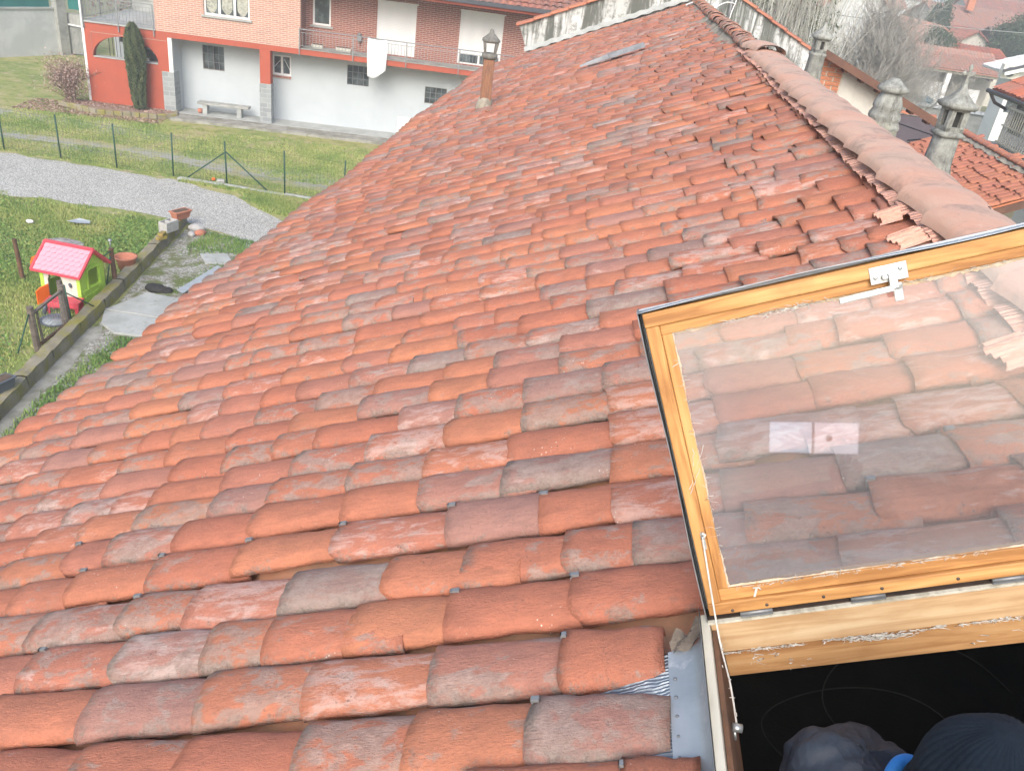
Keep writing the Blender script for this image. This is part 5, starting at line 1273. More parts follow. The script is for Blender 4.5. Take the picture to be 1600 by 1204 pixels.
mb = MB(); mb.box((-2.62, 1.7, 0), (.03, 1.9, 2.85)); hp('terrace_back_wall', mb, 'greywall')
mb = MB(); mb.box((-2.6, -.74, .02), (.03, 4.5, .2)); hp('porch_floor', mb, 'slab')
mb = MB()
for k in range(9): mb.box((-1.9 + k * .22, .4, 1.0 + (8 - k) * .16), (-1.68 + k * .22, 1.4, 1.16 + (8 - k) * .16))
hp('stair', mb, 'concrete')
mb = MB(); mb.bar((-1.95, .35, 2.75), (-.85, .35, 1.8), .05); mb.bar((-1.95, .35, 2.6), (-.85, .35, 1.65), .03)
for k in range(10): mb.bar((-2.3 + k * .14, .36, 1.5), (-2.3 + k * .14, .36, 2.7 - k * .1), .018)
hp('stair_rail', mb, 'darkroofedge')
mb = MB(); mb.box((-1.25, .9, 2.1), (-.85, 1.0, 2.84)); hp('inner_pillar', mb, 'red')
# railings
def railing(name, u0, u1, y, z0, z1, step, gap, mat='railing', along='x', par=hs):
    n = max(1, round((u1 - u0) / step)); r = MB()
    P = (lambda u, z: (u, y, z)) if along == 'x' else (lambda u, z: (y, u, z))
    r.bar(P(u0, z1), P(u1, z1), .045, .035); r.bar(P(u0, z0 + .10), P(u1, z0 + .10), .03, .02); r.bar(P(u0, z1 - .12), P(u1, z1 - .12), .02, .015)
    root = r.build(name, M[mat], par)
    for i in range(n + 1):
        u = u0 + (u1 - u0) * i / n; q = MB(); q.bar(P(u, z0 - .28), P(u, z1), .035, .035); q.build('railing_post', M[mat], root)
    q = MB(); u = u0 + gap
    while u < u1: q.bar(P(u, z0 + .1), P(u, z1 - .12), .013, .013); u += gap
    b = q.build('baluster_row', M[mat], root); b['kind'] = 'stuff'; return root
railing('balcony_railing', 5.42, 15.6, -1.05, 3.09, 3.78, 2.02, .125)
railing('terrace_railing', -2.62, -.02, -1.05, 3.12, 3.95, 1.32, .125)
railing('terrace_side_railing', -1.0, 5.2, -2.60, 3.12, 3.95, 1.5, .125, along='y')
railing('terrace_back_railing', -2.6, 0, 5.3, 3.12, 3.95, 1.3, .125)
mb = MB(); mb.box((-2.5, 3.6, 3.12), (-.2, 3.8, 3.55)); mb.box((-2.5, 3.55, 3.55), (-.2, 3.85, 3.60)); hp('terrace_planter_wall', mb, 'slab')
# roof over the upper floor: red soffit, dark gutter, tiled slope
mb = MB(); mb.box((5.2, -1.45, 5.36), (16.6, .4, 5.50)); mb.box((-.6, -1.75, 6.3), (5.6, 4, 6.42)); hp('soffit', mb, 'red')
mb = MB(); mb.box((5.2, -1.56, 5.46), (16.6, -1.44, 5.60)); hp('gutter', mb, 'darkroofedge')
mb = MB(); t20 = R(19); corr(mb, (5.2, 5.2, 5.58 + 6.6 * math.tan(t20)), (1, 0, 0), (0, -math.cos(t20), -math.sin(t20)), (0, -math.sin(t20), math.cos(t20)), 11.4, 6.7 / math.cos(t20), .26, .05); hp('roof', mb, 'relief3')
mb = MB(); mb.prism([(16, .3, 5.5), (16, 5.2, 7.2), (16, 10.2, 5.5)], (.0, 0, 0.001)); mb.box((5.45, 9.7, 0), (16, 10, 5.5)); mb.box((15.7, .3, 0), (16, 9.7, 5.5)); mb.box((-.3, 9.7, 0), (5.45, 10, 6.3)); mb.box((-.3, .3, 0), (0, 9.7, 3.05)); hp('rear_wall', mb, 'greywall')
mb = MB(); mb.tube([(7.56, -.02, 3.78), (7.56, -.12, 3.78)], .012, 6); mb.box((7.48, -.2, 3.50), (7.64, -.06, 3.72)); mb.lathe([(.11, 0), (.02, .09)], (7.56, -.13, 3.72), 8); hp('wall_lantern', mb, 'railing')
mb = MB(); mb.box((-2.72, -1.0, .2), (-2.63, -.9, 4.3)); hp('downpipe', mb, 'white')
def house_obj(o): o.matrix_world = HMx; return o
# towel on the railing
mb = MB()
def tow(u, v):
    x = 8.02 + .70 * u; 
    if v < .12: y_, z = -1.0, 3.81 - .05 * (.12 - v) * 8
    else: y_, z = -1.075 - .02 * math.sin(u * 13 + v * 3) * v - .02 * v, 3.815 - (v - .12) / .88 * (1.42 - .22 * u ** 3 + .06 * math.sin(u * 5))
    x += (.05 * math.sin(v * 4) + .03 * v) * (u - .5); x += .02 * v
    return (x, y_ - .03 * abs(math.sin(u * 9.3 + .8 * math.sin(v * 4))) * (v ** .5), z - .05 * math.sin(u * math.pi) * (1 - v))
mb.grid(tow, 26, 26); o = tag(mb.build('towel', M['cloth']), 'white towel hanging over the balcony railing', 'towel'); house_obj(o); s_ = o.modifiers.new('t', 'SOLIDIFY'); s_.thickness = .008
for i, (u, l) in enumerate(((6.0, 'left one of the two low white planters standing on the balcony floor'), (7.0, 'right, wider one of the two low white planters on the balcony floor'))):
    mb = MB(); w = .2 + .07 * i; mb.hexa([(u - w, -.52, 3.087), (u + w, -.52, 3.087), (u + w, -.3, 3.087), (u - w, -.3, 3.087), (u - w - .03, -.55, 3.22), (u + w + .03, -.55, 3.22), (u + w + .03, -.27, 3.22), (u - w - .03, -.27, 3.22)]); mb.box((u - w, -.5, 3.221), (u + w, -.32, 3.235), 1)
    house_obj(tag(mb.build('balcony_planter', [M['p_white'], M['soil']], bevel=.01), l, 'planter', 'planters on the balcony'))
# bench and white garden seat in front of the grey wall
bn = empty('stone_bench', tuple(HMx @ Vector((2.35, -.55, .12))), HROT, 'low stone bench against the pale grey wall under the barred window', 'bench')
mb = MB(); mb.box((-1.0, -.2, .36), (1.0, .2, .45)); mb.build('seat', M['concrete'], bn, bevel=.01)
for x in (-.72, .62):
    mb = MB(); mb.box((x - .09, -.17, 0), (x + .09, .17, .358)); mb.build('leg', M['slab'], bn, bevel=.008)
mb = MB(); mb.lathe([(.06, 0), (.09, .05), (.10, .16), (.085, .17)], n=12); o = tag(mb.build('clay_pot', M['pot']), 'small orange pot beside the left leg of the stone bench', 'pot'); o.location = tuple(HMx @ Vector((1.42, -.62, .12)))
ch = empty('slatted_seat', tuple(HMx @ Vector((9.75, -.7, .12))), HROT, 'white slatted garden seat by the pale grey wall at the edge of the tiled roof', 'garden seat')
for k in range(5):
    mb = MB(); mb.box((-.5, .18 + .012 * k, .42 + .075 * k), (.5, .21 + .012 * k, .47 + .075 * k)); mb.build('back_slat', M['white'], ch)
for k in range(4):
    mb = MB(); mb.box((-.5, -.25 + .11 * k, .39), (.5, -.17 + .11 * k, .41)); mb.build('seat_slat', M['white'], ch)
for x in (-.46, .46):
    for y in (-.2, .16):
        mb = MB(); mb.box((x - .025, y - .025, 0), (x + .025, y + .025, .389)); mb.build('leg', M['white'], ch)
# paving along the house
w2 = lambda u, y, z=0: tuple(HMx @ Vector((u, y, z)))
mb = MB(); mb.prism([w2(.65, -1.95), w2(16, -1.75), w2(16, -1.0), w2(.65, -1.0)], (0, 0, .10)); tag(mb.build('pavement', M['dirtyconcrete']), kind='structure')
mb = MB(); mb.prism([w2(.65, -1.0), w2(16, -1.0), w2(16, 0), w2(.65, 0)], (0, 0, .12)); tag(mb.build('house_pavement', M['slab']), kind='structure')
# raised bed with mossy edging, cypress and dry shrub
bed = [w2(-3.6, -1.6), w2(-1.9, -2.35), w2(.2, -1.95), w2(.75, -1.55), w2(.6, -1.02), w2(-3.6, -1.02)]
mb = MB(); mb.prism([(p[0], p[1], 0) for p in bed], (0, 0, .16)); tag(mb.build('flower_bed', M['deadbed'] if 'deadbed' in M else noisy('bed_soil', (.24, .17, .13), (.33, .24, .19), 7, 1, .02, 30)), kind='structure')
mb = MB(); e_ = [bed[0], bed[1], bed[2], bed[3], bed[4]]
for a, b in zip(e_[:-1], e_[1:]):
    L = math.dist(a, b); n = max(1, int(L / .3))
    for k in range(n):
        p = Vector(a).lerp(Vector(b), k / n); q = Vector(a).lerp(Vector(b), (k + .97) / n); mb.bar(p + Vector((0, 0, .09)), q + Vector((0, 0, .09)), .17 + random.uniform(-.02, .02), .2 + random.uniform(-.03, .03))
tag(mb.build('bed_edging', M['mosskerb'], bevel=.03), 'mossy stone edging round the raised bed below the red arch wall', 'kerb')
Lp = RNG.uniform(0, 1, (3500, 2)); P = np.array([w2(-4.8 + 5.3 * a, -2.9 + 2.0 * b, .17 if b > .55 and a > .3 else .02) for a, b in Lp]); o = foliage('fallen_leaves', P, .075, M['deadleaf'], flat=.8, asp=.6); o['kind'] = 'stuff'
cy = empty('cypress_tree', w2(-.62, -1.45, .15), 0, 'narrow dark green columnar cypress in front of the red arch wall', 'tree')
n = 24000; t = RNG.uniform(0, 1, n) ** .9; a = RNG.uniform(0, 2 * np.pi, n); prof = np.interp(t, [0, .06, .3, .62, .82, .93, 1], [.20, .22, .28, .35, .31, .21, .06])
lump = 1 + .07 * np.sin(a * 3 + 2 * np.sin(t * 5)) + .06 * np.sin(a * 8 + 3 * np.sin(t * 9)) + RNG.normal(0, .05, n); rad = prof * lump * RNG.uniform(.72, 1.0, n)
P = np.stack([rad * np.cos(a) - .05 * t, rad * np.sin(a), .05 + t * 3.05], 1); sel = (t > .9) & (np.sin(a * 2.5) < -.1); P = P[~sel]
V = P; d = np.stack([.25 * np.cos(a), .25 * np.sin(a), np.full(n, .95)], 1)[~sel] + RNG.normal(0, .22, (len(P), 3)); d /= np.linalg.norm(d, axis=1)[:, None]; e = np.cross(d, RNG.normal(size=d.shape)); e /= np.linalg.norm(e, axis=1)[:, None]
s = RNG.uniform(.06, .12, (len(P), 1)); VV = np.stack([P - e * s * .2, P + e * s * .2, P + d * s], 1).reshape(-1, 3); ph = .5 + .5 * np.sin(7 * a[~sel] + 2 * np.sin(P[:, 2] * 3)); rr_ = np.clip(ph * .5 + RNG.uniform(0, .5, len(P)), 0, 1)
link_mesh('crown', np_mesh('crown', VV, np.arange(len(VV)).reshape(-1, 3), M['cypress'], np.stack([rr_] * 3, 1)), cy)
mb = MB(); mb.lathe([(.13, .1), (.19, 1.0), (.25, 1.9), (.2, 2.5), (.02, 3.0)], n=12, wob=.06); mb.build('inner_crown', noisy('dark_inner_foliage', (.012, .022, .012), (.02, .03, .015), 9), cy)
mb = MB(); mb.tube([(0, 0, -.1), (0, 0, .4)], .09, 8); mb.build('trunk', M['bark'], cy)
sh = empty('magnolia_shrub', (-20.55, 31.4, 0), 0, 'leafless-looking shrub with dry pinkish leaves beside the red terrace wall', 'shrub')
mb = MB(); tips = []
for k in range(12): 
    a = k * .53; tips += branches(mb, (.12 * math.cos(a), .12 * math.sin(a), 0), .75, .035, 3, .62, seed=20 + k, kids=(2, 4), upb=.25)
mb.build('branches', M['haybark'], sh); T = np.array([t[:] for t in tips]); 
P = np.concatenate([T + RNG.normal(0, .13, T.shape) for _ in range(14)]); P = P[P[:, 2] > .25]; foliage('leaves', P, .065, M['magnolia'], sh, asp=.55)
print('shrub ext', P.min(0), P.max(0), len(P))

# ------------------------------------------------------------------ white garden wall, gate and teal net at the far left
bw = empty('garden_wall', (-27.4, 39.0, 0), 0, 'stained white garden wall with a stretched teal shade net above it, at the left edge', 'wall'); BM = Matrix.Translation(bw.location).inverted()
def bp(name, mbx, mat, **kw): o = mbx.build(name, M[mat], bw, **kw); o.matrix_parent_inverse = BM; return o
A = Vector((-31.5, 29.7, 0)); B = Vector((-26.75, 40.4, 0)); d = (B - A).normalized(); nrm = Vector((d.y, -d.x, 0))
mb = MB(); mb.prism([A, B, B + Vector((0, 0, 2.05)), A + Vector((0, 0, 2.05))], -nrm * .25); bp('wall', mb, 'gardenwall')
mb = MB(); mb.obox(A, d, -nrm, (0, 0, 1), (0, -.05, 2.052), ((B - A).length, .3, 2.14)); bp('coping', mb, 'slab')
mb = MB(); mb.obox(A, d, -nrm, (0, 0, 1), (0, .10, 2.14), ((B - A).length - .15, .12, 3.4)); bp('shade_net', mb, 'tealnet')
mb = MB(); mb.obox(B, d, -nrm, (0, 0, 1), (.0, -.25, 0), (.45, .15, 3.4)); bp('pillar', mb, 'concrete')
gt = empty('metal_gate', (-26.12, 40.9, 0), R(6), 'grey barred gate with a teal net above, between the white wall and the red terrace', 'gate')
mb = MB()
for (a, b) in (((-.45, 0, .1), (.75, 0, .1)), ((-.45, 0, 1.3), (.75, 0, 1.3)), ((-.45, 0, 1.9), (.75, 0, 1.9)), ((-.45, 0, .1), (-.45, 0, 1.9)), ((.75, 0, .1), (.75, 0, 1.9))): mb.bar(a, b, .05)
mb.build('frame', M['railing'], gt)
mb = MB(); mb.box((-.43, -.01, .12), (.73, .01, 1.88)); mb.build('panel', M['concrete'], gt)
mb = MB()
for k in range(11): mb.bar((-.36 + k * .105, -.02, .12), (-.36 + k * .105, -.02, 1.28), .018)
q = mb.build('bar_row', M['railing'], gt); q['kind'] = 'stuff'
mb = MB(); mb.box((-.3, 0, 2.1), (.6, .02, 3.4)); mb.build('net_panel', M['tealnet'], gt)
mb = MB(); mb.bar((-.45, -.1, 1.42), (.9, -.1, 1.36), .06); mb.build('rail', M['white'], gt)
gt.scale = (.62, 1, 1)
# planting seen over the terrace
P = RNG.normal(0, 1, (5000, 3)) * np.array([2.6, 1.0, .8]) + np.array([-24.5, 47, 3.2]); P = P[P[:, 2] > .3]
hd = empty('red_hedge', (-24.5, 47, 0), 0, 'dark reddish shrubs behind the terrace railing', 'shrub'); o = foliage('crown', P - np.array([-24.5, 47, 0]), .22, leafmat('red_brown_leaves', [(.08, .05, .05), (.16, .07, .07), (.28, .12, .11), (.34, .24, .22)]), hd)
mb = MB(); [branches(mb, (k - 2.0, 0, 0), 2.2, .07, 2, .5, seed=60 + k) for k in range(5)]; mb.build('stems', M['bark'], hd)

# ------------------------------------------------------------------ wire fence with green posts
fe = empty('wire_fence', (-14, 24.5, 0), 0, 'green wire fence with thin posts between the gravel road and the field', 'fence')
xs_ = [-27.8, -26.0, -24.1, -22.25, -20.35, -18.5, -16.62, -14.78, -12.94, -11.2, -9.35, -7.5, -5.6]
pm = MB(); pm.tube([(0, 0, -.05), (0, 0, 1.36)], .024, 6); pmm = pm.mesh('post', M['greenmetal'])
for x in xs_: o = link_mesh('post', pmm, fe); o.location = (x + 14, 0, 0); o.rotation_euler = (random.gauss(0, .015), random.gauss(0, .02), 0)
for sx in (-1, 1):
    mb = MB(); mb.tube([(-11.2 + 14 + sx * 1.35, 0, 0), (-11.2 + 14, 0, 1.05)], .022, 6); mb.build('brace', M['greenmetal'], fe)
mb = MB()
for z in (.08, .45, .85, 1.27): mb.tube([(xs_[0] + 14, .02, z), (xs_[-1] + 14, .02, z)], .0035, 3)
x = xs_[0]
while x < xs_[-1]: mb.bar((x + 14, .02, .06), (x + 14, .02, 1.27), .0026); x += .11
z = .15
while z < 1.25: mb.bar((xs_[0] + 14, .022, z), (xs_[-1] + 14, .022, z), .0022); z += .13
q = mb.build('wire_mesh', M['greenmetal'], fe); q['kind'] = 'stuff'
mb = MB(); x = -12.7
while x < -5: L = random.uniform(.7, 1.1); mb.box((x, 24.28 + random.uniform(-.03, .03), 0), (x + L - .03, 24.45, .07 + random.uniform(0, .03))); x += L
tag(mb.build('fence_kerb', M['slab'], bevel=.02), 'low pale broken kerb at the foot of the green wire fence', 'kerb')
mb = MB(); mb.box((-.12, -.08, 0), (.12, .08, .13)); o = tag(mb.build('stone_block', M['block'], bevel=.02), 'small whitish stone lying near the braced green fence post', 'stone'); o.location = (-11.45, 24.62, 0); o.rotation_euler = (0, 0, .3)
mb = MB(); mb.lathe([(.01, 0), (.05, .02), (.06, .06), (.04, .10), (.01, .11)], n=12, wob=.1); o = tag(mb.build('orange_ball', M['p_orange']), 'small orange ball in the grass near the braced green fence post', 'ball'); o.location = (-11.75, 24.75, 0)

# ================================================================== yard: mossy kerb, pots, gate, playhouse
ky = empty('mossy_kerb', (-9.9, 16, 0), 0, 'long mossy concrete kerb dividing the lawn from the yard', 'kerb'); KM = Matrix.Translation(ky.location).inverted()
kb = [(-10.78, 20.75), (-10.1, 17.1), (-9.75, 15.0), (-9.35, 12.6), (-9.0, 10.6), (-8.65, 8.0), (-8.3, 5.0)]
seg_i = 0
for (a, b) in zip(kb[:-1], kb[1:]):
    n = max(1, round(math.dist(a, b) / 1.15)) if a[1] < 19 else 3
    for k in range(n):
        p = Vector((*a, 0)).lerp(Vector((*b, 0)), k / n); q = Vector((*a, 0)).lerp(Vector((*b, 0)), (k + 1) / n); d = (q - p).normalized(); s2 = Vector((d.y, -d.x, 0)); h = .27 + random.uniform(-.012, .012); mb = MB(); w_ = .13
        L = (q - p).length - .006; nu = 10
        mb.grid(lambda u, v: p + d * (u * L) + s2 * ((-w_, -w_ + .02, 0, w_ - .02, w_)[int(round(v * 4))] + .008 * math.sin(u * 9 + v * 7)) + Vector((0, 0, (0, h - .01, h, h - .01, -.02)[int(round(v * 4))] + .006 * math.sin(u * 13 + v * 3))), nu, 4, sm=False)
        o = mb.build('kerb_block', M['mosskerb'], ky); o.matrix_parent_inverse = KM; seg_i += 1
def putat(o, x, y, z=0, rz=0): o.location = (x, y, z); o.rotation_euler = (0, 0, rz); return o
# rectangular pot, cement block, mossy bricks, round pot
mb = MB(); mb.hexa([(-.2, -.09, 0), (.2, -.09, 0), (.2, .09, 0), (-.2, .09, 0), (-.25, -.13, .2), (.25, -.13, .2), (.25, .13, .2), (-.25, .13, .2)]); mb.box((-.27, -.15, .18), (.27, .15, .215)); mb.box((-.22, -.10, .2155), (.22, .10, .219), 1)
putat(tag(mb.build('window_box', [M['pot'], M['soil']], bevel=.012), 'empty rectangular clay planter on the far end of the mossy kerb', 'planter'), -10.62, 20.35, .27, 1.2)
cb = empty('cement_block', (-10.44, 19.35, .27), 1.35, 'light grey hollow cement block standing on the kerb', 'block')
mb = MB(); mb.box((-.22, -.13, 0), (.22, -.10, .26)); mb.box((-.22, .10, 0), (.22, .13, .26)); mb.box((-.22, -.10, 0), (-.19, .10, .26)); mb.box((.19, -.10, 0), (.22, .10, .26)); mb.box((-.015, -.10, 0), (.015, .10, .26)); mb.box((-.19, -.10, 0), (.19, .10, .02)); mb.build('shell', M['block'], cb, bevel=.008)
for i, (dx, dy, dz, r_) in enumerate(((0, 0, 0, .3), (.04, -.17, 0, -.1), (.02, -.08, .075, .5))):
    mb = MB(); mb.box((-.13, -.06, 0), (.13, .06, .07)); putat(tag(mb.build('mossy_brick', M['mossbrick'], bevel=.01), ['far brick of the mossy pile next to the cement block', 'near brick of the mossy pile next to the cement block', 'topmost brick of the mossy pile next to the cement block'][i], 'brick', 'mossy bricks on the kerb'), -10.33 + dx, 18.85 + dy, .275 + dz, r_ + 1.2)
mb = MB(); mb.lathe([(.13, 0), (.17, .02), (.215, .24), (.25, .27), (.255, .30), (.23, .30), (.20, .26), (.17, .2), (.0, .18)], n=24); putat(tag(mb.build('clay_pot', M['pot']), 'round terracotta bowl pot in the grass against the mossy kerb', 'pot'), -10.24, 16.95, .14)
mb = MB(); mb.hexa([(-.18, -.08, 0), (.18, -.08, 0), (.18, .08, 0), (-.18, .08, 0), (-.22, -.11, .19), (.22, -.11, .19), (.22, .11, .19), (-.22, .11, .19)]); mb.box((-.235, -.125, .18), (.235, .125, .20)); mb.box((-.2, -.09, .2005), (.2, .09, .204), 1)
putat(tag(mb.build('window_box', [M['greyplastic'], M['soil']], bevel=.012), 'dark slate-grey plastic planter at the left edge below the gate', 'planter'), -9.16, 11.1, .26, 1.35)
# black sack, bluish sheet leaning near the eaves, rocks
mb = puff('b', (0, 0, .0), .2, 33, sq=(1.1, .7, .45), ribs=2); q_ = puff('b', (.22, .05, -.02), .13, 34, sq=(1.1, .8, .5), ribs=3); mb.add(q_.v, q_.f, 0, True); putat(tag(mb.build('rubbish_sack', M['black']), 'crumpled black plastic sack at the end of the pale slabs', 'sack'), -9.25, 16.35, .05, -.1)
mb = MB(); mb.prism([(-.85, -.10, 0), (.85, -.14, 0), (.9, .12, .0), (-.8, .08, 0)], (0, 0, .012)); o = tag(mb.build('metal_sheet', M['bluesheet']), 'long pale blue-grey sheet lying in the yard against the tiled eaves', 'metal sheet'); o.location = (-8.55, 17.1, .10); o.rotation_euler = (.12, 0, 1.45)
for i, (x, y, r_) in enumerate(((-10.2, 20.35, .16), (-9.98, 20.1, .12), (-10.15, 19.95, .10))):
    mb = puff('s', (0, 0, 0), r_, 50 + i, sq=(1.2, .8, .6), ribs=1); putat(tag(mb.build('rubble_stone', M['block'] if i != 1 else M['pot']), ['largest pale rubble stone at the far end of the kerb', 'reddish rubble lump at the far end of the kerb', 'smallest pale rubble stone near the cement block'][i], 'stone', 'rubble by the kerb'), x, y, r_ * .4, i)
mb = MB(); mb.add([(-.28, -.1, 0), (.05, -.16, .02), (.3, -.02, .0), (.26, .1, .03), (-.05, .12, .05), (-.2, .06, 0)], [(0, 1, 2, 3, 4, 5)]); o = tag(mb.build('plastic_bag', M['bluesheet']), 'flattened pale blue plastic bag lying on the lawn', 'bag'); o.location = (-12.9, 19.4, .09)
mb = puff('s', (0, 0, 0), .07, 61, sq=(1.2, .8, .6)); o = tag(mb.build('paper_scrap', M['white']), 'small white scrap on the lawn left of the blue bag', 'litter'); o.location = (-13.9, 18.9, .08)
mb = puff('s', (0, 0, 0), .3, 62, sq=(1.5, .9, .18), ribs=2); o = tag(mb.build('ash_heap', noisy('grey_ash', (.42, .42, .42), (.2, .19, .18), 9, 1, .01)), 'small grey ash patch in the grass behind the playhouse', 'ash heap'); o.location = (-12.45, 18.0, .03)
# wooden posts
def wpost(x, y, h, r_, label, mat='brownwood', lean=(0, 0)):
    mb = MB(); mb.tube([(0, 0, -.05), (lean[0], lean[1], h)], [r_, r_ * .9], 8, sm=False); o = mb.build('wooden_post', M[mat], bevel=.004); putat(tag(o, label, 'post'), x, y); return o
wpost(-12.0, 15.8, .92, .05, 'brown wooden post alone in the lawn at the far left', lean=(-.05, 0))
wpost(-10.02, 16.1, .95, .055, 'brown wooden post just right of the playhouse', lean=(-.03, 0))
mb = MB(); mb.tube([(0, 0, 0), (0, 0, .16)], .012, 6); mb.lathe([(.03, .15), (.05, .17), (.03, .2)], n=8); o = tag(mb.build('insulator', M['steel']), 'small grey metal cap on top of the post right of the playhouse', 'cap'); o.location = (-10.05, 16.1, .95)
# garden gate of grey timber with wire mesh and green stays
gg = empty('garden_gate', (-9.8, 13.45, 0), 0, 'low open garden gate of grey timber and wire mesh on the kerb', 'gate'); GM = Matrix.Translation(gg.location).inverted()
def gp(name, mbx, mat, **kw): o = mbx.build(name, M[mat], gg, **kw); o.matrix_parent_inverse = GM; return o
mb = MB(); mb.tube([(-9.77, 12.95, 0), (-9.80, 12.95, .90)], [.065, .06], 8, sm=False); gp('gate_post', mb, 'greywood')
mb = MB(); mb.tube([(-9.80, 13.95, 0), (-9.84, 13.98, .93)], [.065, .06], 8, sm=False); gp('gate_post', mb, 'greywood')
mb = MB(); mb.tube([(-9.93, 14.05, 0), (-9.96, 14.1, .96)], [.05, .045], 8, sm=False); gp('gate_post', mb, 'greywood')
mb = MB(); mb.bar((-9.76, 12.98, .78), (-9.82, 13.94, .84), .05, .04); gp('gate_rail', mb, 'greywood')
mb = MB(); mb.bar((-9.72, 12.98, .14), (-9.78, 13.94, .16), .05, .04); gp('gate_rail', mb, 'brownwood')
mb = MB(); mb.bar((-9.72, 13.06, .12), (-9.76, 13.06, .8), .03); gp('gate_stile', mb, 'greywood')
mb = MB()
for k in range(13): y_ = 13.06 + k * .07; mb.bar((-9.74, y_, .15), (-9.78, y_, .8), .004)
for k in range(9): z_ = .18 + k * .075; mb.bar((-9.75, 13.04, z_), (-9.80, 13.92, z_ + .02), .004)
q = gp('wire_mesh', mb, 'railing'); q['kind'] = 'stuff'
for (a, b) in (((-9.72, 12.35, .25), (-9.80, 12.9, .78)), ((-9.72, 13.98, .1), (-9.76, 13.96, .95)), ((-9.62, 14.62, .25), (-9.82, 14.05, .75))):
    mb = MB(); mb.tube([a, b], .014, 6); gp('stay', mb, 'greenmetal')
wm = MB(); wm.tube([(-10.05, 15.72, 0), (-10.02, 16.0, .8)], .014, 6); wm.tube([(-10.12, 15.85, .8), (-10.02, 16.05, .9)], .010, 6); tag(wm.build('green_stake', M['greenmetal']), 'thin green stake leaning against the brown post by the playhouse', 'stake')

# the toy playhouse: front (with door) faces -Y, ridge runs along x
ph = empty('toy_playhouse', (-10.5, 15.35, 0), R(-4), 'small toy playhouse with pink roof, lime walls and orange shutters', 'playhouse')
def pp(name, mbx, mat, **kw): return mbx.build(name, M[mat], ph, **kw)
hw, hd_, ev, rz = .46, .40, .78, 1.16
# front wall with arched doorway
def arch_panel(mb, u0, u1, zt, c, hw_, zs, zr, y0, y1, zb=0):
    mb.box((u0, y0, zb), (c - hw_, y1, zt)); mb.box((c + hw_, y0, zb), (u1, y1, zt)); n = 12
    for i in range(n):
        a = c - hw_ + 2 * hw_ * i / n; b = c - hw_ + 2 * hw_ * (i + 1) / n
        f = lambda u: zs + zr * math.sqrt(max(0, 1 - ((u - c) / hw_) ** 2))
        mb.hexa([(a, y0, f(a)), (b, y0, f(b)), (b, y1, f(b)), (a, y1, f(a)), (a, y0, zt), (b, y0, zt), (b, y1, zt), (a, y1, zt)])
mb = MB(); arch_panel(mb, -hw + .07, hw - .07, ev, -.12, .17, .5, .18, -hd_, -hd_ + .03); pp('front_wall', mb, 'p_white', bevel=.006)
for s_ in (-1, 1):
    mb = MB(); mb.box((s_ * hw, -hd_ - .01, 0), (s_ * (hw - .085), -hd_ + .045, ev)); pp('corner_post', mb, 'p_lime', bevel=.008)
# raised stone pattern on the front wall
for (x, z, w_, h_) in ((.14, .10, .13, .07), (.28, .14, .10, .08), (.16, .22, .10, .07), (.29, .27, .12, .08), (.13, .34, .11, .07), (.27, .41, .1, .07), (.16, .47, .12, .08), (.30, .55, .1, .07), (.15, .62, .11, .07), (-.36, .12, .05, .09), (-.36, .3, .05, .1), (-.36, .5, .05, .1)):
    mb = MB(); mb.box((x, -hd_ - .006, z), (x + w_, -hd_ + .001, z + h_)); pp('moulded_stone', mb, 'p_white', bevel=.004)
mb = MB(); mb.tube([(.22, -hd_ - .012, .52), (.25, -hd_ - .012, .44)], .03, 8); mb.lathe([(.02, -.03), (.04, 0), (.02, .03)], (.23, -hd_ - .015, .5), 8); pp('wall_sticker', mb, 'greyplastic')
def side(s_):
    mb = MB(); x0, x1 = s_ * hw, s_ * (hw - .03)
    # gable side with window hole
    y0, y1, wz0, wz1 = -.15, .19, .40, .76
    mb.box((x0, -hd_ + .045, 0), (x1, hd_, wz0)); mb.box((x0, -hd_ + .045, wz0), (x1, y0, wz1)); mb.box((x0, y1, wz0), (x1, hd_, wz1)); mb.box((x0, -hd_ + .045, wz1), (x1, hd_, ev))
    mb.prism([(x0, -hd_, ev), (x0, hd_, ev), (x0, 0, rz - .01)], (x1 - x0, 0, 0)); pp('side_wall', mb, 'p_lime', bevel=.006)
    mb = MB(); xx = s_ * (hw + .012)
    for (a, b) in (((xx, y0 - .03, wz0 - .03), (xx, y1 + .03, wz0 - .03)), ((xx, y0 - .03, wz1 + .02), (xx, y1 + .03, wz1 + .02)), ((xx, y0 - .03, wz0 - .03), (xx, y0 - .03, wz1 + .02)), ((xx, y1 + .03, wz0 - .03), (xx, y1 + .03, wz1 + .02))): mb.bar(a, b, .03, .03)
    for i in range(6): a = math.pi * i / 6; b = math.pi * (i + 1) / 6; mb.bar((xx, .01 - .17 * math.cos(a), wz1 - .02 + .09 * math.sin(a)), (xx, .01 - .17 * math.cos(b), wz1 - .02 + .09 * math.sin(b)), .03, .03)
    pp('window_frame', mb, 'p_lime', bevel=.006)
    for k in range(3):
        for j in range(3):
            if (k + j) % 4 == 3: continue
            mb = MB(); mb.box((s_ * hw, -.34 + j * .24 + (k % 2) * .05, .06 + k * .11), (s_ * (hw + .012), -.15 + j * .24 + (k % 2) * .05, .14 + k * .11)); pp('moulded_stone', mb, 'p_lime', bevel=.005)
side(1); side(-1)
mb = MB(); mb.box((-hw, hd_, 0), (hw, hd_ - .03, ev)); pp('back_wall', mb, 'p_lime', bevel=.006)
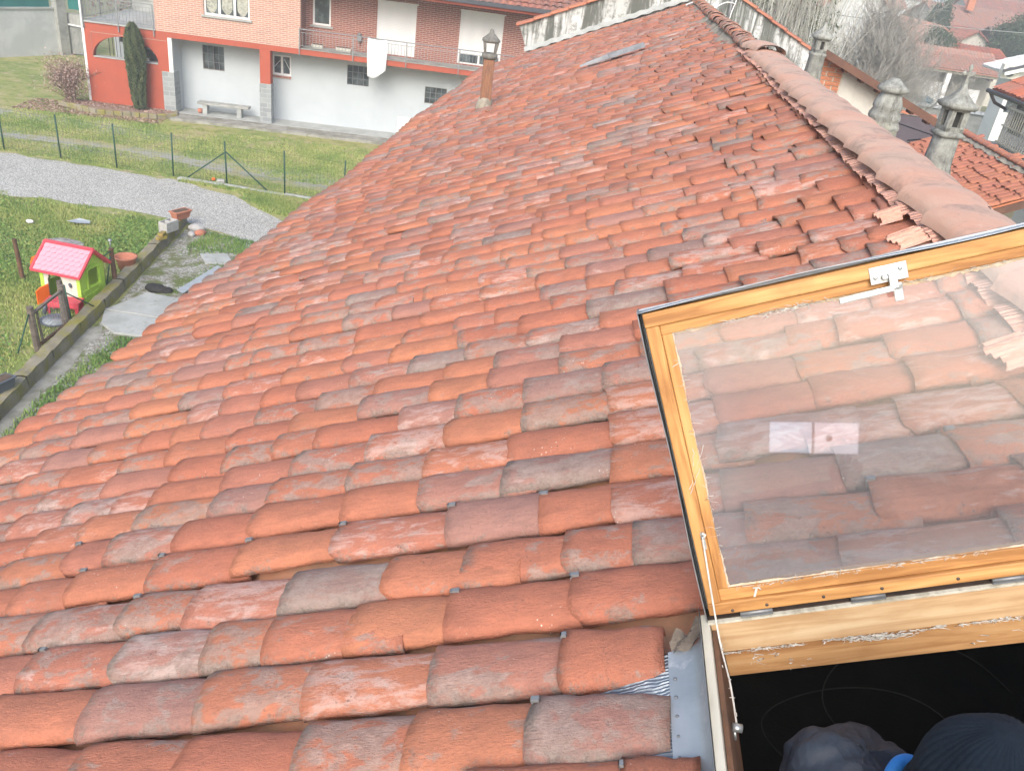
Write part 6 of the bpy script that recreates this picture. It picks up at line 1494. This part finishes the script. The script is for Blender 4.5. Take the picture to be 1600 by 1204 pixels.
# roof: two slopes with scalloped shingle courses
for s_ in (-1, 1):
    sl = Vector((0, s_ * (hd_ + .12), ev - .06 - rz)).normalized(); L = math.hypot(hd_ + .12, rz - ev + .06); nn_ = Vector((0, s_ * (rz - ev + .06), hd_ + .12)).normalized()
    mb = MB(); mb.obox((0, 0, rz + .01), (1, 0, 0), sl, nn_, (-hw - .09, 0, -.03), (hw + .09, L, .004)); rf_ = pp('roof_panel', mb, 'p_pink' if s_ < 0 else 'p_red', bevel=.008)
    nsh = 8; ncs = 6
    SH = MB(); pts = [(-.5, 0), (.5, 0), (.5, .72), (.33, .93), (0, 1.05), (-.33, .93), (-.5, .72)]; cw = (2 * hw + .12) / nsh; chh = (L - .06) / ncs
    o3 = Vector((0, 0, 0)); SH.add([Vector((p[0] * cw * .97, 0, 0)) + sl * (p[1] * chh) + nn_ * (.004 + .012 * p[1]) for p in pts] + [Vector((p[0] * cw * .97, 0, 0)) + sl * (p[1] * chh) + nn_ * .0 for p in pts], [tuple(range(7))] + [(i, (i + 1) % 7, 7 + (i + 1) % 7, 7 + i) for i in range(7)])
    shm = SH.mesh('shingle', M['p_pink'])
    for c in range(ncs):
        for k in range(nsh):
            if c % 2 and k == nsh - 1: continue
            x = -hw - .06 + cw * (k + .5 + (.5 if c % 2 else 0)); o = link_mesh('shingle', shm, rf_); o.location = Vector((x, 0, rz + .012)) + sl * (.03 + c * chh) + nn_ * .004
    for e_ in (-1, 1):
        mb = MB(); a_ = Vector((e_ * (hw + .085), 0, rz + .02)); mb.bar(a_, a_ + sl * L, .05, .05, up=nn_); mb.build('roof_trim', M['p_red'], rf_, bevel=.008)
mb = MB(); mb.bar((-hw - .1, 0, rz + .03), (hw + .1, 0, rz + .03), .08, .05); pp('ridge_bar', mb, 'p_red', bevel=.01)
mb = MB(); mb.bar((-hw - .1, -hd_ - .12, ev - .055), (hw + .1, -hd_ - .12, ev - .055), .04, .05); pp('eaves_trim', mb, 'p_red', bevel=.01)
# orange window shutter sticking out on the left gable, orange half door in front
mb = MB(); P = [(0, 0, 0), (-.24, -.04, -.0), (-.30, -.05, .10), (-.26, -.04, .24), (-.14, -.02, .31), (0, 0, .33)]; mb.prism(P, (0.003, -.03, 0)); pp('window_shutter', mb, 'p_orange', bevel=.008, loc=(-hw - .01, -.18, .62))
mb = MB(); P = [(0, 0, 0), (-.10, -.26, 0), (-.10, -.26, .30), (-.07, -.17, .36), (0, 0, .40)]; mb.prism(P, (.028, -.01, 0)); dr = pp('half_door', mb, 'p_orange', bevel=.008, loc=(-.30, -hd_ - .005, .02))
mb = MB(); mb.bar((-.075, -.16, .24), (-.05, -.10, .26), .02, .02); mb.build('handle', M['p_white'], dr)
# toy table, dish of water
tt = empty('toy_table', (-10.27, 14.62, 0), .2, 'little faded red toy table between the playhouse and the gate', 'toy table')
mb = MB(); mb.box((-.34, -.17, .25), (.34, .17, .29)); mb.box((-.34, -.17, .17), (.34, -.15, .249)); mb.build('table_top', M['p_red'], tt, bevel=.01)
for x in (-.28, .28):
    for y in (-.12, .12):
        mb = MB(); mb.hexa([(x - .03, y - .02, 0), (x + .03, y - .02, 0), (x + .03, y + .02, 0), (x - .03, y + .02, 0), (x - .045, y - .03, .249), (x + .045, y - .03, .249), (x + .045, y + .03, .249), (x - .045, y + .03, .249)]); mb.build('leg', M['p_red'], tt)
mb = MB(); mb.tube([(-.35, -.18, .02), (-.30, -.18, .25)], .04, 8); mb.build('grey_wheel', M['greyplastic'], tt)
mb = MB(); mb.lathe([(.18, .0), (.27, .03), (.30, .07), (.28, .075), (.24, .045), (.0, .04)], n=28); o = tag(mb.build('water_dish', M['greyplastic']), 'dark round dish holding water behind the gate mesh', 'dish'); o.location = (-10.15, 14.1, .02)
mb = MB(); mb.lathe([(.24, .0), (.24, .003)], n=24); w_ = mb.build('water', noisy('dish_water', (.35, .38, .40), (.25, .28, .3), 5, .08), o); w_.location = (0, 0, .055)
# ================================================================== right side: beyond the ridge
ow = empty('gable_wall', (4.2, 15.5, 0), 0, 'beige rendered gable wall with a brick pier and brown verge boards beyond the ridge', 'wall'); OM = Matrix.Translation(ow.location).inverted()
def op(name, mbx, mat, root=ow, inv=OM, **kw): o = mbx.build(name, M[mat] if isinstance(mat, str) else mat, root, **kw); o.matrix_parent_inverse = inv; return o
mb = MB(); mb.prism([(3.86, 15.5, 4), (4.8, 15.5, 4), (4.8, 15.5, 6.36), (3.86, 15.5, 6.72)], (0, .28, 0)); op('wall', mb, 'beigewall')
mb = MB(); mb.prism([(3.46, 15.485, 5.2), (3.859, 15.485, 5.2), (3.859, 15.485, 6.73), (3.46, 15.485, 6.86)], (0, .33, 0)); pier = op('brick_pier', mb, 'mortarline')
BK = [MB() for _ in range(3)]
for q in BK: q.box((-.118, -.012, -.029), (.118, .10, .029))
HB = MB(); HB.box((-.055, -.012, -.029), (.055, .10, .029)); bms = [q.mesh('brick', M['handbrick']) for q in BK]; hbm = HB.mesh('brick', M['handbrick'])
z = 5.62; k = 0
while z < 6.78:
    xs2 = [(3.585, 0), (3.785, 1)] if k % 2 == 0 else [(3.520, 1), (3.72, 0)]
    for (x, half) in xs2:
        if z > 6.88 - (x - 3.46) * .38 - .06: continue
        o = link_mesh('brick', hbm if half else bms[k % 3], pier); o.location = (x + random.gauss(0, .003), 15.485 - .004 + random.gauss(0, .003), z); o.rotation_euler = (0, random.gauss(0, .01), 0)
    z += .0715; k += 1
a_ = Vector((3.38, 15.40, 6.93)); b_ = Vector((5.62, 15.40, 6.06)); n_ = 5
for i in range(n_):
    p = a_.lerp(b_, i / n_); q = a_.lerp(b_, (i + .985) / n_); mb = MB(); mb.bar(p, q, .42, .05, up=(0, 0, 1)); o = op('verge_board', mb, 'verge')
mb = MB(); a2, b2 = a_ + Vector((0, -.20, -.05)), b_ + Vector((0, -.20, -.05)); mb.bar(a2, b2, .03, .09); op('barge_board', mb, 'verge')
for i in range(6):
    p = a_.lerp(b_, .2 + i * .14); mb = MB(); mb.box((p.x - .03, 15.24, p.z - .13), (p.x + .03, 15.5, p.z - .045)); op('rafter_end', mb, 'verge')

rb = empty('low_outbuilding', (8, 20, 0), 0, 'lower outbuilding with a bright red tiled roof and mortared ridge beyond the tall chimney', 'outbuilding'); RM = Matrix.Translation(rb.location).inverted()
th2 = math.atan(.5); S3 = (-math.cos(th2), 0, -math.sin(th2)); N3 = (-math.sin(th2), 0, math.cos(th2)); S4 = (math.cos(th2), 0, -math.sin(th2)); N4 = (math.sin(th2), 0, math.cos(th2))
# tiles of this roof one by one where they show largest
cnt = 0; fv, ff, fr, fc = [], [], [], []; off = 0; T3 = []
rg = random.Random(9)
y = 17.15
while y < 22.7:
    s = 2.5; 
    while s > .12:
        base = Matrix((S3, (0, -1, 0), N3)).transposed().to_4x4() @ Matrix.Rotation(rg.gauss(0, .035), 4, 'Z') @ Matrix.Rotation(-.07, 4, 'Y')
        base.translation = Vector((8.75, y + rg.gauss(0, .008), 5.0)) + Vector(S3) * s + Vector(N3) * (.0 + rg.uniform(0, .012)); T3.append(base @ Matrix.Diagonal((.95, 1, 1, 1))); s -= .30 + rg.uniform(-.05, .05)
    y += .205
ordr = sorted(range(len(T3)), key=lambda i: -score(T3[i])); nr = set(ordr[:260])
for i, mt in enumerate(T3):
    c = (rg.uniform(.1, .55), rg.random() ** 3 * .6, rg.random() ** 3 * .5)
    if i in nr: o = link_mesh('roof_tile', CAPM[i % NV], None, (*c, 1)); o.matrix_world = mt; o.parent = rb; o.matrix_parent_inverse = RM
    else:
        V, F, ns = FARV[i % 12]; A = np.array(mt); fv.append(V @ A[:3, :3].T + A[:3, 3]); ff.append(F + off); off += len(V); fr.append(np.tile(c, (len(F), 1))); fc.append(V)
if fv:
    me = np_mesh('hidden_tiles', np.concatenate(fv), np.concatenate(ff), M['tile_j'], np.concatenate(fr), True); at = me.attributes.new('tco', 'FLOAT_VECTOR', 'POINT'); at.data.foreach_set('vector', np.concatenate(fc).astype('f').ravel())
    o = link_mesh('lower_roof_tiles', me, rb); o.matrix_parent_inverse = RM; o['kind'] = 'stuff'
mb = MB(); mb.obox((8.75, 17.0, 5.0), S3, (0, 1, 0), N3, (0, 0, -.12), (2.55, 5.8, -.02)); mb.obox((8.75, 17.0, 5.0), S4, (0, 1, 0), N4, (0, 0, -.12), (2.55, 5.8, -.02)); op('roof_deck', mb, M['coping'], rb, RM)
mb = MB(); corr(mb, (8.75, 17.0, 5.0), (0, 1, 0), S4, N4, 5.8, 2.5); op('back_roof', mb, M['relief'], rb, RM)
y = 17.0
for k in range(14):
    o = link_mesh('ridge_tile', OR, None, (rg.uniform(.1, .5), .4, .3, 1)); o.matrix_world = Matrix.Translation((8.77, 17.0 + k * .42, 5.05)) @ Matrix.Rotation(-math.pi / 2, 4, 'Z') @ Matrix.Diagonal((1.35, 1, .9, 1)); o.parent = rb; o.matrix_parent_inverse = RM
mb = MB(); mb.grid(lambda u, v: (8.75 - .02 - .17 * v - .03 * math.sin(u * 50) * v, 17.0 + 5.7 * u, 5.06 - .085 * v - .0 + .015 * math.sin(u * 90 + v * 3)), 70, 3); op('ridge_mortar', mb, M['mortar'], rb, RM)
k = 0; s = 2.45
while s > .2:
    o = link_mesh('verge_tile', copm, None, (rg.uniform(.1, .5), .2, .2, 1)); base = Matrix((S3, (0, -1, 0), N3)).transposed().to_4x4() @ Matrix.Rotation(-.045, 4, 'Y'); base.translation = Vector((8.75, 17.06, 5.0)) + Vector(S3) * s + Vector(N3) * .03; o.matrix_world = base @ Matrix.Diagonal((.8, .5, .8, 1)); o.parent = rb; o.matrix_parent_inverse = RM; s -= .36
mb = MB(); mb.bar(Vector((8.75, 17.0, 4.86)), Vector((8.75, 17.0, 4.86)) + Vector(S3) * 2.5, .10, .14); op('rake_beam', mb, M['verge'], rb, RM)
mb = MB(); mb.box((8.55, 17.05, 0), (8.75, 17.25, 4.8)); op('timber_post', mb, M['greywood'], rb, RM)
mb = MB(); mb.box((6.7, 22.5, 0), (10.8, 22.7, 3.9)); mb.box((6.6, 17.4, 0), (6.8, 22.7, 3.9)); op('wall', mb, M['beigewall'], rb, RM)

fl_ = empty('felt_roof_shed', (8.2, 25, 0), 0, 'low shed with a flat dark brown felt roof left of the tall chimney', 'shed'); FMx = Matrix.Translation(fl_.location).inverted()
mb = MB(); mb.prism([(6.4, 22.85, 4.5), (9.9, 22.85, 4.5), (9.9, 27.0, 4.62), (6.4, 27.0, 4.62)], (0, 0, .05)); op('felt_roof', mb, M['felt'], fl_, FMx)
mb = MB(); mb.bar((7.75, 22.9, 4.575), (8.9, 24.0, 4.60), .03, .02); mb.bar((8.9, 24.0, 4.60), (7.3, 26.6, 4.68), .03, .02); op('felt_seam', mb, M['black'], fl_, FMx)
mb = MB(); mb.box((6.5, 22.9, 0), (9.8, 26.9, 4.45)); op('wall', mb, M['beigewall'], fl_, FMx)
x = 7.9; k = 0
while x < 10.1:
    o = link_mesh('coping_tile', copm, None, (rg.uniform(.1, .5), .2, .2, 1)); o.matrix_world = Matrix.Translation((x, 27.0, 4.72)) @ Matrix.Rotation(-.04, 4, 'Y') @ Matrix.Diagonal((1, .6, 1, 1)); o.parent = fl_; o.matrix_parent_inverse = FMx; x += .45
mb = MB(); mb.box((7.62, 24.2, 4.56), (7.85, 24.4, 4.7)); tag(mb.build('white_box', M['white']), 'tiny white box on the brown felt roof beside the squat chimney', 'box')

# ---------------- generic gabled building
def gable(name, label, cat, x0, x1, y0, y1, eave, ridge, axis, wall, roof, over=.4, group=None, wins=(), zbase=0, roofmesh=True, pitchw=.3):
    cx_, cy_ = (x0 + x1) / 2, (y0 + y1) / 2; root = empty(name, (cx_, cy_, 0), 0, label, cat, group); inv = Matrix.Translation(root.location).inverted()
    def bb(nm, m_, mt): o = m_.build(nm, mt, root); o.matrix_parent_inverse = inv; return o
    mb = MB()
    holes = [w for w in wins]
    if axis == 'x':     # ridge along x, gables on x ends
        wall_holes(mb, x0, x1, zbase, eave, y0, y0 + .3, holes); mb.box((x0, y1 - .3, zbase), (x1, y1, eave))
        for a, b in ((x0, x0 + .3), (x1 - .3, x1)): mb.prism([(a, y0 + .3, zbase), (a, y1 - .3, zbase), (a, y1 - .3, eave), (a, cy_, ridge - .1), (a, y0 + .3, eave)], (b - a, 0, 0))
        bb('wall', mb, wall); t_ = math.atan2(ridge - eave, (y1 - y0) / 2)
        for s_ in (-1, 1):
            mb = MB(); corr(mb, (x0 - over, cy_, ridge), (1, 0, 0), (0, s_ * math.cos(t_), -math.sin(t_)), (0, s_ * math.sin(t_), math.cos(t_)), x1 - x0 + 2 * over, ((y1 - y0) / 2 + over) / math.cos(t_), pitchw, .05, .5); bb('roof', mb, roof)
    else:
        wall_holes(mb, x0, x1, zbase, eave, y0, y0 + .3, holes); mb.prism([(x0, y0, eave), (x1, y0, eave), (cx_, y0, ridge - .1)], (0, .3, 0)); mb.prism([(x0, y1 - .3, zbase), (x1, y1 - .3, zbase), (x1, y1 - .3, eave), (cx_, y1 - .3, ridge - .1), (x0, y1 - .3, eave)], (0, .3, 0))
        mb.box((x0, y0 + .3, zbase), (x0 + .3, y1 - .3, eave)); mb.box((x1 - .3, y0 + .3, zbase), (x1, y1 - .3, eave)); bb('wall', mb, wall); t_ = math.atan2(ridge - eave, (x1 - x0) / 2)
        for s_ in (-1, 1):
            mb = MB(); corr(mb, (cx_, y0 - over, ridge), (0, 1, 0), (s_ * math.cos(t_), 0, -math.sin(t_)), (s_ * math.sin(t_), 0, math.cos(t_)), y1 - y0 + 2 * over, ((x1 - x0) / 2 + over) / math.cos(t_), pitchw, .05, .5); bb('roof', mb, roof)
    for w_ in wins:
        m_ = MB(); m_.box((w_[0], y0 + .12, w_[2]), (w_[1], y0 + .16, w_[3])); q = bb('window', m_, M['wing'])
    return root, inv, bb
rd = M['relief']; rd2 = M['relief2']; rd3 = M['relief3']
# long open porch building
root, inv, bb = gable('porch_house', 'long low farm building with faded tiled roof and open white-pillared porch', 'building', 13.5, 29.4, 73, 77.5, 3.15, 4.15, 'x', M['creamwall'], rd2, .3, pitchw=.26)
mb = MB(); t_ = R(15); corr(mb, (13.2, 73.2, 3.9), (1, 0, 0), (0, -math.cos(t_), -math.sin(t_)), (0, -math.sin(t_), math.cos(t_)), 16.5, 3.5, .26, .05, .4); bb('porch_roof', mb, rd2)
mb = MB(); mb.box((13.4, 70.1, 2.72), (29.3, 70.35, 2.98)); bb('porch_beam', mb, M['creamwall'])
for x in (13.6, 17.3, 21.1, 25.1, 29.1):
    mb = MB(); mb.box((x - .17, 70.1, 0), (x + .17, 70.42, 2.72)); bb('porch_pillar', mb, M['white'])
for x in (15.5, 19.2, 21.6, 22.7, 26.9, 28.1):
    mb = MB(); mb.box((x, 70.15, 2.55), (x + .25, 73, 2.7)); bb('porch_rafter', mb, M['greywood'])
for (a, b, z0, z1, mt) in ((23.6, 25.3, .2, 1.9, 'white'), (26.7, 28.2, .3, 1.7, 'white')):
    mb = MB(); mb.box((a, 71.4, z0), (b, 71.5, z1)); bb('partition', mb, M[mt])
for (a, b) in ((16.0, 17.0), (19.0, 20.0), (22.2, 23.0), (25.9, 26.4)):
    mb = MB(); mb.box((a, 72.93, 0), (b, 72.99, 2.1)); bb('door', mb, M['greywood'])
for (x, w_, l) in ((24.2, .9, 'left blue tarpaulin heap under the porch'), (27.1, 1.1, 'right blue tarpaulin heap under the porch')):
    mb = puff('t', (0, 0, 0), .45, int(x), sq=(w_ * 1.5, .7, .6), ribs=2); o = tag(mb.build('tarpaulin', noisy('blue_tarp', (.02, .14, .22), (.02, .10, .16), 5, .5)), l, 'tarpaulin', 'tarpaulins under the porch'); o.location = (x, 70.9, .5)
# low wall with tiled top
lw = empty('yard_wall', (22, 58, 0), R(-3), 'grey yard wall with a pale tiled top in front of the porch building', 'wall')
mb = MB(); mb.box((-5, 0, 0), (4.4, .3, 1.5)); mb.build('wall', M['concrete'], lw)
for k in range(22):
    mb = MB(); mb.hexa([(-5.0 + k * .43, -.15, 1.5), (-4.6 + k * .43, -.15, 1.5), (-4.6 + k * .43, .45, 1.5), (-5.0 + k * .43, .45, 1.5), (-5.0 + k * .43, .1, 1.66), (-4.6 + k * .43, .1, 1.68), (-4.6 + k * .43, .2, 1.68), (-5.0 + k * .43, .2, 1.66)]); mb.build('wall_cap', M['slab'], lw)
# white modern house with a dark eave and the air-conditioning unit
root, inv, bb = gable('white_house', 'white house with a thin dark roof edge and an air-conditioning unit at the right edge', 'house', 20.25, 30, 48, 49.6, 5.15, 7.1, 'y', M['white'], M['white'], .75, wins=((20.45, 21.1, 2.9, 3.9),))
mb = MB(); mb.box((19.5, 47.55, 4.55), (20.4, 47.95, 5.2)); ac = bb('air_conditioner', mb, M['p_white']); mb = MB(); mb.lathe([(.24, 0), (.24, .03)], n=20); f_ = mb.build('fan_grille', M['railing'], ac); f_.matrix_parent_inverse = Matrix(); f_.location = (0, 0, 0); f_.matrix_world = Matrix.Translation((19.85, 47.54, 4.88)) @ Matrix.Rotation(math.pi / 2, 4, 'X')
mb = MB(); mb.bar((19.35, 47.2, 4.90), (25.1, 47.2, 7.08), .06, .13); bb('fascia', mb, M['darkroofedge'])
mb = MB(); mb.bar((19.5, 47.24, 4.78), (25.1, 47.24, 6.92), .06, .18); bb('soffit_board', mb, M['white'])
# nearer house with the slatted balcony
root, inv, bb = gable('balcony_house', 'house corner with red tiled eave and slatted beige balcony at the right edge', 'house', 12.95, 22, 20, 30.0, 5.75, 8.3, 'y', M['white'], rd, .55, wins=())
mb = MB(); mb.tube([(12.28, 19.5, 5.36), (12.28, 30.5, 5.36)], .07, 8); bb('gutter', mb, M['darkmetal'])
mb = MB(); mb.tube([(12.30, 30.3, 5.32), (12.5, 30.2, 5.05), (12.9, 30.1, 4.9)], .05, 8); bb('downpipe', mb, M['darkmetal'])
mb = MB(); mb.box((12.93, 28.6, 4.3), (12.96, 29.5, 5.3)); bb('balcony_window', mb, M['wing'])
mb = MB(); mb.box((12.32, 20, 3.88), (12.949, 29.2, 4.0)); bb('balcony_slab', mb, M['slab'])
mb = MB(); mb.bar((12.30, 20, 5.14), (12.30, 28.6, 5.14), .06); mb.bar((12.30, 20, 4.6), (12.30, 28.6, 4.6), .04); mb.bar((12.30, 20, 4.1), (12.30, 28.6, 4.1), .05); bb('balcony_rail', mb, M['palewood'])
SLm = MB(); SLm.box((-.012, -.02, 0), (.012, .02, 1.15)); slm = SLm.mesh('balcony_slat', M['palewood'])
for k in range(54):
    o = link_mesh('balcony_slat', slm, root); o.matrix_parent_inverse = inv; o.location = (12.33, 20.1 + k * .158, 4.0)
# far houses
gable('big_white_house', 'big weathered white house showing through the bare tree', 'house', 12.5, 19.3, 65, 78, 5.4, 8.4, 'y', M['gardenwall'], rd3, .5, wins=((16.2, 17.0, 1.8, 2.9),))
gable('cream_gable_house', 'cream gabled house with faded red roof behind the porch building', 'house', 24.6, 28.9, 80, 92, 4.2, 5.5, 'y', M['creamwall'], rd2, .35)
mb = MB(); t_ = R(14); rt = empty('lean_to', (26.5, 78, 0), 0, 'low red tiled lean-to below the cream gable', 'shed'); corr(mb, (-3.0, 1.8, 4.35), (1, 0, 0), (0, -math.cos(t_), -math.sin(t_)), (0, -math.sin(t_), math.cos(t_)), 8.4, 2.6, .3, .05, .5); mb.build('roof', rd, rt); mb = MB(); mb.box((-2.8, -.3, 0), (5.2, 0, 3.6)); mb.build('wall', M['creamwall'], rt)
gable('red_roof_house', 'far house with a broad clean red roof and cream end wall', 'house', 33.0, 41.5, 99, 112, 5.2, 6.9, 'x', M['creamwall'], rd2, .5)
gable('grey_barn', 'grey-brown barn with timber front below the broad red roof', 'barn', 36.0, 43.0, 90, 97, 4.3, 5.6, 'x', M['greywood'], M['farroof_g'], .5)
gable('small_gable_hut', 'small brown-roofed gable hut left of the grey barn', 'hut', 31.6, 35.2, 90, 96, 4.0, 5.2, 'y', M['creamwall'], rd3, .35)
k = 0
for (x0_, w_, y0_, d_, ev_, rg_, ax_, wm_, rm_, lb) in (
    (19.5, 8, 100, 9, 5.2, 7.0, 'x', 'creamwall', rd3, 'far cream house with brown roof just left of the dark evergreen'),
    (28, 9, 128, 10, 5.6, 7.6, 'x', 'whitewall', rd2, 'distant white house with faded roof above the dark evergreen'),
    (45, 12, 125, 10, 6.0, 7.9, 'x', 'creamwall', rd3, 'distant long house with brownish roof near the top right corner'),
    (44, 9, 104, 9, 4.6, 6.2, 'y', 'whitewall', rd2, 'white gabled house behind the right-hand evergreen'),
    (60, 14, 165, 12, 7.0, 9.2, 'x', 'whitewall', rd3, 'hazy wide building at the top right corner'),
    (38, 12, 160, 12, 6.5, 8.6, 'x', 'whitewall', rd2, 'hazy pale house on the skyline left of the wide building')):
    gable('distant_house', lb, 'house', x0_, x0_ + w_, y0_, y0_ + d_, ev_, rg_, ax_, M[wm_], rm_, .5, pitchw=.6)
for (x, y, z) in ((36.5, 103, 6.6), (45.3, 108, 6.0)):
    mb = MB(); mb.box((-.35, -.35, 0), (.35, .35, 1.5)); mb.box((-.45, -.45, 1.5), (.45, .45, 1.62)); o = tag(mb.build('brick_chimney', M['handbrick']), 'dark brick chimney on the broad red roof' if x < 40 else 'brick chimney on the white gabled house behind the right-hand evergreen', 'chimney'); o.location = (x, y, z)

# ---------------- vegetation on the right
def tree_green(name, label, x, y, h, rx, rz_, n, seed, mat='evergreen', leaf=.28):
    root = empty(name, (x, y, 0), 0, label, 'tree'); rnd = np.random.default_rng(seed); cl = 26
    C = rnd.normal(0, 1, (cl, 3)); C /= np.linalg.norm(C, axis=1)[:, None]; C *= rnd.uniform(.35, .95, (cl, 1)) * np.array([rx, rx, rz_]); C[:, 2] += h - rz_
    idx = rnd.integers(0, cl, n); P = C[idx] + rnd.normal(0, 1, (n, 3)) * np.array([rx, rx, rz_]) * .20
    P = P[P[:, 2] > .3]; foliage('crown', P, leaf, M[mat], root)
    mb = MB(); mb.tube([(0, 0, 0), (.1, 0, h * .4), (0, .1, h * .8)], [.22, .16, .05], 7)
    for k in range(6): a = k * 1.05; mb.tube([(0, 0, h * .35 + k * .1), (rx * .5 * math.cos(a), rx * .5 * math.sin(a), h * .6)], [.08, .03], 5)
    mb.build('trunk', M['bark'], root); return root
tree_green('evergreen_tree', 'dark upright evergreen between the white house and the cream gable', 31.2, 95, 7.4, 1.1, 2.3, 16000, 1, leaf=.2)
tree_green('evergreen_shrub', 'rounded evergreen bush rising over the long porch roof', 26.4, 78.5, 5.3, 1.3, 1.5, 16000, 2, leaf=.18)
tree_green('evergreen_tree', 'broad dark evergreen at the right edge in front of the far houses', 35.4, 85, 7.0, 2.3, 2.2, 30000, 3, leaf=.2)
tree_green('distant_tree', 'hazy round tree at the very top right', 72, 170, 11, 5, 5, 5000, 4, leaf=.8)
tree_green('distant_tree', 'hazy tree between the skyline houses', 55, 150, 8.5, 3.5, 3.5, 4000, 5, leaf=.7)
# bare pale tree
bt = empty('bare_tree', (11.2, 41, 0), 0, 'large leafless pale tree with a dense haze of twigs', 'tree')
mb = MB(); tips = []
for k in range(6):
    a = k * 1.05; tips += branches(mb, (.25 * math.cos(a), .25 * math.sin(a), 0), 2.6, .12, 6, .52, seed=200 + k, kids=(3, 4), upb=.55)
print('bare tree', len(mb.f), np.array([t[:] for t in tips]).min(0), np.array([t[:] for t in tips]).max(0))
mb.build('branches', M['palebark'], bt)
bt2 = empty('bare_tree', (15.5, 47, 0), 0, 'second, smaller leafless tree right of the large pale one', 'tree')
mb = MB()
for k in range(4):
    a = k * 1.6; branches(mb, (.25 * math.cos(a), .25 * math.sin(a), 0), 1.9, .09, 6, .54, seed=300 + k, kids=(2, 4), upb=.5)
mb.build('branches', M['palebark'], bt2)
# reddish brush right behind the parapet coping
bs = empty('reddish_brush', (6.2, 27.5, 0), 0, 'reddish-brown leafless brush just behind the tiled parapet', 'shrub'); mb = MB()
for k in range(9):
    branches(mb, (-1.6 + k * .5, 1.2 + .3 * math.sin(k * 2.0), 0), 2.0, .04, 4, .45, seed=400 + k, kids=(3, 4), upb=.6)
mb.build('branches', M['haybark'], bs)
# cane thicket (nobody could count it)
V, F, RN = [], [], []; n = 1300; rnd = np.random.default_rng(8); b = 0
xs3 = rnd.uniform(2.6, 6.6, n); ys3 = rnd.uniform(28.5, 33.5, n); hs3 = rnd.uniform(6.2, 9.6, n)
for i in range(n):
    lx, ly = rnd.normal(0, .75), rnd.normal(0, .5); r_ = rnd.uniform(.010, .022); c = rnd.uniform(.3, 1)
    for k in range(6):
        t = k / 5; x = xs3[i] + lx * t ** 1.8; y = ys3[i] + ly * t ** 1.8; z = hs3[i] * t; q = r_ * (1 - .6 * t)
        V += [(x - q, y, z), (x + q * .5, y - q, z), (x + q * .5, y + q, z)]
        if k:
            for j in range(3): F.append((b + (k - 1) * 3 + j, b + (k - 1) * 3 + (j + 1) % 3, b + k * 3 + (j + 1) % 3, b + k * 3 + j)); RN.append((c, c, c))
    b += 18
o = link_mesh('cane_thicket', np_mesh('cane_thicket', V, F, M['cane'], np.array(RN))); o['kind'] = 'stuff'
P = np.stack([rnd.uniform(2.3, 6.8, 26000), rnd.uniform(28.8, 34, 26000), rnd.uniform(1, 8.6, 26000)], 1); P = P[(np.sin(P[:, 0] * 2.1) * np.sin(P[:, 2] * 1.3 + P[:, 0]) + rnd.normal(0, .4, len(P))) > -.1]
o = foliage('cane_leaves', P, .22, M['ivy'], asp=.16); o['kind'] = 'stuff'
# rough hedge and garden greenery between the buildings
P = np.stack([rnd.uniform(8, 34, 26000), rnd.uniform(44, 56, 26000), np.zeros(26000)], 1); o = blades('rough_grass', P, .3, .09, M['grassdark']); o['kind'] = 'stuff'
# overhead cables
mb = MB(); cable([(-5, 40, 9.5), (5.4, 34, 7.35), (14, 52, 6.2), (40, 75, 6.5)], .02, mb, 4, 12)
tag(mb.build('overhead_cable', M['slab']), 'thin pale overhead cable crossing in front of the canes and far roofs', 'cable')

# ---------------- thin winter haze
mb = MB(); mb.box((-910, -310, -1), (910, 1510, 18)); hz = mb.mesh('haze', []); hm = bpy.data.materials.new('thin_haze'); hm.use_nodes = True; hm.node_tree.nodes.clear()
ho = hm.node_tree.nodes.new('ShaderNodeOutputMaterial'); hv = hm.node_tree.nodes.new('ShaderNodeVolumePrincipled'); hv.inputs['Color'].default_value = (.86, .91, .96, 1); hv.inputs['Density'].default_value = .0030
hm.node_tree.links.new(hv.outputs[0], ho.inputs['Volume']); hz.materials.append(hm); o = link_mesh('haze', hz); o['kind'] = 'stuff'
